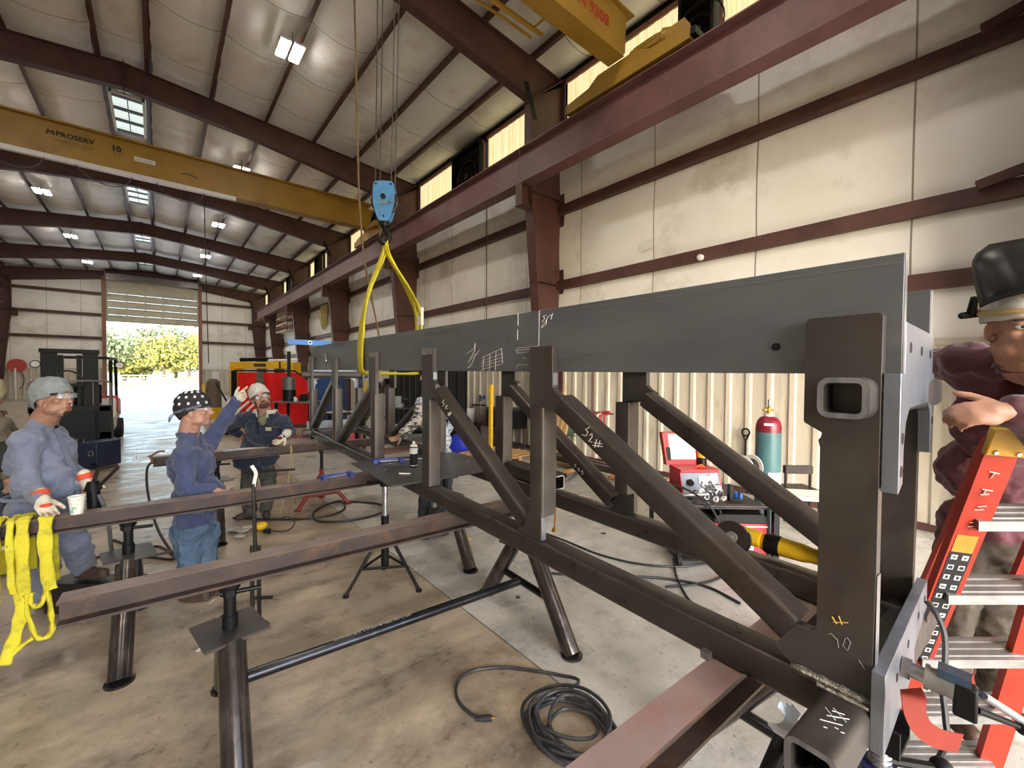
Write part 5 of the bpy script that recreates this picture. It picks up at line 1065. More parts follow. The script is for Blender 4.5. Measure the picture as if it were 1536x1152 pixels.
# ------------------------------------------------------------------ forklift
def fk(): pass
FX0, FX1, FY = -1.93, -1.05, 13.4
t = thing('forklift', 'black-masted forklift with red and white body, parked before the open door', 'forklift', (-1.4, 14.8, 0))
b = MB()
for x in (FX0+.0, FX1-.24): b.box((x, FY, .08), (x+.24, FY+.18, 2.3))
for x in (FX0+.26, FX1-.34): b.box((x, FY+.05, .1), (x+.07, FY+.2, 2.2))
b.box((FX0-.02, FY-.01, 2.24), (FX1+.02, FY+.2, 2.33)); b.box((FX0, FY+.02, .7), (FX1, FY+.16, .82)); b.box((FX0, FY+.02, 1.5), (FX1, FY+.14, 1.58)); b.build('mast', M_black, t, bevel=.008)
b = MB(); b.box((-2.1, FY-.14, .95), (-.82, FY-.04, 1.08)); b.box((-2.1, FY-.14, .35), (-.82, FY-.04, .47)); b.box((-2.08, FY-.14, .35), (-1.9, FY-.06, 1.05)); b.box((-1.02, FY-.14, .35), (-.84, FY-.06, 1.05)); b.box((-1.95, FY-.08, .47), (-.95, FY-.05, .95)); b.build('carriage', M_black, t)
b = MB(); b.tube([(-2.08, FY-.1, 1.05), (-2.08, FY-.1, 1.58), (-2.02, FY-.1, 1.63), (-.9, FY-.1, 1.63), (-.84, FY-.1, 1.58), (-.84, FY-.1, 1.05)], .022, 8)
for x in (-1.8, -1.12): b.cyl((x, FY-.1, 1.05), (x, FY-.1, 1.63), .014, .014, 7)
b.build('load_backrest', M_alu, t)
for x in (-1.85, -1.2): b = MB(); b.box((x, FY-.24, .06), (x+.12, FY-.14, .95)); b.box((x, FY-1.2, .05), (x+.12, FY-.14, .095)); b.build('fork', M_black, t)
b = MB(); b.cyl((-1.48, FY+.08, .3), (-1.48, FY+.08, 1.5), .05, .05, 12); b.build('lift_cylinder', M_silver, t)
for x in (-2.0, -.98): 
    b = MB(); b.lathe([(.25, -.13), (.36, -.12), (.38, -.05), (.38, .05), (.36, .12), (.25, .13)], (x, 14.05, .38), (1, 0, 0), n=26); w_ = b.build('front_tyre', M_rubber, t)
    b = MB()
    for i in range(18): a = 2*PI*i/18; b.obox((x, 14.05+.375*math.cos(a), .38+.375*math.sin(a)), (.125, 0, 0), (0, .035*-math.sin(a), .035*math.cos(a)), (0, .012*math.cos(a), .012*math.sin(a)))
    b.build('tread', M_rubber, w_)
for x in (-1.95, -.86): b = MB(); b.lathe([(.2, -.1), (.27, -.09), (.28, 0), (.27, .09), (.2, .1)], (x, 16.1, .28), (1, 0, 0), n=24); b.build('rear_tyre', M_rubber, t)
b = MB(); b.prism([(-2.0, 14.3, .3), (-2.0, 16.9, .35), (-2.0, 16.95, 1.05), (-2.0, 15.8, 1.15), (-2.0, 15.6, .75), (-2.0, 14.5, .65)], (1.12, 0, 0)); b.build('body', M_white, t, bevel=.04)
b = MB(); b.prism([(-2.02, 15.75, .75), (-2.02, 17.0, .55), (-2.02, 17.0, 1.05), (-2.02, 15.8, 1.2)], (1.17, 0, 0)); b.build('counterweight', mat('forklift_red', '#d2402c', '#c53a28', scale=3, rough=.4), t, bevel=.05)
b = MB(); b.box((-1.75, 15.0, .75), (-1.15, 15.6, 1.0)); b.box((-1.75, 15.5, 1.0), (-1.15, 15.62, 1.5)); b.build('seat', M_black, t, bevel=.03)
b = MB(); b.torus((-1.45, 14.75, 1.35), (0, .5, .8), .17, .015, 22, 7); b.cyl((-1.45, 14.75, 1.35), (-1.45, 14.5, .8), .03, .03, 8); b.build('steering_wheel', M_black, t)
b = MB()
for x in (-1.98, -.9): b.tube([(x, 14.35, .7), (x, 14.45, 2.1), (x, 14.6, 2.18), (x, 16.0, 2.18), (x, 16.2, 1.1)], .035, 8)
for i in range(7): b.box((-1.98, 14.6+i*.22, 2.17), (-.9, 14.65+i*.22, 2.21))
b.build('overhead_guard', M_black, t)
for x in (-2.12, -.72): b = MB(); b.cyl((x, 14.2, 2.0), (x, 14.3, 2.0), .09, .07, 16); lp = b.build('headlamp', M_black, t); b = MB(); b.cyl((x, 14.19, 2.0), (x, 14.2, 2.0), .07, .07, 16); b.build('lens', M_white, lp)
b = MB(); b.tube([(-1.7, 13.5, 1.2), (-1.65, 13.35, 1.75), (-1.5, 13.4, 1.85), (-1.3, 13.35, 1.7), (-1.2, 13.5, 1.2)], .018, 6, smooth=4); b.build('hydraulic_hose', M_hose, t)
# blue box on the floor between the men
bx_ = atz(150, 702, 0); BB = fr((bx_.x-.2, bx_.y, 0), RT)
t = thing('blue_welder', 'small dark blue welder box on the floor in front of the forklift', 'welder', (bx_.x, bx_.y, 0))
b = MB(BB); b.box((-.14, 0, .02), (.22, .5, .50)); b.build('case', mat('navy_case', '#1c2740', '#222e49', scale=8, rough=.45), t, bevel=.01); b = MB(BB); b.torus((.12, -.01, .3), (0, 1, 0), .045, .012, 18, 6); b.build('dial', M_alu, t); b = MB(BB); b.cyl((.12, -.015, .1), (.3, -.06, .08), .014, .014, 8); b.build('lead_plug', M_black, t)
t = thing('hand_tool', 'black hand tool with bent bar handle held beside the man in grey coveralls', 'tool', P(141, 785, 2.95))
b = MB(); b.cyl(P(143, 788, 2.95), P(140, 735, 2.95), .04, .035, 14); b.cyl(P(140, 735, 2.95), P(139, 722, 2.95), .05, .03, 14); b.build('barrel', M_black, t)
b = MB(); b.tube([P(140, 724, 2.95), P(147, 704, 2.95), P(175, 698, 2.95), P(177, 701, 2.95), P(150, 728, 2.95), P(146, 736, 2.95)], .012, 8); b.build('bent_handle', M_iron, t)
b = MB(); b.tube([P(148, 742, 2.95), P(158, 765, 2.95), P(164, 795, 2.95), P(172, 830, 3.1), P(210, 836, 3.6), P(262, 826, 3.9)], .012, 8, smooth=4); b.build('hose', M_hoseg, t)
# ------------------------------------------------------------------ jack stands
def tripod(x, y, H_, m, lab, spread=.32, r=.02, post=.03, angs=(0.3, 2.4, 4.5), handle=True, name='jack_stand'):
    t = thing(name, lab, 'jack stand', (x, y, 0))
    b = MB(); b.cyl((x, y, .18), (x, y, H_*.62), post, post, 14); b.build('tube', m, t)
    b = MB(); b.cyl((x, y, H_*.55), (x, y, H_-.03), post*.72, post*.72, 14); b.build('screw', M_silver if handle else M_black, t)
    for a in angs: b = MB(); b.cyl((x, y, H_*.52), (x+spread*math.cos(a), y+spread*math.sin(a), .012), r, r*.85, 8); b.cyl((x+spread*math.cos(a), y+spread*math.sin(a), 0), (x+spread*math.cos(a), y+spread*math.sin(a), .015), r*1.6, r*1.6, 10); b.build('leg', m, t)
    b = MB()
    for a, c in zip(angs, angs[1:]+angs[:1]): b.cyl((x+spread*.62*math.cos(a), y+spread*.62*math.sin(a), H_*.2), (x+spread*.62*math.cos(c), y+spread*.62*math.sin(c), H_*.2), r*.7, r*.7, 7)
    b.build('brace_ring', m, t)
    b = MB(); b.cyl((x, y, H_-.05), (x, y, H_-.01), post*1.6, post*1.9, 12); b.build('head', m, t)
    if handle:
        hz = H_-.09; b = MB(); d = V((.5, -.35, 0)).normalized()*.14; b.cyl(V((x, y, hz))-d, V((x, y, hz))+d, .01, .01, 8); b.ell(V((x, y, hz))-d, (.018,)*3, n=10, m=6); b.ell(V((x, y, hz))+d, (.018,)*3, n=10, m=6); b.cyl((x, y, hz-.03), (x, y, hz+.03), post*1.25, post*1.25, 12); b.build('tommy_bar', M_black, t)
    return t
tripod(1.50, 3.50, .995, M_black, 'black tripod jack stand with bright screw and tommy bar under the flat plate', .33, .016, .034, (2.9+.2, 5.3, 1.2))
tripod(1.75, 6.25, .82, M_redjack, 'red tripod jack stand with black ratchet post under the navy-jacket man\'s beam', .36, .03, .03, (3.5, 5.7, 1.3), False)
# slender stand with a torn white rag
sx_, sy_ = .60, 3.62
t = thing('slim_stand', 'slender dark upright bar stand with white torn rag tip, in front of the cup beam', 'stand', (sx_, sy_, 0))
p_ = P(383, 812, 3.05); q0 = V((p_.x, p_.y, 0)); 
b = MB(); b.cyl(q0+V((0, 0, .55)), P(380, 726, 3.05), .014, .012, 10); b.build('upper_bar', M_iron, t)
for s in (-1, 1): b = MB(); b.cyl(q0+V((.02*s, -.015*s, 0)), q0+V((.018*s, -.014*s, .60)), .014, .014, 9); b.build('lower_bar', M_iron, t)
b = MB(); b.cyl(q0, q0+V((0, 0, .015)), .09, .08, 12); b.build('foot', M_iron, t)
b = MB(); pt_ = P(380, 726, 3.05); b.ribbon([pt_+V((0, 0, -.03)), pt_+V((.01, 0, .03)), pt_+V((.015, -.01, .08)), pt_+V((-.01, 0, .135))], .022, RT, .01, smooth=4); b.build('rag_tip', M_paper, t)
b = MB(); b.cyl(q0+V((0, 0, .22)), q0+RT*.12+V((0, 0, .225)), .013, .013, 8); b.build('side_handle', M_iron, t)
# ------------------------------------------------------------------ things on the beams
c0 = T(-.612, 3.845, .932)
t = thing('paper_cup', 'white printed paper cup standing on the second sawhorse beam', 'cup', c0)
b = MB(); b.lathe([(.030, 0), (.0415, .112), (.0395, .112), (.028, .004), (.001, .004)], c0, n=28, cap=False); cup = b.build('cup', mat('printed_paper', '#e6e2d6', '#dcd7c8', scale=30, rough=.7), t)
b = MB(); b.torus(c0+V((0, 0, .112)), (0, 0, 1), .0412, .0022, 28, 6); b.build('rim', mat('cup_rim', '#efe9d8', rough=.6), cup)
def cuppatch(a0, a1, z0, z1, m, nm):
    b = MB(); cc = math.atan2(-FW.y, -FW.x); b.grid(lambda s, q_: c0+V(((.0306+.0115*(z0+(z1-z0)*q_)/.112)*math.cos(cc+a0+(a1-a0)*s), (.0306+.0115*(z0+(z1-z0)*q_)/.112)*math.sin(cc+a0+(a1-a0)*s), z0+(z1-z0)*q_)), 8, 3); b.build(nm, m, cup)
cuppatch(-.7, .35, .012, .036, mat('cup_blue', '#8db4c4', rough=.7), 'blue_print'); cuppatch(-.45, .75, .034, .052, mat('cup_green', '#9db88f', rough=.7), 'green_print'); cuppatch(-.2, .05, .03, .056, M_white, 'white_swirl')
b = MB(); rnd = random.Random(4); cc = math.atan2(-FW.y, -FW.x)
for i in range(26):
    a = cc+rnd.uniform(-1.2, 1.2); z = rnd.uniform(.06, .1); r_ = .0309+.0115*z/.112; tg = V((-math.sin(a), math.cos(a), 0)); b.obox(c0+V((r_*math.cos(a), r_*math.sin(a), z)), tg*rnd.uniform(.001, .0035)+V((0, 0, rnd.uniform(-.002, .002))), (0, 0, .0008), V((math.cos(a), math.sin(a), 0))*.0004)
b.build('printed_marks', mat('cup_ink', '#5d5a58', rough=.8), cup)
# yellow sling hung over the beam end
t = thing('lifting_sling', 'dirty yellow round sling draped over the end of the second sawhorse beam', 'sling', T(-.66, 3.8, .2))
wd = TM.to_3x3() @ V((1, 0, 0))
def hang(u, zf, zb, w, sh=0, tw=0, fr_=.0):
    f = 3.805-fr_
    return [T(u+sh, 3.935, zb), T(u+sh*.6, 3.940, .80), T(u, 3.935, .925), T(u, 3.92, .941), T(u, 3.83, .944), T(u, 3.808, .928), T(u, f-.012, .80), T(u+tw*.5, f-.02, .60), T(u+tw, f-.012, zf)]
for i, (u, w, zf, zb, tw) in enumerate(((-.955, .058, .48, .60, .0), (-.888, .034, .52, .52, .012), (-.838, .058, .46, .60, .01), (-.742, .064, .50, .5, .02))):
    b = MB(); b.strap(hang(u, zf, zb, w, 0, tw, .004*i), w, wd, .024, smooth=6); b.build('strap', M_sling, t, ang=50)
b = MB(); b.strap([T(-0.738, 3.79, .53), T(-0.750, 3.78, .45), T(-0.780, 3.775, .41), T(-0.805, 3.78, .44), T(-0.808, 3.79, .50)], .055, V((.25, -1, .2)), .022, smooth=6); b.build('strap', M_sling, t, ang=50)
b = MB(); b.strap([T(-0.850, 3.79, .52), T(-0.845, 3.785, .40), T(-0.865, 3.77, .28), T(-0.890, 3.74, .18), T(-0.905, 3.72, .13)], .06, wd, .024, smooth=6); b.build('strap', M_sling, t, ang=50)
b = MB(); b.strap([T(-0.830, 3.785, .50), T(-0.815, 3.775, .36), T(-0.785, 3.76, .24), T(-0.740, 3.755, .215), T(-0.715, 3.76, .26), T(-0.720, 3.77, .36), T(-0.740, 3.78, .50)], .055, V((.3, -1, .3)), .022, smooth=6); b.build('strap', M_sling, t, ang=50)
b = MB(); b.strap([T(-0.890, 3.74, .15), T(-0.850, 3.745, .20), T(-0.790, 3.75, .235)], .04, V((.3, -1, .2)), .02, smooth=5); b.build('strap', M_sling, t, ang=50)
b = MB(); b.obox(T(-0.897, 3.783, .80), T(.02, 0, 0)-T(0, 0, 0), (0, 0, .013), V((0, .001, 0))); b.build('stitched_patch', mat('grey_stitching', '#8f8a6a', rough=.9), t)
# papers and clamp on the third beam
for i, (u, v, r_, m, l) in enumerate(((.42, 5.96, .25, M_ltblue, 'pale blue sheet on the beam under the navy-jacket man, lower of two'), (.56, 5.95, .05, M_paper, 'white and pale blue drawing sheet on the beam under the navy-jacket man, upper of two'))):
    b = MB(TM); b.obox((u, v, .934+.003*i), (.16*math.cos(r_), .16*math.sin(r_), 0), (-.06*math.sin(r_), .06*math.cos(r_), 0), (0, 0, .0012)); tag(b.build('paper_sheet', m), l, 'paper')
t = thing('locking_clamp', 'rusty locking clamp gripping the free end of the third sawhorse beam', 'clamp', T(-.40, 5.93, .93))
b = MB(TM); b.tube([(-.26, 5.92, .985), (-.31, 5.92, .99), (-.35, 5.92, .965), (-.38, 5.92, .945)], .011, 7, smooth=4); b.tube([(-.36, 5.92, .86), (-.37, 5.92, .93), (-.40, 5.92, .95)], .015, 7); b.build('jaw', mat('clamp_rust', '#6a4630', rough=.6), t)
b = MB(TM); b.tube([(-.39, 5.92, .955), (-.44, 5.92, .975), (-.50, 5.92, .97)], .010, 7); b.tube([(-.39, 5.92, .935), (-.44, 5.92, .915), (-.50, 5.92, .90)], .010, 7); b.tube([(-.50, 5.92, .97), (-.505, 5.92, .90)], .008, 7); b.build('handle', M_silver, t)
b = MB(TM); b.tube([(-.375, 5.90, .88), (-.41, 5.88, .80), (-.39, 5.75, .55), (-.3, 5.5, .25), (-.15, 5.2, .05), (0.0, 4.95, .014), (.25, 4.7, .014), (.30, 4.45, .014), (.0, 4.35, .014), (-.25, 4.5, .014), (-.2, 4.75, .014), (.15, 4.85, .014), (.5, 4.6, .014)], .012, 7, smooth=6); tag(b.build('welding_lead', M_hose), 'dark lead dropping from the clamped beam end to the floor behind the blue-shirted man', 'cable')
b = MB(); b.cyl(T(.45, 5.78, .68), T(.95, 5.55, .70), .014, .014, 8); tag(b.build('steel_rod', M_iron), 'thin black rod sticking out beneath the third sawhorse beam by the navy-jacket man', 'rod')
# blue bar clamp on the second beam
def clamp(u0, v0, u1, v1, z, lab, blue=M_bluebin):
    t = thing('bar_clamp', lab, 'clamp', T(u0, v0, z)); a = V((u1-u0, v1-v0, 0)).normalized(); L_ = math.hypot(u1-u0, v1-v0); n_ = V((-a.y, a.x, 0)); o_ = V((u0, v0, z))
    b = MB(TM); b.obox(o_+a*L_*.55+V((0, 0, .012)), a*L_*.45, n_*.011, (0, 0, .004)); b.build('bar', M_alu, t)
    b = MB(TM); b.tube([o_+V((0, 0, .016)), o_+a*.10+n_*.02+V((0, 0, .02)), o_+a*.20+V((0, 0, .016))], .014, 8, smooth=3); b.build('grip', blue, t)
    b = MB(TM); b.obox(o_+a*.0+V((0, 0, .018)), a*.018, n_*.05, (0, 0, .016)); b.obox(o_+a*.22-n_*.03+V((0, 0, .018)), a*.018, n_*.05, (0, 0, .016)); b.build('jaw', blue, t)
    return t
M_clampb = mat('clamp_blue', '#26357c', '#2e3f8c', scale=14, rough=.5)
clamp(.88, 3.86, 1.24, 3.90, .932, 'blue-handled bar clamp lying on the second sawhorse beam by the flat plate', M_clampb)
clamp(1.28, 3.72, 1.70, 3.62, 1.051, 'long blue bar clamp lying on the flat plate behind the spray can', M_clampb)
sc = T(1.495, 3.385, 1.0515)
t = thing('spray_can', 'black and white spray can standing on the flat plate', 'spray can', sc)
b = MB(); b.lathe([(.031, 0), (.033, .004), (.033, .175)], sc, n=24); b.build('body', mat('can_black', '#17191c', '#23272b', scale=40, rough=.35), t); b = MB(); b.lathe([(.0332, .115), (.0332, .165)], sc, n=24, cap=False); b.build('white_band', M_white, t)
b = MB(); b.lathe([(.0332, .012), (.0332, .018)], sc, n=24, cap=False); b.build('white_line', M_white, t)
b = MB(); b.lathe([(.033, .175), (.026, .19), (.012, .197)], sc, n=22); b.build('shoulder', M_white, t); b = MB(); b.lathe([(.012, .195), (.012, .215), (.009, .22)], sc, n=12); b.build('nozzle', M_white, t); b = MB(); b.cyl(sc+V((.02, .0, .20)), sc+V((.035, -.01, .205)), .006, .006, 7); b.build('straw_tab', mat('orange_tab', '#d9622a', rough=.5), t)
b = MB(TM); b.obox((1.33, 3.18, 1.0555), (.035, -.028, 0), (.003, .004, 0), (0, 0, .0035)); tag(b.build('soapstone_stick', M_chalk), 'pale soapstone stick lying on the flat plate', 'marker')
for i, (u, v) in enumerate(((1.25, 3.4), (1.38, 3.62), (1.98, 3.3), (2.02, 3.36))): b = MB(TM); b.ell((u, v, 1.0515), (.007, .007, .004), n=8, m=5); tag(b.build('steel_chip', M_silver), 'bright steel chip on the flat plate', 'chip', 'bright chips on the flat plate')
b = MB(TM); b.obox((1.70, 4.3, 1.04), (.2, .03, 0), (-.02, .12, 0), (0, 0, .01)); tag(b.build('cover_plate', mat('brown_plate', '#6b4636', '#5b3b2e', scale=8, rough=.7)), 'brown rusty plate behind the flat plate, near the gloved hand', 'plate')
# spirit level across the plates
t = thing('spirit_level', 'long blue spirit level laid across the far end of the plate girders', 'level', T(1.55, 6.3, 2.23))
b = MB(TM); b.box((1.0, 6.288, 2.2235), (1.55, 6.312, 2.295)); b.build('body', mat('level_blue', '#1f6fc4', '#2a7acb', scale=8, rough=.4), t, bevel=.003)
b = MB(TM); b.prism([(1.55, 6.285, 2.2235), (2.1, 6.285, 2.2235), (2.1, 6.285, 2.25), (1.6, 6.285, 2.295), (1.55, 6.285, 2.295)], (0, .03, 0)); b.build('end_section', M_iron, t)
b = MB(TM); b.cyl((1.27, 6.2865, 2.26), (1.27, 6.29, 2.26), .027, .027, 20); b.build('vial_ring', M_white, t); b = MB(TM); b.cyl((1.27, 6.285, 2.26), (1.27, 6.2866, 2.26), .014, .014, 16); b.build('vial', M_black, t)
b = MB(TM); b.tube([(1.36, 5.83, 2.10), (1.357, 5.80, 2.06), (1.357, 5.78, 2.0), (1.36, 5.80, 1.97)], .01, 6, smooth=4); tag(b.build('hanging_hook', M_silver), 'small bright hook hanging on the far end of the plate girder', 'hook')
# ------------------------------------------------------------------ cables on the floor
def cable(pts, r, lab, m=M_hose, z=None, sm=8, nm='cable'):
    z = r if z is None else z; b = MB(); b.tube([atz(x, y, z) for x, y in pts], r, 8, smooth=sm); return tag(b.build(nm, m), lab, 'cable')
cable([(350, 777), (420, 779), (480, 776), (515, 765), (512, 752), (490, 757), (470, 770), (480, 782), (530, 780), (575, 768), (572, 757), (540, 753), (505, 752)], .014, 'thick black cable looping on the floor beneath the second sawhorse beam')
cable([(818, 800), (850, 812), (900, 832), (960, 846), (1020, 850), (1060, 845)], .011, 'black lead running across the pale floor behind the near brace')
cable([(800, 858), (860, 862), (930, 864), (1000, 868), (1060, 880), (1110, 905)], .012, 'black lead on the pale floor running under the long near brace')
cable([(1010, 838), (1015, 865), (1030, 895), (1045, 910)], .010, 'short black lead curving past the near brace on the pale floor')
cable([(170, 810), (210, 822), (240, 820), (262, 838), (220, 835), (165, 832), (140, 838)], .012, 'dark hose lying on the floor left of the blue-shirted man')
b = MB(); b.tube([T(.955, 5.87, .935), T(.95, 5.84, .80), T(.90, 5.78, .45), T(.80, 5.6, .2), atz(425, 775, .012), atz(410, 790, .012), atz(402, 795, .012)], .007, 6, smooth=6); b.tube([T(.965, 5.87, .935), T(.975, 5.84, .7), T(.97, 5.8, .35), atz(432, 772, .012)], .006, 6, smooth=6); tag(b.build('air_hose', mat('tan_air_hose', '#a08c62', rough=.6)), 'thin tan hose hanging over the third beam down to the floor tool', 'hose')
# floor tool
d0 = atz(385, 792, .05)
t = thing('power_drill', 'yellow-bodied power tool with pale cloth lying on the floor behind the slender stand', 'power tool', V((d0.x, d0.y, 0)))
b = MB(); b.ell(atz(392, 789, .05), (.07, .05, .05), n=14, m=8); b.build('body', M_yell2, t); b = MB(); b.cyl(atz(395, 797, .04), atz(406, 796, .04), .022, .028, 10); b.build('side_handle', M_black, t)
rnd = random.Random(9); b = MB()
for i in range(9): q_ = atz(360+rnd.uniform(-16, 14), 797+rnd.uniform(-8, 8), .03); b.ell(q_, (rnd.uniform(.04, .08), rnd.uniform(.03, .06), rnd.uniform(.012, .03)), Euler((0, 0, rnd.uniform(0, 3))).to_matrix(), 10, 6)
tag(b.build('crumpled_cloth', mat('grey_cloth', '#b5b1aa', '#98948c', scale=30, rough=.9)), 'crumpled pale cloth on the floor beside the yellow power tool', 'cloth')
cable([(420, 778), (432, 775), (442, 782), (436, 793), (424, 797), (408, 796)], .006, 'thin dark cord looping beside the yellow power tool', M_hose)
# big coil in the foreground
t = thing('cable_coil', 'coil of black welding cable with brass-tipped plug on the concrete joint', 'cable', atz(860, 1090, 0))
cc = atz(858, 1098, 0); pts = []; rnd = random.Random(21); n = 0
axu = (atz(935, 1100, 0)-cc).length; R0 = .225
for k in range(9*14+5):
    a = 2*PI*k/14+2.0; turn = k/14
    r_ = R0*(.80+.17*math.sin(turn*2.3+.4)+.03*rnd.uniform(-1, 1)); off = V((.022*math.sin(turn*1.9), .045*math.cos(turn*1.4), 0))
    pts.append(cc+off+V((r_*math.cos(a)*.95, r_*math.sin(a)*1.12, .012+.0105*turn*(.6+.4*math.sin(a*1.0+turn)))))
tail = [atz(x, y, .011) for x, y in ((740, 1077), (722, 1078), (700, 1066), (686, 1048), (685, 1028), (697, 1012), (722, 1003), (760, 1001), (800, 1006), (836, 1012))]
b = MB(); b.tube(tail+[atz(868, 1024, .05)]+pts, .0095, 9, smooth=5); b.build('cable', mat('worn_black_cable', '#262628', '#3a3a3c', scale=18, rough=.42, c3='#4a4a4a', scale3=9), t)
p0, p1 = atz(722, 1078, .013), atz(740, 1077, .014); d = (p1-p0).normalized()
b = MB(); b.tube([p0-d*.03, p0, p0+d*.03, p0+d*.055], [.011, .015, .017, .015], 12); pl = b.build('plug', M_rubber, t); b = MB(); b.cyl(p0+d*.055, p0+d*.075, .008, .008, 12); b.build('brass_tip', M_brass, pl)
# small floor litter
b = MB(); b.obox(atz(303, 972, .002), (.03, .02, 0), (-.008, .012, 0), (0, 0, .001)); tag(b.build('paper_scrap', M_paper), 'small white paper scrap by the near jack plate', 'paper')
b = MB(); b.obox(atz(318, 902, .002), (.02, .03, 0), (-.002, .001, 0), (0, 0, .001)); tag(b.build('welding_rod_stub', M_white), 'thin white rod stub on the floor behind the near jack', 'rod')
b = MB(); b.cyl(atz(777, 897, 0), atz(777, 897, .004), .02, .02, 14); tag(b.build('anchor_bolt', M_iron), 'flush anchor bolt in the floor by the concrete joint', 'bolt')
b = MB(); b.obox(atz(705, 807, .015), (.02, .012, 0), (-.008, .014, 0), (0, 0, .014)); tag(b.build('wood_chip', M_wood), 'tan wood chip on the floor behind the right pipe legs', 'chip')
b = MB(); b.obox(atz(905, 800, .008), (.02, -.02, 0), (.005, .005, 0), (0, 0, .006)); tag(b.build('steel_slug', M_iron), 'dark steel slug on the pale floor beyond the far chord', 'slug')
t = thing('hanging_hook_rope', 'short orange cord with hook hanging under the far chord', 'cord', T(2.04, 2.2, .5)); hp = P(832, 790, 2.9)
b = MB(); b.cyl(P(833, 762, 2.75), hp, .006, .006, 7); b.build('cord', mat('orange_cord', '#b9702f', rough=.7), t); b = MB(); b.cone = None; b.cyl(hp, P(831, 797, 2.9), .008, .02, 8); b.build('hook', M_brass, t)
# ------------------------------------------------------------------ clamp, jack and flag at the near end of the truss
t = thing('screw_clamp', 'heavy black screw clamp with long bar handle bolted to the lower end plate', 'clamp', T(1.45, .1, 1.05))
a0 = T(1.535, .268, 1.062); ad = (TM.to_3x3() @ V((.10, -1, -.06))).normalized(); sd = ad.cross(V((0, 0, 1))).normalized()
b = MB(); b.cyl(a0, a0+ad*.02, .026, .026, 6); b.cyl(a0+ad*.02, a0+ad*.05, .02, .02, 14); b.build('bolt', M_silver, t)
b = MB(); b.cyl(a0+ad*.045, a0+ad*.055, .032, .032, 20); b.cyl(a0+ad*.055, a0+ad*.10, .028, .028, 20); b.build('nut', M_alu, t)
b = MB(); b.obox(a0+ad*.120+V((0, 0, -.018)), ad*.022, sd*.02, (0, 0, .042)); b.build('block', M_black, t, bevel=.006)
b = MB(); h0 = a0+ad*.14+V((0, 0, -.03)); hd = (P(1458, 1077, 1.02)-P(1420, 1062, 1.02)).normalized(); b.cyl(h0, h0+hd*.12, .009, .007, 10); b.ell(h0+hd*.125, (.017, .017, .017), n=14, m=9); b.build('ball_handle', M_black, t)
b = MB(); b.cyl(a0+ad*.15+V((0, 0, .012)), P(1560, 1098, 1.05), .0095, .0095, 12); b.build('bar', M_silver, t)
b = MB(); b.obox(a0+ad*.10+V((0, 0, .034)), ad*.03, sd*.022, (0, 0, .010)); b.build('blue_plate', mat('scuffed_blue_steel', '#3d5468', '#2c3136', scale=20, rough=.4, metal=.4), t)
b = MB(); b.ribbon([P(1366, 1033, .98), P(1370, 1045, .97), P(1372, 1068, .965), P(1384, 1092, .96), P(1408, 1108, .96), P(1440, 1115, .965)], .045, (RT*.55+V((0, 0, .85))), .003, smooth=6); tag(b.build('red_flag_tape', mat('red_flagging', '#8c2714', '#7f2211', scale=8, rough=.6)), 'red flagging strip hanging from the screw clamp', 'tape')
b = MB(); b.tube([P(1390, 902, 1.35), P(1405, 922, 1.32), P(1416, 950, 1.3), P(1418, 985, 1.28), P(1414, 1030, 1.25), P(1418, 1075, 1.22), P(1420, 1110, 1.2), P(1408, 1138, 1.2), P(1392, 1152, 1.2), P(1360, 1175, 1.2)], .0075, 8, smooth=6); tag(b.build('black_hose_loop', M_hose), 'thin black hose looping down in front of the orange ladder', 'hose')
jp = T(1.50, .30, 0)
t = thing('screw_jack', 'blue screw jack with black ball handle under the near end of the truss', 'jack', jp)
b = MB(); b.cyl(jp, jp+V((0, 0, .02)), .14, .14, 20); b.cyl(jp+V((0, 0, .02)), jp+V((0, 0, .78)), .055, .045, 16); b.build('pillar', mat('jack_blue', '#1c2a52', '#24335e', scale=9, rough=.45), t)
b = MB(); b.cyl(jp+V((0, 0, .78)), jp+V((0, 0, .86)), .022, .022, 14)
for i in range(5): b.torus(jp+V((0, 0, .79+i*.014)), (0, 0, 1), .023, .004, 16, 5)
b.build('thread', M_silver, t)
b = MB(); b.cyl(jp+V((0, 0, .80))+RT*0, jp+V((0, 0, .80))+RT*.13-FW*.03, .012, .012, 8); b.ell(jp+V((0, 0, .80))+RT*.14-FW*.03, (.026, .026, .026), n=14, m=9); b.build('ball_handle', M_black, t)
b = MB(TM); b.box((1.44, .25, .86), (1.56, .36, .872)); b.box((1.44, .25, .872), (1.452, .36, .928)); b.box((1.548, .25, .872), (1.56, .36, .928)); b.build('cradle', M_black, t)
b = MB(); b.tube([P(1140, 1190, 1.05), P(1152, 1160, 1.05), P(1166, 1128, 1.05), P(1174, 1110, 1.06)], .02, 12, smooth=5); tag(b.build('bent_black_bar', M_black), 'thick glossy black bent bar rising beside the lower square stub', 'bar')
b = MB(); b.grid(lambda s, q_: P(1172+34*s, 1068+62*q_, 1.45)+RT*(.02*math.sin(9*q_+4*s))+FW*(.03*math.sin(7*s+3*q_)+.02*math.cos(11*q_)), 10, 12); tag(b.build('plastic_wrap', mat('white_plastic_wrap', '#d5dade', '#b4bcc4', scale=8, rough=.2), ang=30), 'crumpled white plastic hanging behind the lower square stub', 'wrap')
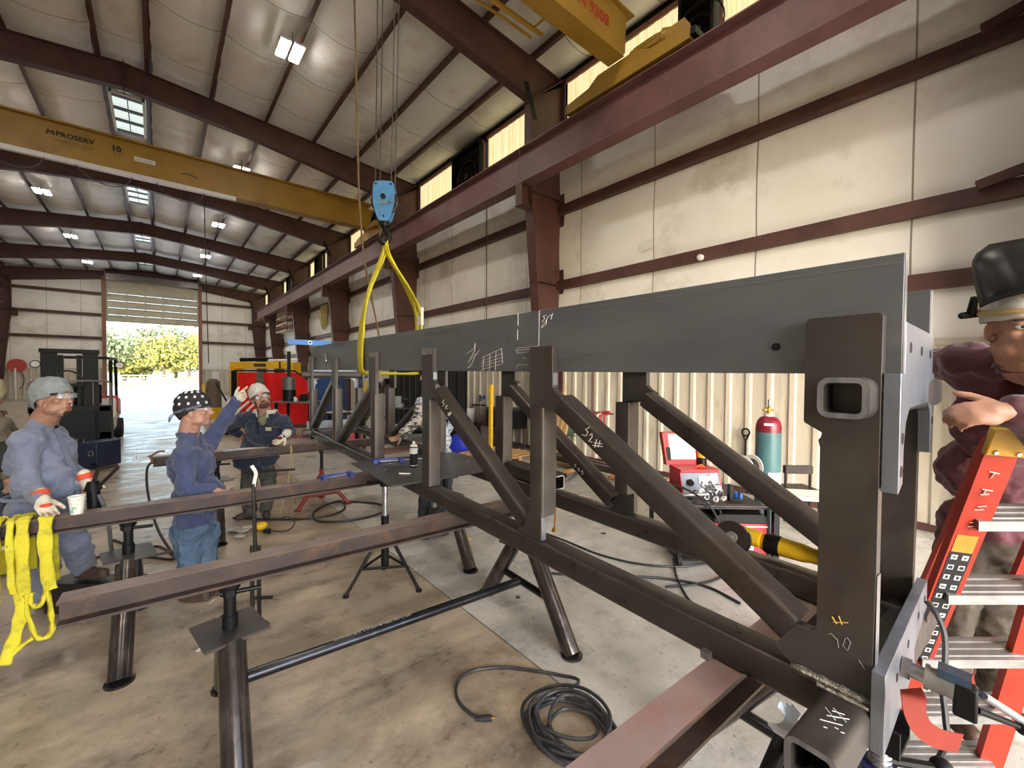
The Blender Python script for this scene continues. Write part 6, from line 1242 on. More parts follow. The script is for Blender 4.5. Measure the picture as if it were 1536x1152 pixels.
# ------------------------------------------------------------------ orange stepladder at the right
LT = P(1516, 655, 1.42); LB = P(1300, 1290, 1.75)
t = thing('step_ladder', 'orange fibreglass stepladder with yellow cap, in front of the man in maroon', 'ladder', V((LT.x+.2, LT.y-.1, 0)))
def line(px0, py0, d0_, px1, py1, d1_, s): return P(px0+(px1-px0)*s, py0+(py1-py0)*s, d0_+(d1_-d0_)*s)
rA0, rA1 = P(1508, 668, 1.30), P(1330, 1110, 1.76)
axd = (rA1-rA0).normalized(); face = (FW*-1+RT*-.25).normalized(); wv = axd.cross(face).normalized(); fn = wv.cross(axd).normalized()
if wv.dot(RT) < 0: wv = -wv
if fn.dot(FW) > 0: fn = -fn
LB = rA0+axd*((rA0.z-0.0)/-axd.z)
def rail(o_, e_, nm, m=M_orange, w=.042, dpt=.03):
    b = MB(); prof = [(-w, 0), (w, 0), (w, -dpt), (w-.008, -dpt), (w-.008, -.008), (-w+.008, -.008), (-w+.008, -dpt), (-w, -dpt)]
    b.loft([[q_+wv*x+fn*y for x, y in prof] for q_ in (o_, e_)]); return b.build(nm, m, t)
rl = rail(rA0, LB, 'side_rail')
off = wv*.0+RT*.48-FW*.02
rB1 = LB+RT*.52; rB0 = rA0+RT*.27
rail(rB0, rB1, 'side_rail')
b = MB(); b.obox(rA0-axd*.012+fn*.004, wv*.05, axd*.045, fn*.010); b.obox(rA0+RT*.15-axd*.03-fn*.04, RT*.15, axd*.02, FW*.03); b.build('cap', mat('ladder_yellow', '#d0a63a', '#c0952e', scale=14, rough=.5), t, bevel=.004)
for x, y in ((-.028, .02), (.028, .02)): b = MB(); c_ = rA0+wv*x+axd*y+fn*.014; b.cyl(c_, c_+fn*.006, .008, .006, 10); b.build('rivet', M_silver, t)
Lr = (LB-rA0).length
for k, s in enumerate((.165, .345, .525, .705, .885)):
    a_ = rA0+(LB-rA0)*s; c_ = rB0+(rB1-rB0)*s; m_ = (a_+c_)/2; hx = (c_-a_)/2
    b = MB(); b.obox(m_-fn*.03, hx, V((0, 0, .016)), fn*.05)
    for q_ in (-.03, 0, .03): b.obox(m_-fn*(.03+q_)+V((0, 0, .018)), hx*.98, V((0, 0, .003)), fn*.006)
    b.build('step', M_alu, t); b = MB(); b.cyl(a_+fn*.001+wv*.026, a_+fn*.005+wv*.026, .006, .006, 10); b.build('rivet', M_alu, t)
for o_, e_ in ((rA0, LB), (rB0, rB1)):
    b = MB(); e2 = V((e_.x, e_.y, 0))+FW*.0+V((FW.x, FW.y, 0))*.5+RT*.5; b.obox((o_+e2)/2-fn*.05, (e2-o_)/2, wv*.02, fn*.012); b.build('rear_rail', M_orange, t)
# pictogram label and marker letters on the rail
def onrail(s, x, dz=.0015): return rA0+axd*(s*Lr)+wv*x+fn*dz
s0_, s1_ = .235, .53
b = MB(); b.add([onrail(.195, -.032), onrail(.195, .026), onrail(.235, .026), onrail(.235, -.032)], [(0, 1, 2, 3)]); b.build('caution_label', mat('label_orange', '#d98c2b', '#c07a2a', scale=40, rough=.6), t)
b = MB(); b.add([onrail(s0_, -.034), onrail(s0_, .028), onrail(s1_, .028), onrail(s1_, -.034)], [(0, 1, 2, 3)]); lb = b.build('safety_label', mat('label_black', '#16181a', rough=.5), t)
n_ = 12
for k in range(n_):
    for x in (-.018, .013):
        c_ = onrail(s0_+(k+.5)*(s1_-s0_)/n_, x, .0022); b = MB(); b.obox(c_, wv*.0085, axd*.0095, fn*.0003); b.build('pictogram', M_white, lb); b = MB(); b.obox(c_+fn*.0005, wv*(.004 if (k+int(x*100)) % 2 else .006), axd*(.006 if k % 3 else .003), fn*.0003); b.build('pictogram_ink', M_letter, lb)
for k, (ch, st) in enumerate((('T', [[(-.5, -.1), (.5, .1)], [(0, 0), (-.15, .7)]]), ('K', [[(-.5, .0), (.5, .1)], [(-.1, .05), (-.3, .8)], [(-.5, .75), (.3, .6)]]), ('S', [[(.5, -.1), (-.3, .1), (.4, .45), (-.5, .6)]]), ('S', [[(.45, -.1), (-.4, .1), (.35, .4), (-.45, .75)]]))):
    o_ = onrail(.055+.036*k, -.002, .003); b = MB()
    for l in st: b.tube([o_+wv*(x*.028)+axd*(y*.026) for x, y in l], .0022, 5)
    b.build('marker_letter', mat('silver_marker', '#c3a9a0', rough=.7), t)
# ------------------------------------------------------------------ trees beyond the yard
M_leafy = mat('autumn_foliage', '#857f38', '#636d34', scale=1.2, rough=.8, c3='#9a853c', scale3=.7)
M_leafg = mat('grey_green_foliage', '#5d6848', '#6f7755', scale=1.2, rough=.8, c3='#4b553d', scale3=.6)
M_bark = mat('grey_bark', '#5c5044', '#6b5f52', scale=6, rough=.9)
def tree(x, y, h, w, m, lab, seed):
    rnd = random.Random(seed); t = thing('tree', lab, 'tree', (x, y, .3))
    b = MB(); b.tube([(x, y, .2), (x+.2, y, h*.3), (x-.1, y, h*.7)], [.3, .22, .08], 8)
    for i in range(6): a = rnd.uniform(0, 6.28); b.tube([(x+.1, y, h*rnd.uniform(.2, .45)), (x+w*.25*math.cos(a), y+w*.25*math.sin(a), h*.6), (x+w*.4*math.cos(a), y+w*.4*math.sin(a), h*.8)], [.14, .09, .03], 6)
    b.build('trunk', M_bark, t)
    vs = []; fs = []; cl_ = [(rnd.gauss(0, .26)*w, rnd.gauss(0, .26)*w, h*(.30+.6*rnd.random()), w*rnd.uniform(.10, .2)) for _ in range(34)]
    for i in range(1700):
        cx, cy, cz, cr = cl_[rnd.randrange(34)]; d = V((rnd.gauss(0, 1), rnd.gauss(0, 1), rnd.gauss(0, .8))); c = V((x+cx, y+cy, cz))+d*cr*.75; s = rnd.uniform(.13, .3)
        q_ = Euler((rnd.uniform(0, 6), rnd.uniform(0, 6), rnd.uniform(0, 6))).to_matrix(); k = len(vs)
        vs += [c+q_ @ V((-s, -s*.6, 0)), c+q_ @ V((s, -s*.6, 0)), c+q_ @ V((s*.7, s*.7, .1*s)), c+q_ @ V((-s*.7, s*.7, .1*s))]; fs.append((k, k+1, k+2, k+3))
    b = MB(); b.add(vs, fs); b.build('foliage', m, t, fix=False)
for i, (x, y, h, w, m, l) in enumerate(((-7.2, 95, 9.5, 6.5, M_leafg, 'sparse grey-green tree at the left edge of the door opening'), (-9.8, 104, 11, 7, M_leafg, 'farther grey-green tree half hidden by the left door jamb'), (-1.9, 100, 10.2, 7.5, M_leafg, 'tall grey-green tree behind the low yellow shrub tree in the door opening'), (.6, 93, 7.6, 6.2, M_leafy, 'yellow-green tree in the middle of the door opening, low and bushy'), (2.6, 104, 11, 8, M_leafg, 'tall pale tree rising behind the yellow-green ones'), (4.0, 92, 8.4, 6.2, M_leafy, 'yellowest tree seen through the door opening'), (6.6, 98, 9.6, 7, M_leafy, 'yellow tree cut off by the right door jamb'), (9.5, 104, 11, 7, M_leafg, 'tree hidden mostly behind the right door jamb'), (-4.5, 99, 5.2, 5, M_leafy, 'low yellowish shrub tree between the two left grey-green ones'))): tree(x, y, h, w, m, l, i+3)
t = thing('yard_fence', 'grey rail fence and low stacks across the far side of the yard', 'fence', (-2, 74, 0))
for z in (.5, .9, 1.3): b = MB(); b.box((-9, 74, z), (1.5, 74.06, z+.1)); b.build('rail', mat('weathered_rail', '#7d7f84', rough=.8), t)
for i in range(8): b = MB(); b.box((-9+i*1.5, 74.06, -.1), (-8.88+i*1.5, 74.16, 1.4)); b.build('fence_post', MATS['weathered_rail'], t)
b = MB(); b.cyl((8.6, 60, 0), (8.6, 60, 9), .12, .1, 12); tag(b.build('utility_pole', M_bark), 'thin utility pole by the right door jamb', 'pole')
# ------------------------------------------------------------------ people
TEXC = bpy.data.textures.new('cloth_folds', 'CLOUDS'); TEXC.noise_scale = .085; TEXC.noise_depth = 2
TEX2 = bpy.data.textures.new('cap_folds', 'CLOUDS'); TEX2.noise_scale = .045; TEX2.noise_depth = 1
def capsule(b, p0, p1, r0, r1, n=14, sq=None):
    p0, p1 = V(p0), V(p1); d = p1-p0
    if d.length < 1e-5: d = V((0, 0, 1e-3))
    d.normalize(); a, c = frame(d); rings = []
    for k in range(5): t = -PI/2+PI/2*k/4.5; rings.append((p0+d*r0*math.sin(t), r0*math.cos(t)))
    rings.append((p0, r0)); rings.append((p1, r1))
    for k in range(5): t = PI/2*(k+.5)/4.5; rings.append((p1+d*r1*math.sin(t), r1*math.cos(t)))
    b.loft([[o+(a*math.cos(2*PI*i/n)+c*math.sin(2*PI*i/n))*max(r, 1e-4) for i in range(n)] for o, r in rings])
def chain(b, pts, rs):
    for i in range(len(pts)-1): capsule(b, pts[i], pts[i+1], rs[i], rs[i+1])
def basis(f, u):
    f = V(f).normalized(); u = V(u); u = (u-f*u.dot(f)).normalized(); r = f.cross(u); return r, f, u     # right, front, up
def EL(b, c, ax, rad):            # ellipsoid in a frame (right, front, up)
    b.ell(c, rad, Matrix(ax).transposed(), 18, 12)
def organic(b, name, m, parent, vox=.008, smooth=4, fold=0.0, dec=.45, base=None):
    o = b.build(name+'_raw', m, None, base=(0, 0, 0))
    md = o.modifiers.new('r', 'REMESH'); md.mode = 'VOXEL'; md.voxel_size = vox
    if fold:
        sm = o.modifiers.new('s0', 'SMOOTH'); sm.iterations = 6; sm.factor = .5
        dp = o.modifiers.new('d', 'DISPLACE'); dp.texture = TEXC; dp.strength = fold; dp.mid_level = .5; dp.texture_coords = 'GLOBAL'
    sm = o.modifiers.new('s', 'SMOOTH'); sm.iterations = smooth; sm.factor = .5
    if dec < 1: dm = o.modifiers.new('dec', 'DECIMATE'); dm.ratio = dec
    dg = bpy.context.evaluated_depsgraph_get(); me = bpy.data.meshes.new_from_object(o.evaluated_get(dg)); bpy.data.objects.remove(o)
    o0 = wloc(parent) if parent is not None else V(base); me.transform(Matrix.Translation(-o0)); me.shade_smooth(); me.name = name
    ob = mobj(name, me, m, parent)
    if parent is None: ob.location = o0
    return ob
def hand(b, w, d, n, s, curl=.35, k=1.0, point=None, thumb=(.75, .6, -.25)):
    """w wrist, d along the hand, n back-of-hand normal, s towards the thumb"""
    w, d = V(w), V(d).normalized(); n = V(n); n = (n-d*n.dot(d)).normalized(); s0 = d.cross(n); s0 = s0 if s0.dot(V(s)) > 0 else -s0
    capsule(b, w, w+d*.04, .026*k, .027*k); b.ell(w+d*.052, (.041*k, .047*k, .017*k), Matrix((s0, d, n)).transposed(), 14, 10)
    for i, (o_, L_) in enumerate(((.029, .072), (.010, .080), (-.010, .074), (-.028, .058))):
        c = curl if not point or i not in point else point[i]
        p = w+d*(.086-.004*abs(i-1.2))+s0*o_*k; dd = (d+s0*o_*1.2).normalized(); r = (.0098-.0006*i)*k
        for j, f in enumerate((.44, .32, .24)):
            ax = s0; dd = (Matrix.Rotation((-c if (d.cross(n)).dot(s0) > 0 else c)*(1.0 if j else .8)*1.0, 3, d.cross(n)) @ dd)
            q_ = p+dd*L_*f; capsule(b, p, q_, r, r*.9, 10); p = q_; r *= .9
    p = w+d*.022+s0*.03*k; td = (s0*thumb[0]+d*thumb[1]+n*thumb[2]).normalized(); q_ = p+td*.042; capsule(b, p, q_, .0135*k, .0115*k, 10); capsule(b, q_, q_+(td*.75+d*.5).normalized()*.033, .0115*k, .0095*k, 10)
def head(b, c, f, u, k=1.0, jowl=1.0):
    r, f, u = basis(f, u); A = (r, f, u); q = lambda x, y, z: c+(r*x+f*y+u*z)*k
    e = lambda x, y, z, a, d, h: EL(b, q(x, y, z), A, (a*k, d*k, h*k))
    e(0, -.012, .032, .076, .097, .090); e(0, .028, -.035, .061, .064, .080); e(0, .050, -.088, .034*jowl, .034, .028)
    for s in (-1, 1):
        e(.040*s*jowl, .018, -.065, .026*jowl, .05, .032); e(.043*s, .062, -.012, .022, .022, .02); e(.080*s, -.008, -.012, .009, .02, .031); e(.033*s, .080, .030, .026, .014, .009); e(.012*s, .098, -.026, .009, .010, .008)
    capsule(b, q(0, .088, .018), q(0, .110, -.022), .009*k, .0125*k, 12)
    e(0, .086, -.052, .025, .013, .0065); e(0, .084, -.063, .021, .013, .0075); e(0, .078, .048, .05, .02, .03)
    return q, A
def face_parts(body, q, A, k=1.0, eyes=True, lipm=M_lip):
    r, f, u = A
    for s in (-1, 1):
        if eyes:
            b = MB(); EL(b, q(.032*s, .0795, .012), A, (.0135*k, .0115*k, .0095*k)); e = b.build('eye', M_eye, body); b = MB(); EL(b, q(.032*s, .0895, .012), A, (.0055*k, .003*k, .0055*k)); b.build('iris', M_iris, e)
            b = MB(); EL(b, q(.032*s, .083, .0215), A, (.016*k, .010*k, .0045*k)); b.build('eyelid', body.data.materials[0], body)
        b = MB(); EL(b, q(.034*s, .0905, .035), A, (.022*k, .007*k, .0045*k)); b.build('eyebrow', M_hairk, body)
    b = MB(); EL(b, q(0, .0945, -.0545), A, (.022*k, .0065*k, .0045*k)); EL(b, q(0, .0925, -.0625), A, (.019*k, .0065*k, .0055*k)); b.build('lips', lipm, body)
def torso(b, J, f, fat=1.0, k=1.0, ex=0.0):
    """overlapping ellipsoids from hips to shoulders"""
    spine = (J['chest']-J['pelvis']).normalized(); r, ff, u = basis(f, spine); A = (r, ff, u)
    EL(b, J['pelvis'], A, ((.172+ex)*k, (.125+ex)*k*(1+.25*(fat-1)), .14*k)); EL(b, J['belly'], A, ((.168*min(fat, 1.12)+ex)*k, (.130*fat+ex)*k, .16*k)); EL(b, J['chest'], A, ((.185+ex)*k, (.128+ex)*k*(1+.3*(fat-1)), .19*k))
    for s in ('R', 'L'):
        capsule(b, J['chest']+u*.10, J['sh'+s], (.09+ex)*k, (.075+ex)*k); capsule(b, J['neck'], J['sh'+s], (.05+ex)*k, (.062+ex)*k)
    return A
def person(label, J, f, skin, shirt, pants, boot, fat=1.0, k=1.0, hk=1.0, fold=.03, gloveR=None, gloveL=None, curlR=.4, curlL=.4, hn=None, vox=.0075, pl=None, pr=None, jowl=1.0, hem=None, ts=None):
    fd = V((J['anL']+J['anR'])/2); root_base = V((J['pelvis'].x, J['pelvis'].y, min(J['anL'].z, J['anR'].z)-.08))
    b = MB(); q, A = head(b, J['head'], J['look'], J.get('hup', V((0, 0, 1))), hk, jowl)
    capsule(b, q(0, -.025, -.06), J['neck'], .060*hk*jowl, .070*jowl); 
    bt = MB(); torso(b, J, f, fat, k*.9, -.012)
    for s in 'RL':
        chain(b, [J['sh'+s], J['el'+s], J['wr'+s]], [.05, .042, .028]); chain(b, [J['hip'+s], J['kn'+s], J['an'+s]], [.08, .055, .04])
        g = J['hand'+s]; hand(b, J['wr'+s], g[0], g[1], g[2], curlR if s == 'R' else curlL, 1.0, pr if s == 'R' else pl)
        capsule(b, J['an'+s]-V((0, 0, .04)), J['an'+s]-V((0, 0, .045))+J['toe'+s]*.14, .035, .03)
    body = organic(b, 'person', skin, None, .0065, 3, 0, .5, base=root_base)
    tag(body, label, 'person')
    b = MB(); torso(b, J, f, fat, k, .012)
    for s in 'RL':
        e_ = J['wr'+s]; d_ = (e_-J['el'+s]); chain(b, [J['sh'+s], J['el'+s], J['el'+s]+d_*.93], [.078, .062, .048])
    if hem:
        for h_, rr_ in hem: capsule(b, J['pelvis'], h_, .17*k, rr_)
    sh = organic(b, 'shirt', shirt, body, vox, 2, fold*1.7)
    b = MB(); A2 = basis(f, V((0, 0, 1))); EL(b, J['pelvis']-V((0, 0, .04)), A2, (.178*k, .135*k*(1+.2*(fat-1)), .15))
    for s in 'RL': chain(b, [J['hip'+s], J['kn'+s], J['an'+s]+V((0, 0, .0))], [.107*k, .083*k, .072*k])
    tr_ = organic(b, 'trousers', pants, body, vox, 2, fold*1.7)
    for s in 'RL':
        b = MB(); a = J['an'+s]; t_ = J['toe'+s]; capsule(b, a+V((0, 0, .06)), a-V((0, 0, .02)), .055, .05); capsule(b, a-V((0, 0, .035))-t_*.03, a-V((0, 0, .045))+t_*.15, .042, .036); EL(b, a-V((0, 0, .07))+t_*.06, basis(t_, V((0, 0, 1))), (.05, .14, .018)); organic(b, 'boot', boot, body, .006, 3, 0, .5)
        g = gloveR if s == 'R' else gloveL
        if g:
            b = MB(); h_ = J['hand'+s]; hand(b, J['wr'+s], h_[0], h_[1], h_[2], curlR if s == 'R' else curlL, 1.22, pr if s == 'R' else pl); capsule(b, J['wr'+s]-V(h_[0]).normalized()*.05, J['wr'+s]+V(h_[0]).normalized()*.02, .040, .036); organic(b, 'glove', g, body, .005, 2, .004, .6)
    return body, q, A, sh, tr_
def cap_shell(body, q, A, m, name, low, k=1.0, back=0, thick=1.08, fold=.012):
    """close-fitting cap: an ellipsoid over the cranium cut along the brow line"""
    r, f, u = A; b = MB(); R = 20; Cc = q(0, -.012, .032)
    for_ = []
    rings = []
    for j in range(11):
        t = j/10; ring = []
        for i in range(28):
            a = 2*PI*i/28; y = math.cos(a); x = math.sin(a); zl = low+back*(-y if y < 0 else 0)+back*.35*(1-y*y)
            z0 = zl-.032; ph0 = math.asin(max(-.95, min(.95, z0/.097))); ph = ph0+(PI/2-ph0)*t
            ring.append(Cc+(r*(x*.0795*max(0, math.cos(ph))**.8*thick)+f*(y*.1005*max(0, math.cos(ph))**.8*thick)+u*(.0955*math.sin(ph)*thick*(1.12 if ph > 0 else 1)))*k)
        rings.append(ring)
    b.loft(rings, cap=False); o = b.build(name, m, body, ang=70)
    sd = o.modifiers.new('thick', 'SOLIDIFY'); sd.thickness = .006; sd.offset = 1
    if fold: ss = o.modifiers.new('sub', 'SUBSURF'); ss.levels = 1; ss.render_levels = 1; dp = o.modifiers.new('fold', 'DISPLACE'); dp.texture = TEX2; dp.strength = fold*1.8; dp.texture_coords = 'GLOBAL'
    return o
def collar(body, c, up, f, m, r=.075, h=.045, lean=.02, gap=.5, name='collar', rb=None):
    rr, ff, uu = basis(f, up); b = MB(); n = 24; a0, a1 = gap, 2*PI-gap
    def fn(s, t): a = a0+(a1-a0)*s; R_ = r+lean*t; z = h*(1-abs(t*2-1)*.0)*(t); return V(c)+(ff*math.cos(a)+rr*math.sin(a))*R_+uu*(h*math.sin(t*2.6))
    b.grid(fn, n, 6); o = b.build(name, m, body, ang=70); sd = o.modifiers.new('thick', 'SOLIDIFY'); sd.thickness = .005; return o
def button(body, p, n, m, r=.006): b = MB(); b.cyl(V(p), V(p)+V(n).normalized()*.004, r, r, 10); b.build('button', m, body)
Z = V((0, 0, 1)); N = lambda v: V(v).normalized()
# --- grey coverall man, profile, leaning a hand on the draped beam
J = dict(head=P(80, 600, 2.98), look=RT+Z*.10+FW*.05, neck=P(64, 634, 3.0), shR=P(40, 662, 2.86), shL=P(80, 660, 3.18), chest=P(64, 684, 3.02), belly=P(75, 724, 3.0), pelvis=P(62, 758, 3.02), elR=P(38, 722, 2.80), wrR=P(64, 750, 2.67), elL=P(108, 722, 3.16), wrL=P(130, 722, 2.98), hipR=P(50, 776, 2.95), hipL=P(70, 776, 3.10), knR=P(66, 842, 3.02), knL=P(112, 812, 3.12), anR=atz(66, 893, .085), anL=P(126, 850, 3.30),
    toeR=N(RT*.9-FW*.2), toeL=N(RT), handR=(RT*.55-Z*.55-FW*.3, Z+RT*.5-FW*.2, -RT*.3+FW), handL=(RT*.3-Z*.9, -FW, RT))
J['anR'] = V((J['anR'].x, J['anR'].y, .09))
p1, q, A, sh, tw = person('person in grey-blue coveralls and grey cap, hand resting on the sling-draped beam', J, RT+FW*.05, M_skin, M_cov, M_cov, M_boot, 1.22, 1.02, 1.04, .035, M_glove, M_glove, .25, .7, jowl=1.12)
face_parts(p1, q, A, 1.04); cap_shell(p1, q, A, M_cap1, 'cap', .042, 1.06, back=-.09, thick=1.14)
b = MB(); EL(b, q(0, .074, -.098), A, (.024, .018, .020)); b.build('goatee', M_hairk, p1)
b = MB(); r_, f_, u_ = A; b.ribbon([q(-.084, -.02, .03), q(-.083, .04, .034), q(-.062, .095, .036)], .014, u_, .004); b.ribbon([q(.084, -.02, .03), q(.083, .04, .034), q(.062, .095, .036)], .014, u_, .004); b.ribbon([q(.084, -.02, .03), q(.06, -.095, .028), q(0, -.118, .026), q(-.06, -.095, .028), q(-.084, -.02, .03)], .012, u_, .004, smooth=4); gl = b.build('safety_glasses', M_lensd, p1)
b = MB(); b.ribbon([q(-.066, .09, .022), q(-.04, .118, .018), q(0, .124, .018), q(.04, .118, .018), q(.066, .09, .022)], .034, u_, .002, smooth=4); b.build('lens', M_lens, gl)
collar(p1, J['neck']-Z*.025, Z*.85-RT*.5, RT, M_cov, .070, .045, .014, .55); collar(p1, J['neck']-Z*.05, Z, RT, M_hairk, .07, .035, .006, .1, 'undershirt')
b = MB(); dn = (J['pelvis']-J['chest']).normalized(); b.ribbon([J['neck']+RT*.10-Z*.04, J['chest']+RT*.165+Z*.02, J['belly']+RT*.205, J['belly']+RT*.19-Z*.12], .03, FW, .012, smooth=5); b.build('placket', mat('placket_shade', '#666b7c', rough=.9), p1)
b = MB(); b.ribbon([J['belly']-FW*.19+RT*.14-Z*.06, J['belly']-FW*.215+RT*.02-Z*.07, J['belly']-FW*.19-RT*.12-Z*.07, J['belly']-RT*.19-Z*.06], .022, Z, .006, smooth=4); b.build('waist_seam', M_cov, p1)
b = MB(); b.obox(J['chest']-FW*.17+RT*.09-Z*.02, RT*.07+Z*.01, FW*.01, Z*.012); b.build('pocket_flap', M_cov, p1, bevel=.004)
for s, w in (('R', J['wrR']), ('L', J['wrL'])): h_ = J['hand'+s][0].normalized(); b = MB(); b.cyl(w-h_*.055, w-h_*.015, .044, .041, 18); b.build('glove_cuff', M_glorg, p1); b = MB(); b.ell(w+h_*.06+V(J['hand'+s][1]).normalized()*.016, (.03, .03, .012), n=12, m=8); b.build('glove_patch', M_glorg, p1)
b = MB(); fb = J['anL']; b.obox(V((fb.x, fb.y, (fb.z-.095)/2))+RT*.1, RT*.32+FW*.0, FW*.09, Z*((fb.z-.095)/2)); tag(b.build('steel_block', M_iron, bevel=.004), 'low dark steel block under the boot of the man in coveralls', 'block')
# --- blue shirt man pointing
J = dict(head=P(292, 617, 3.4), look=RT+Z*.06+FW*.45, neck=P(283, 652, 3.42), shR=P(278, 684, 3.25), shL=P(303, 676, 3.60), chest=P(288, 700, 3.43), belly=P(299, 742, 3.42), pelvis=P(293, 776, 3.45), elR=P(280, 736, 3.20), wrR=P(318, 736, 3.30), elL=P(333, 634, 3.78), wrL=P(354, 600, 3.82), hipR=P(281, 792, 3.40), hipL=P(306, 792, 3.53), knR=P(283, 845, 3.40), knL=P(308, 845, 3.52), anR=None, anL=None, toeR=N(RT*.9), toeL=N(RT), handR=(RT*.95-Z*.1+FW*.15, Z, FW), handL=(RT*.75+Z*.55+FW*.1, -FW, Z-RT*.4))
for s, x in (('R', 280), ('L', 306)): a = P(x, 880, 3.42 if s == 'R' else 3.52); J['an'+s] = V((a.x, a.y, .09))
p2, q, A, sh, tw = person('person in blue work shirt and black bandana, pointing with a raised gloved hand', J, RT+FW*.25, M_skin2, M_blues, M_jean, M_boot, 1.28, 1.0, 1.07, .035, None, M_glove, .5, .9, pl={0: .12}, jowl=1.05)
face_parts(p2, q, A, 1.07)
cap_shell(p2, q, A, mat('black_bandana', '#1c1b1d', '#26252a', scale=30, rough=.85), 'bandana', .040, 1.09, back=-.085, thick=1.12)
rnd = random.Random(2); r_, f_, u_ = A; b = MB()
for i in range(15):
    a = PI*.5+(-.95+1.9*(i % 5)/4)+.12*(i//5); ph = .25+.38*(i//5); nrm_ = (r_*math.sin(a)*math.cos(ph)+f_*math.cos(a)*math.cos(ph)+u_*math.sin(ph)); pp = q(0, -.012, .032)+(r_*(.0795*math.sin(a)*max(0, math.cos(ph))**.8)+f_*(.1005*math.cos(a)*max(0, math.cos(ph))**.8)+u_*(.0955*math.sin(ph)*1.12))*(1.09*1.205); t1, t2 = frame(nrm_); b.obox(pp+nrm_*.004, t1*.007, t2*.010, nrm_*.003)
b.build('white_motifs', M_white, p2)
b = MB(); b.ribbon([q(-.088, .06, .048), q(-.095, 0, .03), q(-.07, -.09, .008), q(0, -.128, -.002), q(.07, -.09, .008), q(.095, 0, .03), q(.088, .06, .048)], .018, u_, .004, smooth=4); b.build('bandana_band', mat('paisley_grey', '#77757a', '#4a494e', scale=60, rough=.85), p2)
b = MB(); b.ribbon([q(-.03, -.12, .0), q(-.04, -.15, -.03), q(-.035, -.165, -.065)], .02, r_, .004, smooth=3); b.ribbon([q(.0, -.12, .0), q(-.01, -.155, -.025), q(-.0, -.16, -.07)], .018, r_, .004, smooth=3); b.build('bandana_tail', MATS['paisley_grey'], p2)
b = MB(); b.ribbon([q(.088, -.01, .022), q(.086, .05, .022), q(.05, .108, .018), q(0, .118, .016)], .012, u_, .003, smooth=4); b.build('safety_glasses', M_lens, p2)
b = MB(); EL(b, q(0, .055, -.085), A, (.042, .042, .030)); b.build('stubble', M_beardg, p2)
collar(p2, J['neck']-Z*.02, Z*.9-RT*.35, RT+FW*.3, M_blues, .074, .04, .014, .5)
b = MB(); b.obox(J['chest']-FW*.13+RT*.13+Z*.0, RT*.05+FW*.02, FW*.006, Z*.014); b.build('pocket_flap', M_blues, p2, bevel=.003); button(p2, J['chest']-FW*.15+RT*.13-Z*.012, -FW, M_white)
b = MB(); b.cyl(J['wrR']-N(J['handR'][0])*.05, J['wrR']-N(J['handR'][0])*.005, .046, .044, 16); b.build('cuff', M_blues, p2)
# --- navy jacket man leaning on the third beam
hu = N(UP*.9-RT*.40)
J = dict(head=P(391, 597, 5.0), look=-N(ray(391, 597))+RT*.10+Z*.04, hup=hu, neck=P(398, 619, 5.12), shR=P(365, 630, 5.18), shL=P(424, 632, 5.14), chest=P(396, 645, 5.2), belly=P(390, 668, 5.32), pelvis=P(386, 690, 5.48), elR=P(343, 638, 5.38), wrR=P(360, 653, 5.46), elL=P(436, 648, 5.14), wrL=P(427, 653, 4.97), hipR=P(377, 697, 5.5), hipL=P(398, 697, 5.52), knR=P(374, 732, 5.55), knL=P(404, 732, 5.55), anR=atz(376, 765, .09), anL=atz(399, 762, .09), toeR=N(-FW-RT*.5), toeL=N(-FW+RT*.6), handR=(RT*.8-Z*.5, -FW, Z), handL=(-RT*.55-Z*.6-FW*.35, Z*.5-FW*.7, RT*.2-FW*.4+Z*.5))
p3, q, A, sh, tw = person('person in navy jacket, cream cap and glasses, leaning one gloved hand on the beam', J, -N(ray(391, 640))+RT*.05, M_skin2, M_navy, M_cargo, M_boot, 1.08, 1.05, 1.14, .04, None, M_glove, .4, .35, hem=[(P(372, 688, 5.42), .16), (P(400, 684, 5.4), .14)])
face_parts(p3, q, A, 1.14); r_, f_, u_ = A
cap_shell(p3, q, A, M_fleece, 'beanie', .050, 1.15, back=-.09, thick=1.14)
b = MB(); EL(b, q(0, .052, -.075), A, (.056, .056, .045)); EL(b, q(0, .088, -.044), A, (.032, .016, .008)); 
for s in (-1, 1): EL(b, q(.058*s, .01, -.05), A, (.018, .045, .045))
b.build('beard', M_beard, p3)
b = MB(); EL(b, q(0, .104, -.0565), A, (.021, .008, .005)); b.build('lower_lip', M_lip, p3)
b = MB()
for s in (-1, 1): b.torus(q(.034*s, .108, .010), f_, .024, .0032, 20, 6); b.tube([q(.058*s, .106, .014), q(.088*s, .06, .016), q(.092*s, -.01, .01)], .003, 6)
b.tube([q(-.011, .11, .012), q(.011, .11, .012)], .003, 6); gl = b.build('spectacles', M_lensd, p3)
for s in (-1, 1): b = MB(); b.cyl(q(.034*s, .108, .010), q(.034*s, .109, .010), .022, .022, 18); b.build('lens', M_lens, gl)
collar(p3, J['neck']-Z*.05, N(Z*.9-FW*-.3), -FW+RT*.1, M_fleece, .095, .09, .045, .5, 'fleece_collar')
b = MB(); EL(b, J['neck']-Z*.06-FW*.06, basis(-FW, Z), (.055, .045, .09)); b.build('undershirt', mat('camo_tee', '#7d7866', '#5d5a4a', scale=24, rough=.9), p3)
b = MB(); cf = J['chest']-FW*.155
b.ribbon([J['neck']-FW*.13-Z*.10-RT*.03, cf+RT*.02-Z*.04, J['belly']-FW*.175-Z*.0, J['belly']-FW*.17-Z*.14-RT*.05], .012, RT, .008, smooth=4); b.build('zip', mat('zip_dark', '#10141f', rough=.6), p3)
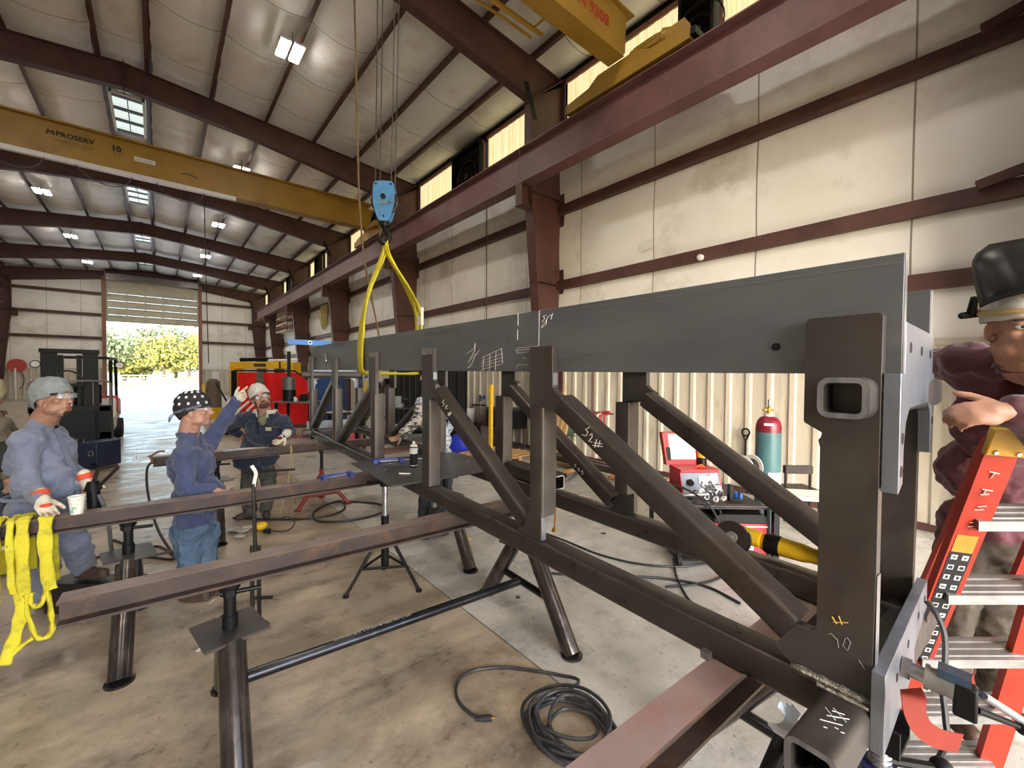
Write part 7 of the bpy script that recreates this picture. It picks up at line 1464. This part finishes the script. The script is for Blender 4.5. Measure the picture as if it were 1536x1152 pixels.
for x, dx in ((-.11, 0), (.10, 0)): b = MB(); b.obox(cf+RT*x-Z*.05+FW*.02, RT*.065, FW*.008, Z*.012); b.build('pocket_flap', M_navy, p3, bevel=.003)
b = MB(); b.obox(cf+RT*.13+Z*.035+FW*.022, RT*.035, FW*.003, Z*.012); eb = b.build('chest_emblem', mat('tan_embroidery', '#b3a57a', rough=.8), p3); b = MB(); b.obox(cf+RT*.135+Z*.012+FW*.018, RT*.035, FW*.003, Z*.005); b.build('chest_lettering', M_fleece, p3)
w = J['wrL']; h_ = N(J['handL'][0]); b = MB(); b.cyl(w-h_*.06, w-h_*.0, .05, .045, 16); b.build('glove_cuff', M_fleece, p3); b = MB(); b.ell(w+h_*.055+N(J['handL'][1])*.02, (.034, .034, .016), n=12, m=8); b.build('glove_patch', M_hairk, p3); b = MB(); b.ell(w+h_*.045+N(J['handL'][1])*.034, (.018, .015, .008), n=10, m=6); b.build('glove_badge', M_glorg, p3)
# --- maroon shirt man with raised welding hood, behind the ladder
J = dict(head=P(1534, 490, 1.42), look=-FW*.8-RT*.45-Z*.18, hup=Z*.97-RT*.12, neck=P(1547, 545, 1.48), shR=P(1450, 545, 1.66), shL=P(1640, 590, 1.42), chest=P(1522, 628, 1.66), belly=P(1497, 705, 1.76), pelvis=P(1484, 790, 1.90), elR=P(1400, 545, 1.98), wrR=P(1352, 520, 2.22), elL=P(1600, 655, 1.20), wrL=P(1512, 618, 1.15), hipR=P(1448, 815, 1.92), hipL=P(1515, 820, 1.90), knR=P(1422, 935, 1.96), knL=P(1492, 935, 1.92), anR=P(1425, 1055, 2.16), anL=P(1496, 1045, 2.12), toeR=N(-FW*.8-RT*.2), toeL=N(-FW*.9), handR=(FW*.8-RT*.4, -RT, Z), handL=(-RT*.9-Z*.05+FW*.15, Z*.55-FW*.75, Z*.8))
p4, q, A, sh, tw = person('person in maroon snap shirt with raised black welding hood, standing behind the orange ladder', J, -FW*.85-RT*.35, M_skin, M_maroon, M_dirty, M_boot, 1.12, .98, 1.0, .03, None, None, .4, .75, jowl=1.15)
face_parts(p4, q, A, 1.0); r_, f_, u_ = A
cap_shell(p4, q, A, M_fleece, 'cotton_cap', .04, 1.0, back=-.03, thick=1.08, fold=.006)
b = MB(); b.torus(q(0, -.008, .062), u_, .099, .011, 30, 8); b.build('hood_headband', mat('tan_headband', '#b39a6a', '#a2895c', scale=14, rough=.6), p4)
b = MB(); hc = q(0, -.01, .06)
rows = []
for j in range(9):
    t = j/8; ang = -.15+t*1.5; ring = []
    for i in range(15):
        s = -1+2*i/14; a = s*1.35; R_ = .135
        base = r_*math.sin(a)*.112+(f_*math.cos(ang)+u_*math.sin(ang))*(math.cos(a)*.05); up_ = (-f_*math.sin(.45)+u_*math.cos(.45))
        W_ = math.sqrt(max(.02, 1-.80*t**5)); ring.append(hc+r_*(math.sin(a)*.120*W_)+f_*(.04+.105*math.cos(a)*W_-.10*t)+u_*(.015+.215*t**.9+.05*math.cos(a)*(1-t)))
    rows.append(ring)
vs = [p for r in rows for p in r]; b.add(vs, [(j*15+i, j*15+i+1, (j+1)*15+i+1, (j+1)*15+i) for j in range(8) for i in range(14)])
hd_ = b.build('welding_hood', mat('hood_black', '#0a0a0a', '#121212', scale=9, rough=.35), p4, ang=60, fix=True); sd = hd_.modifiers.new('t', 'SOLIDIFY'); sd.thickness = .005
b = MB(); b.add([hc+r_*x+f_*.055+u_*(.24+z) for x, z in ((-.09, 0), (.09, 0), (.07, .045), (-.07, .045))], [(0, 1, 2, 3)]); 
for s in (-1, 1): b = MB(); b.cyl(hc+r_*.100*s, hc+r_*.135*s, .012, .012, 12); b.cyl(hc+r_*.118*s, hc+r_*.118*s+f_*.03+u_*.06, .014, .010, 10); b.ell(hc+r_*.14*s, (.012, .012, .012), n=10, m=7); b.build('hood_pivot', M_black, p4)
collar(p4, J['neck']-Z*.03, N(Z+FW*.2), -FW-RT*.3, M_maroon, .076, .04, .018, .55); b = MB(); EL(b, J['neck']-Z*.07-FW*.06-RT*.02, basis(-FW, Z), (.05, .04, .07)); b.build('undershirt', mat('olive_tee', '#6f6a58', '#625e4e', scale=20, rough=.9), p4); b = MB(); b.torus(J['neck']-Z*.0, Z, .068, .016, 24, 8); b.build('black_neckband', M_hairk, p4)
for x, z in ((-.105, -.035),): b = MB(); b.obox(J['chest']-FW*.145+RT*x-Z*(-z-.03), RT*.07-FW*.02, FW*.006, Z*.016); b.build('pocket_flap', M_maroon, p4, bevel=.003); button(p4, J['chest']-FW*.158+RT*x, -FW, M_silver, .007)
for k_ in range(4): button(p4, J['neck']-Z*(.10+.075*k_)-FW*.13-RT*.02, -FW, M_silver, .006)
b = MB(); wl = J['wrL']; b.cyl(wl+RT*.02, wl+RT*.07, .046, .05, 16); b.build('cuff', M_maroon, p4)
# --- worker behind the truss, patterned shirt
J = dict(head=P(644, 562, 4.70), look=-FW*.4-RT*.8-Z*.3, neck=P(646, 586, 4.74), shR=P(634, 606, 4.66), shL=P(657, 612, 4.86), chest=P(650, 632, 4.76), belly=P(656, 658, 4.74), pelvis=P(658, 682, 4.76), elR=P(628, 628, 4.60), wrR=P(603, 653, 4.55), elL=P(684, 626, 4.95), wrL=P(664, 655, 4.98), hipR=P(648, 695, 4.72), hipL=P(668, 695, 4.82), knR=P(640, 745, 4.72), knL=P(666, 745, 4.82), anR=atz(634, 790, .09), anL=atz(664, 792, .09), toeR=N(-RT*.8-FW*.3), toeL=N(-RT-FW*.2), handR=(-RT*.85-Z*.45, Z*.7-FW*.6, -FW*.5-Z*.5), handL=(-RT-Z*.2, Z, -FW))
M_patt = mat('white_block_print_shirt', '#d8dbe2', '#8f97a6', scale=22, rough=.9, detail=2, lo=.45, hi=.55, stretch=(1, 1, 1.6))
M_zebra = mat('striped_sleeve', '#cfc9bd', '#4b463f', scale=14, rough=.9, detail=2, lo=.44, hi=.56, stretch=(1, 1, 2.5))
p5, q, A, sh, tw = person('person in white patterned shirt and streaked sleeves, mostly hidden behind the truss posts, hand on the far chord', J, -RT*.8-FW*.35, M_skin, M_patt, mat('dark_jeans', '#2b3038', '#343a44', scale=9, rough=.9), M_boot, 1.05, 1.0, 1.0, .025, None, None, .6, .5)
p5['label'] = 'person in white patterned shirt, mostly hidden behind the truss posts, hand on the far chord'
face_parts(p5, q, A); cap_shell(p5, q, A, M_hairk, 'cap', .04, 1.0, -.08)
b = MB(); chain(b, [J['shR'], J['elR'], J['elR']+(J['wrR']-J['elR'])*.95], [.084, .068, .052]); organic(b, 'sleeve', M_zebra, p5, .008, 3, .03)
# --- hooded worker cut off by the left edge
J = dict(head=P(-14, 592, 3.9), look=RT*.9-FW*.3, neck=P(-18, 622, 3.92), shR=P(-2, 640, 3.80), shL=P(-30, 640, 4.05), chest=P(-14, 658, 3.92), belly=P(-12, 690, 3.9), pelvis=P(-14, 720, 3.92), elR=P(4, 680, 3.75), wrR=P(10, 715, 3.72), elL=P(-36, 690, 4.05), wrL=P(-20, 715, 4.0), hipR=P(-10, 735, 3.86), hipL=P(-26, 735, 3.98), knR=P(-6, 790, 3.86), knL=P(-22, 790, 3.98), anR=atz(-6, 845, .09), anL=atz(-28, 842, .09), toeR=N(RT), toeL=N(RT), handR=(-Z+RT*.2, -FW, RT), handL=(-Z, -FW, RT))
p6, q, A, sh, tw = person('person in tan hood and brown jacket, standing behind the man in coveralls', J, RT*.9-FW*.2, M_skin, mat('brown_duck_jacket', '#6b6252', '#5b5346', scale=9, rough=.9, bump=.3), mat('dark_jeans', '#2b3038'), M_boot, 1.1, 1.0, 1.0, .03, None, None)
face_parts(p6, q, A); cap_shell(p6, q, A, mat('tan_hood', '#9a8f6f', '#8b8062', scale=12, rough=.9), 'hood', -.03, 1.12, back=-.05); collar(p6, J['neck']-Z*.03, Z, RT, mat('maroon_scarf', '#5b3a3c', rough=.9), .09, .06, .03, .3, 'scarf')
b = MB(); b.ell(J['elR']+RT*.02-Z*.05, (.09, .12, .16), n=16, m=10); b.build('tool_bag', M_rubber, p6)
# ------------------------------------------------------------------ light, sky, camera
W = bpy.data.worlds.new('World'); S.world = W; W.use_nodes = True
nt = W.node_tree; bg = nt.nodes['Background']
sky = nt.nodes.new('ShaderNodeTexSky'); sky.sky_type = 'NISHITA'; sky.sun_disc = False; sky.sun_elevation = math.radians(38); sky.sun_rotation = math.radians(215); sky.air_density = 1.0; sky.dust_density = 2.5
nt.links.new(sky.outputs['Color'], bg.inputs['Color']); bg.inputs['Strength'].default_value = 1.1
sl = bpy.data.lights.new('Sun', 'SUN'); sl.energy = 5.0; sl.angle = math.radians(.6); sl.color = (1, .93, .82)
so = bpy.data.objects.new('Sun', sl); COL.objects.link(so); so.rotation_euler = Euler((math.radians(50), 0, math.radians(-62)), 'XYZ'); so.location = (-30, -30, 40)
def portal(c, sx, sy, rot):
    l = bpy.data.lights.new('daylight_portal', 'AREA'); l.shape = 'RECTANGLE'; l.size = sx; l.size_y = sy; l.cycles.is_portal = True
    o = bpy.data.objects.new('daylight_portal', l); COL.objects.link(o); o.location = c; o.rotation_euler = rot
portal((-.15, Y1+.1, 2.7), 5.2, 5.35, (math.radians(-90), 0, 0))
portal((1.25, Y0-.15, 2.8), 8.5, 5.6, (math.radians(90), 0, 0))
cd = bpy.data.cameras.new('Camera'); cd.sensor_width = 36; cd.sensor_fit = 'HORIZONTAL'; cd.lens = 36*FPX/1536; cd.clip_start = .02; cd.clip_end = 600
co = bpy.data.objects.new('Camera', cd); COL.objects.link(co)
Mc = Matrix((RT, UP, -FW)).transposed().to_4x4(); Mc.translation = CAM; co.matrix_world = Mc; S.camera = co
S.view_settings.view_transform = 'Standard'; S.view_settings.look = 'None'; S.view_settings.gamma = 1; S.view_settings.use_curve_mapping = False
S.view_settings.exposure = EXPO
S.cycles.use_denoising = True; S.cycles.max_bounces = 8; S.cycles.diffuse_bounces = 5; S.cycles.glossy_bounces = 4; S.cycles.sample_clamp_indirect = 8
S.cycles.use_light_tree = True; S.cycles.use_adaptive_sampling = True
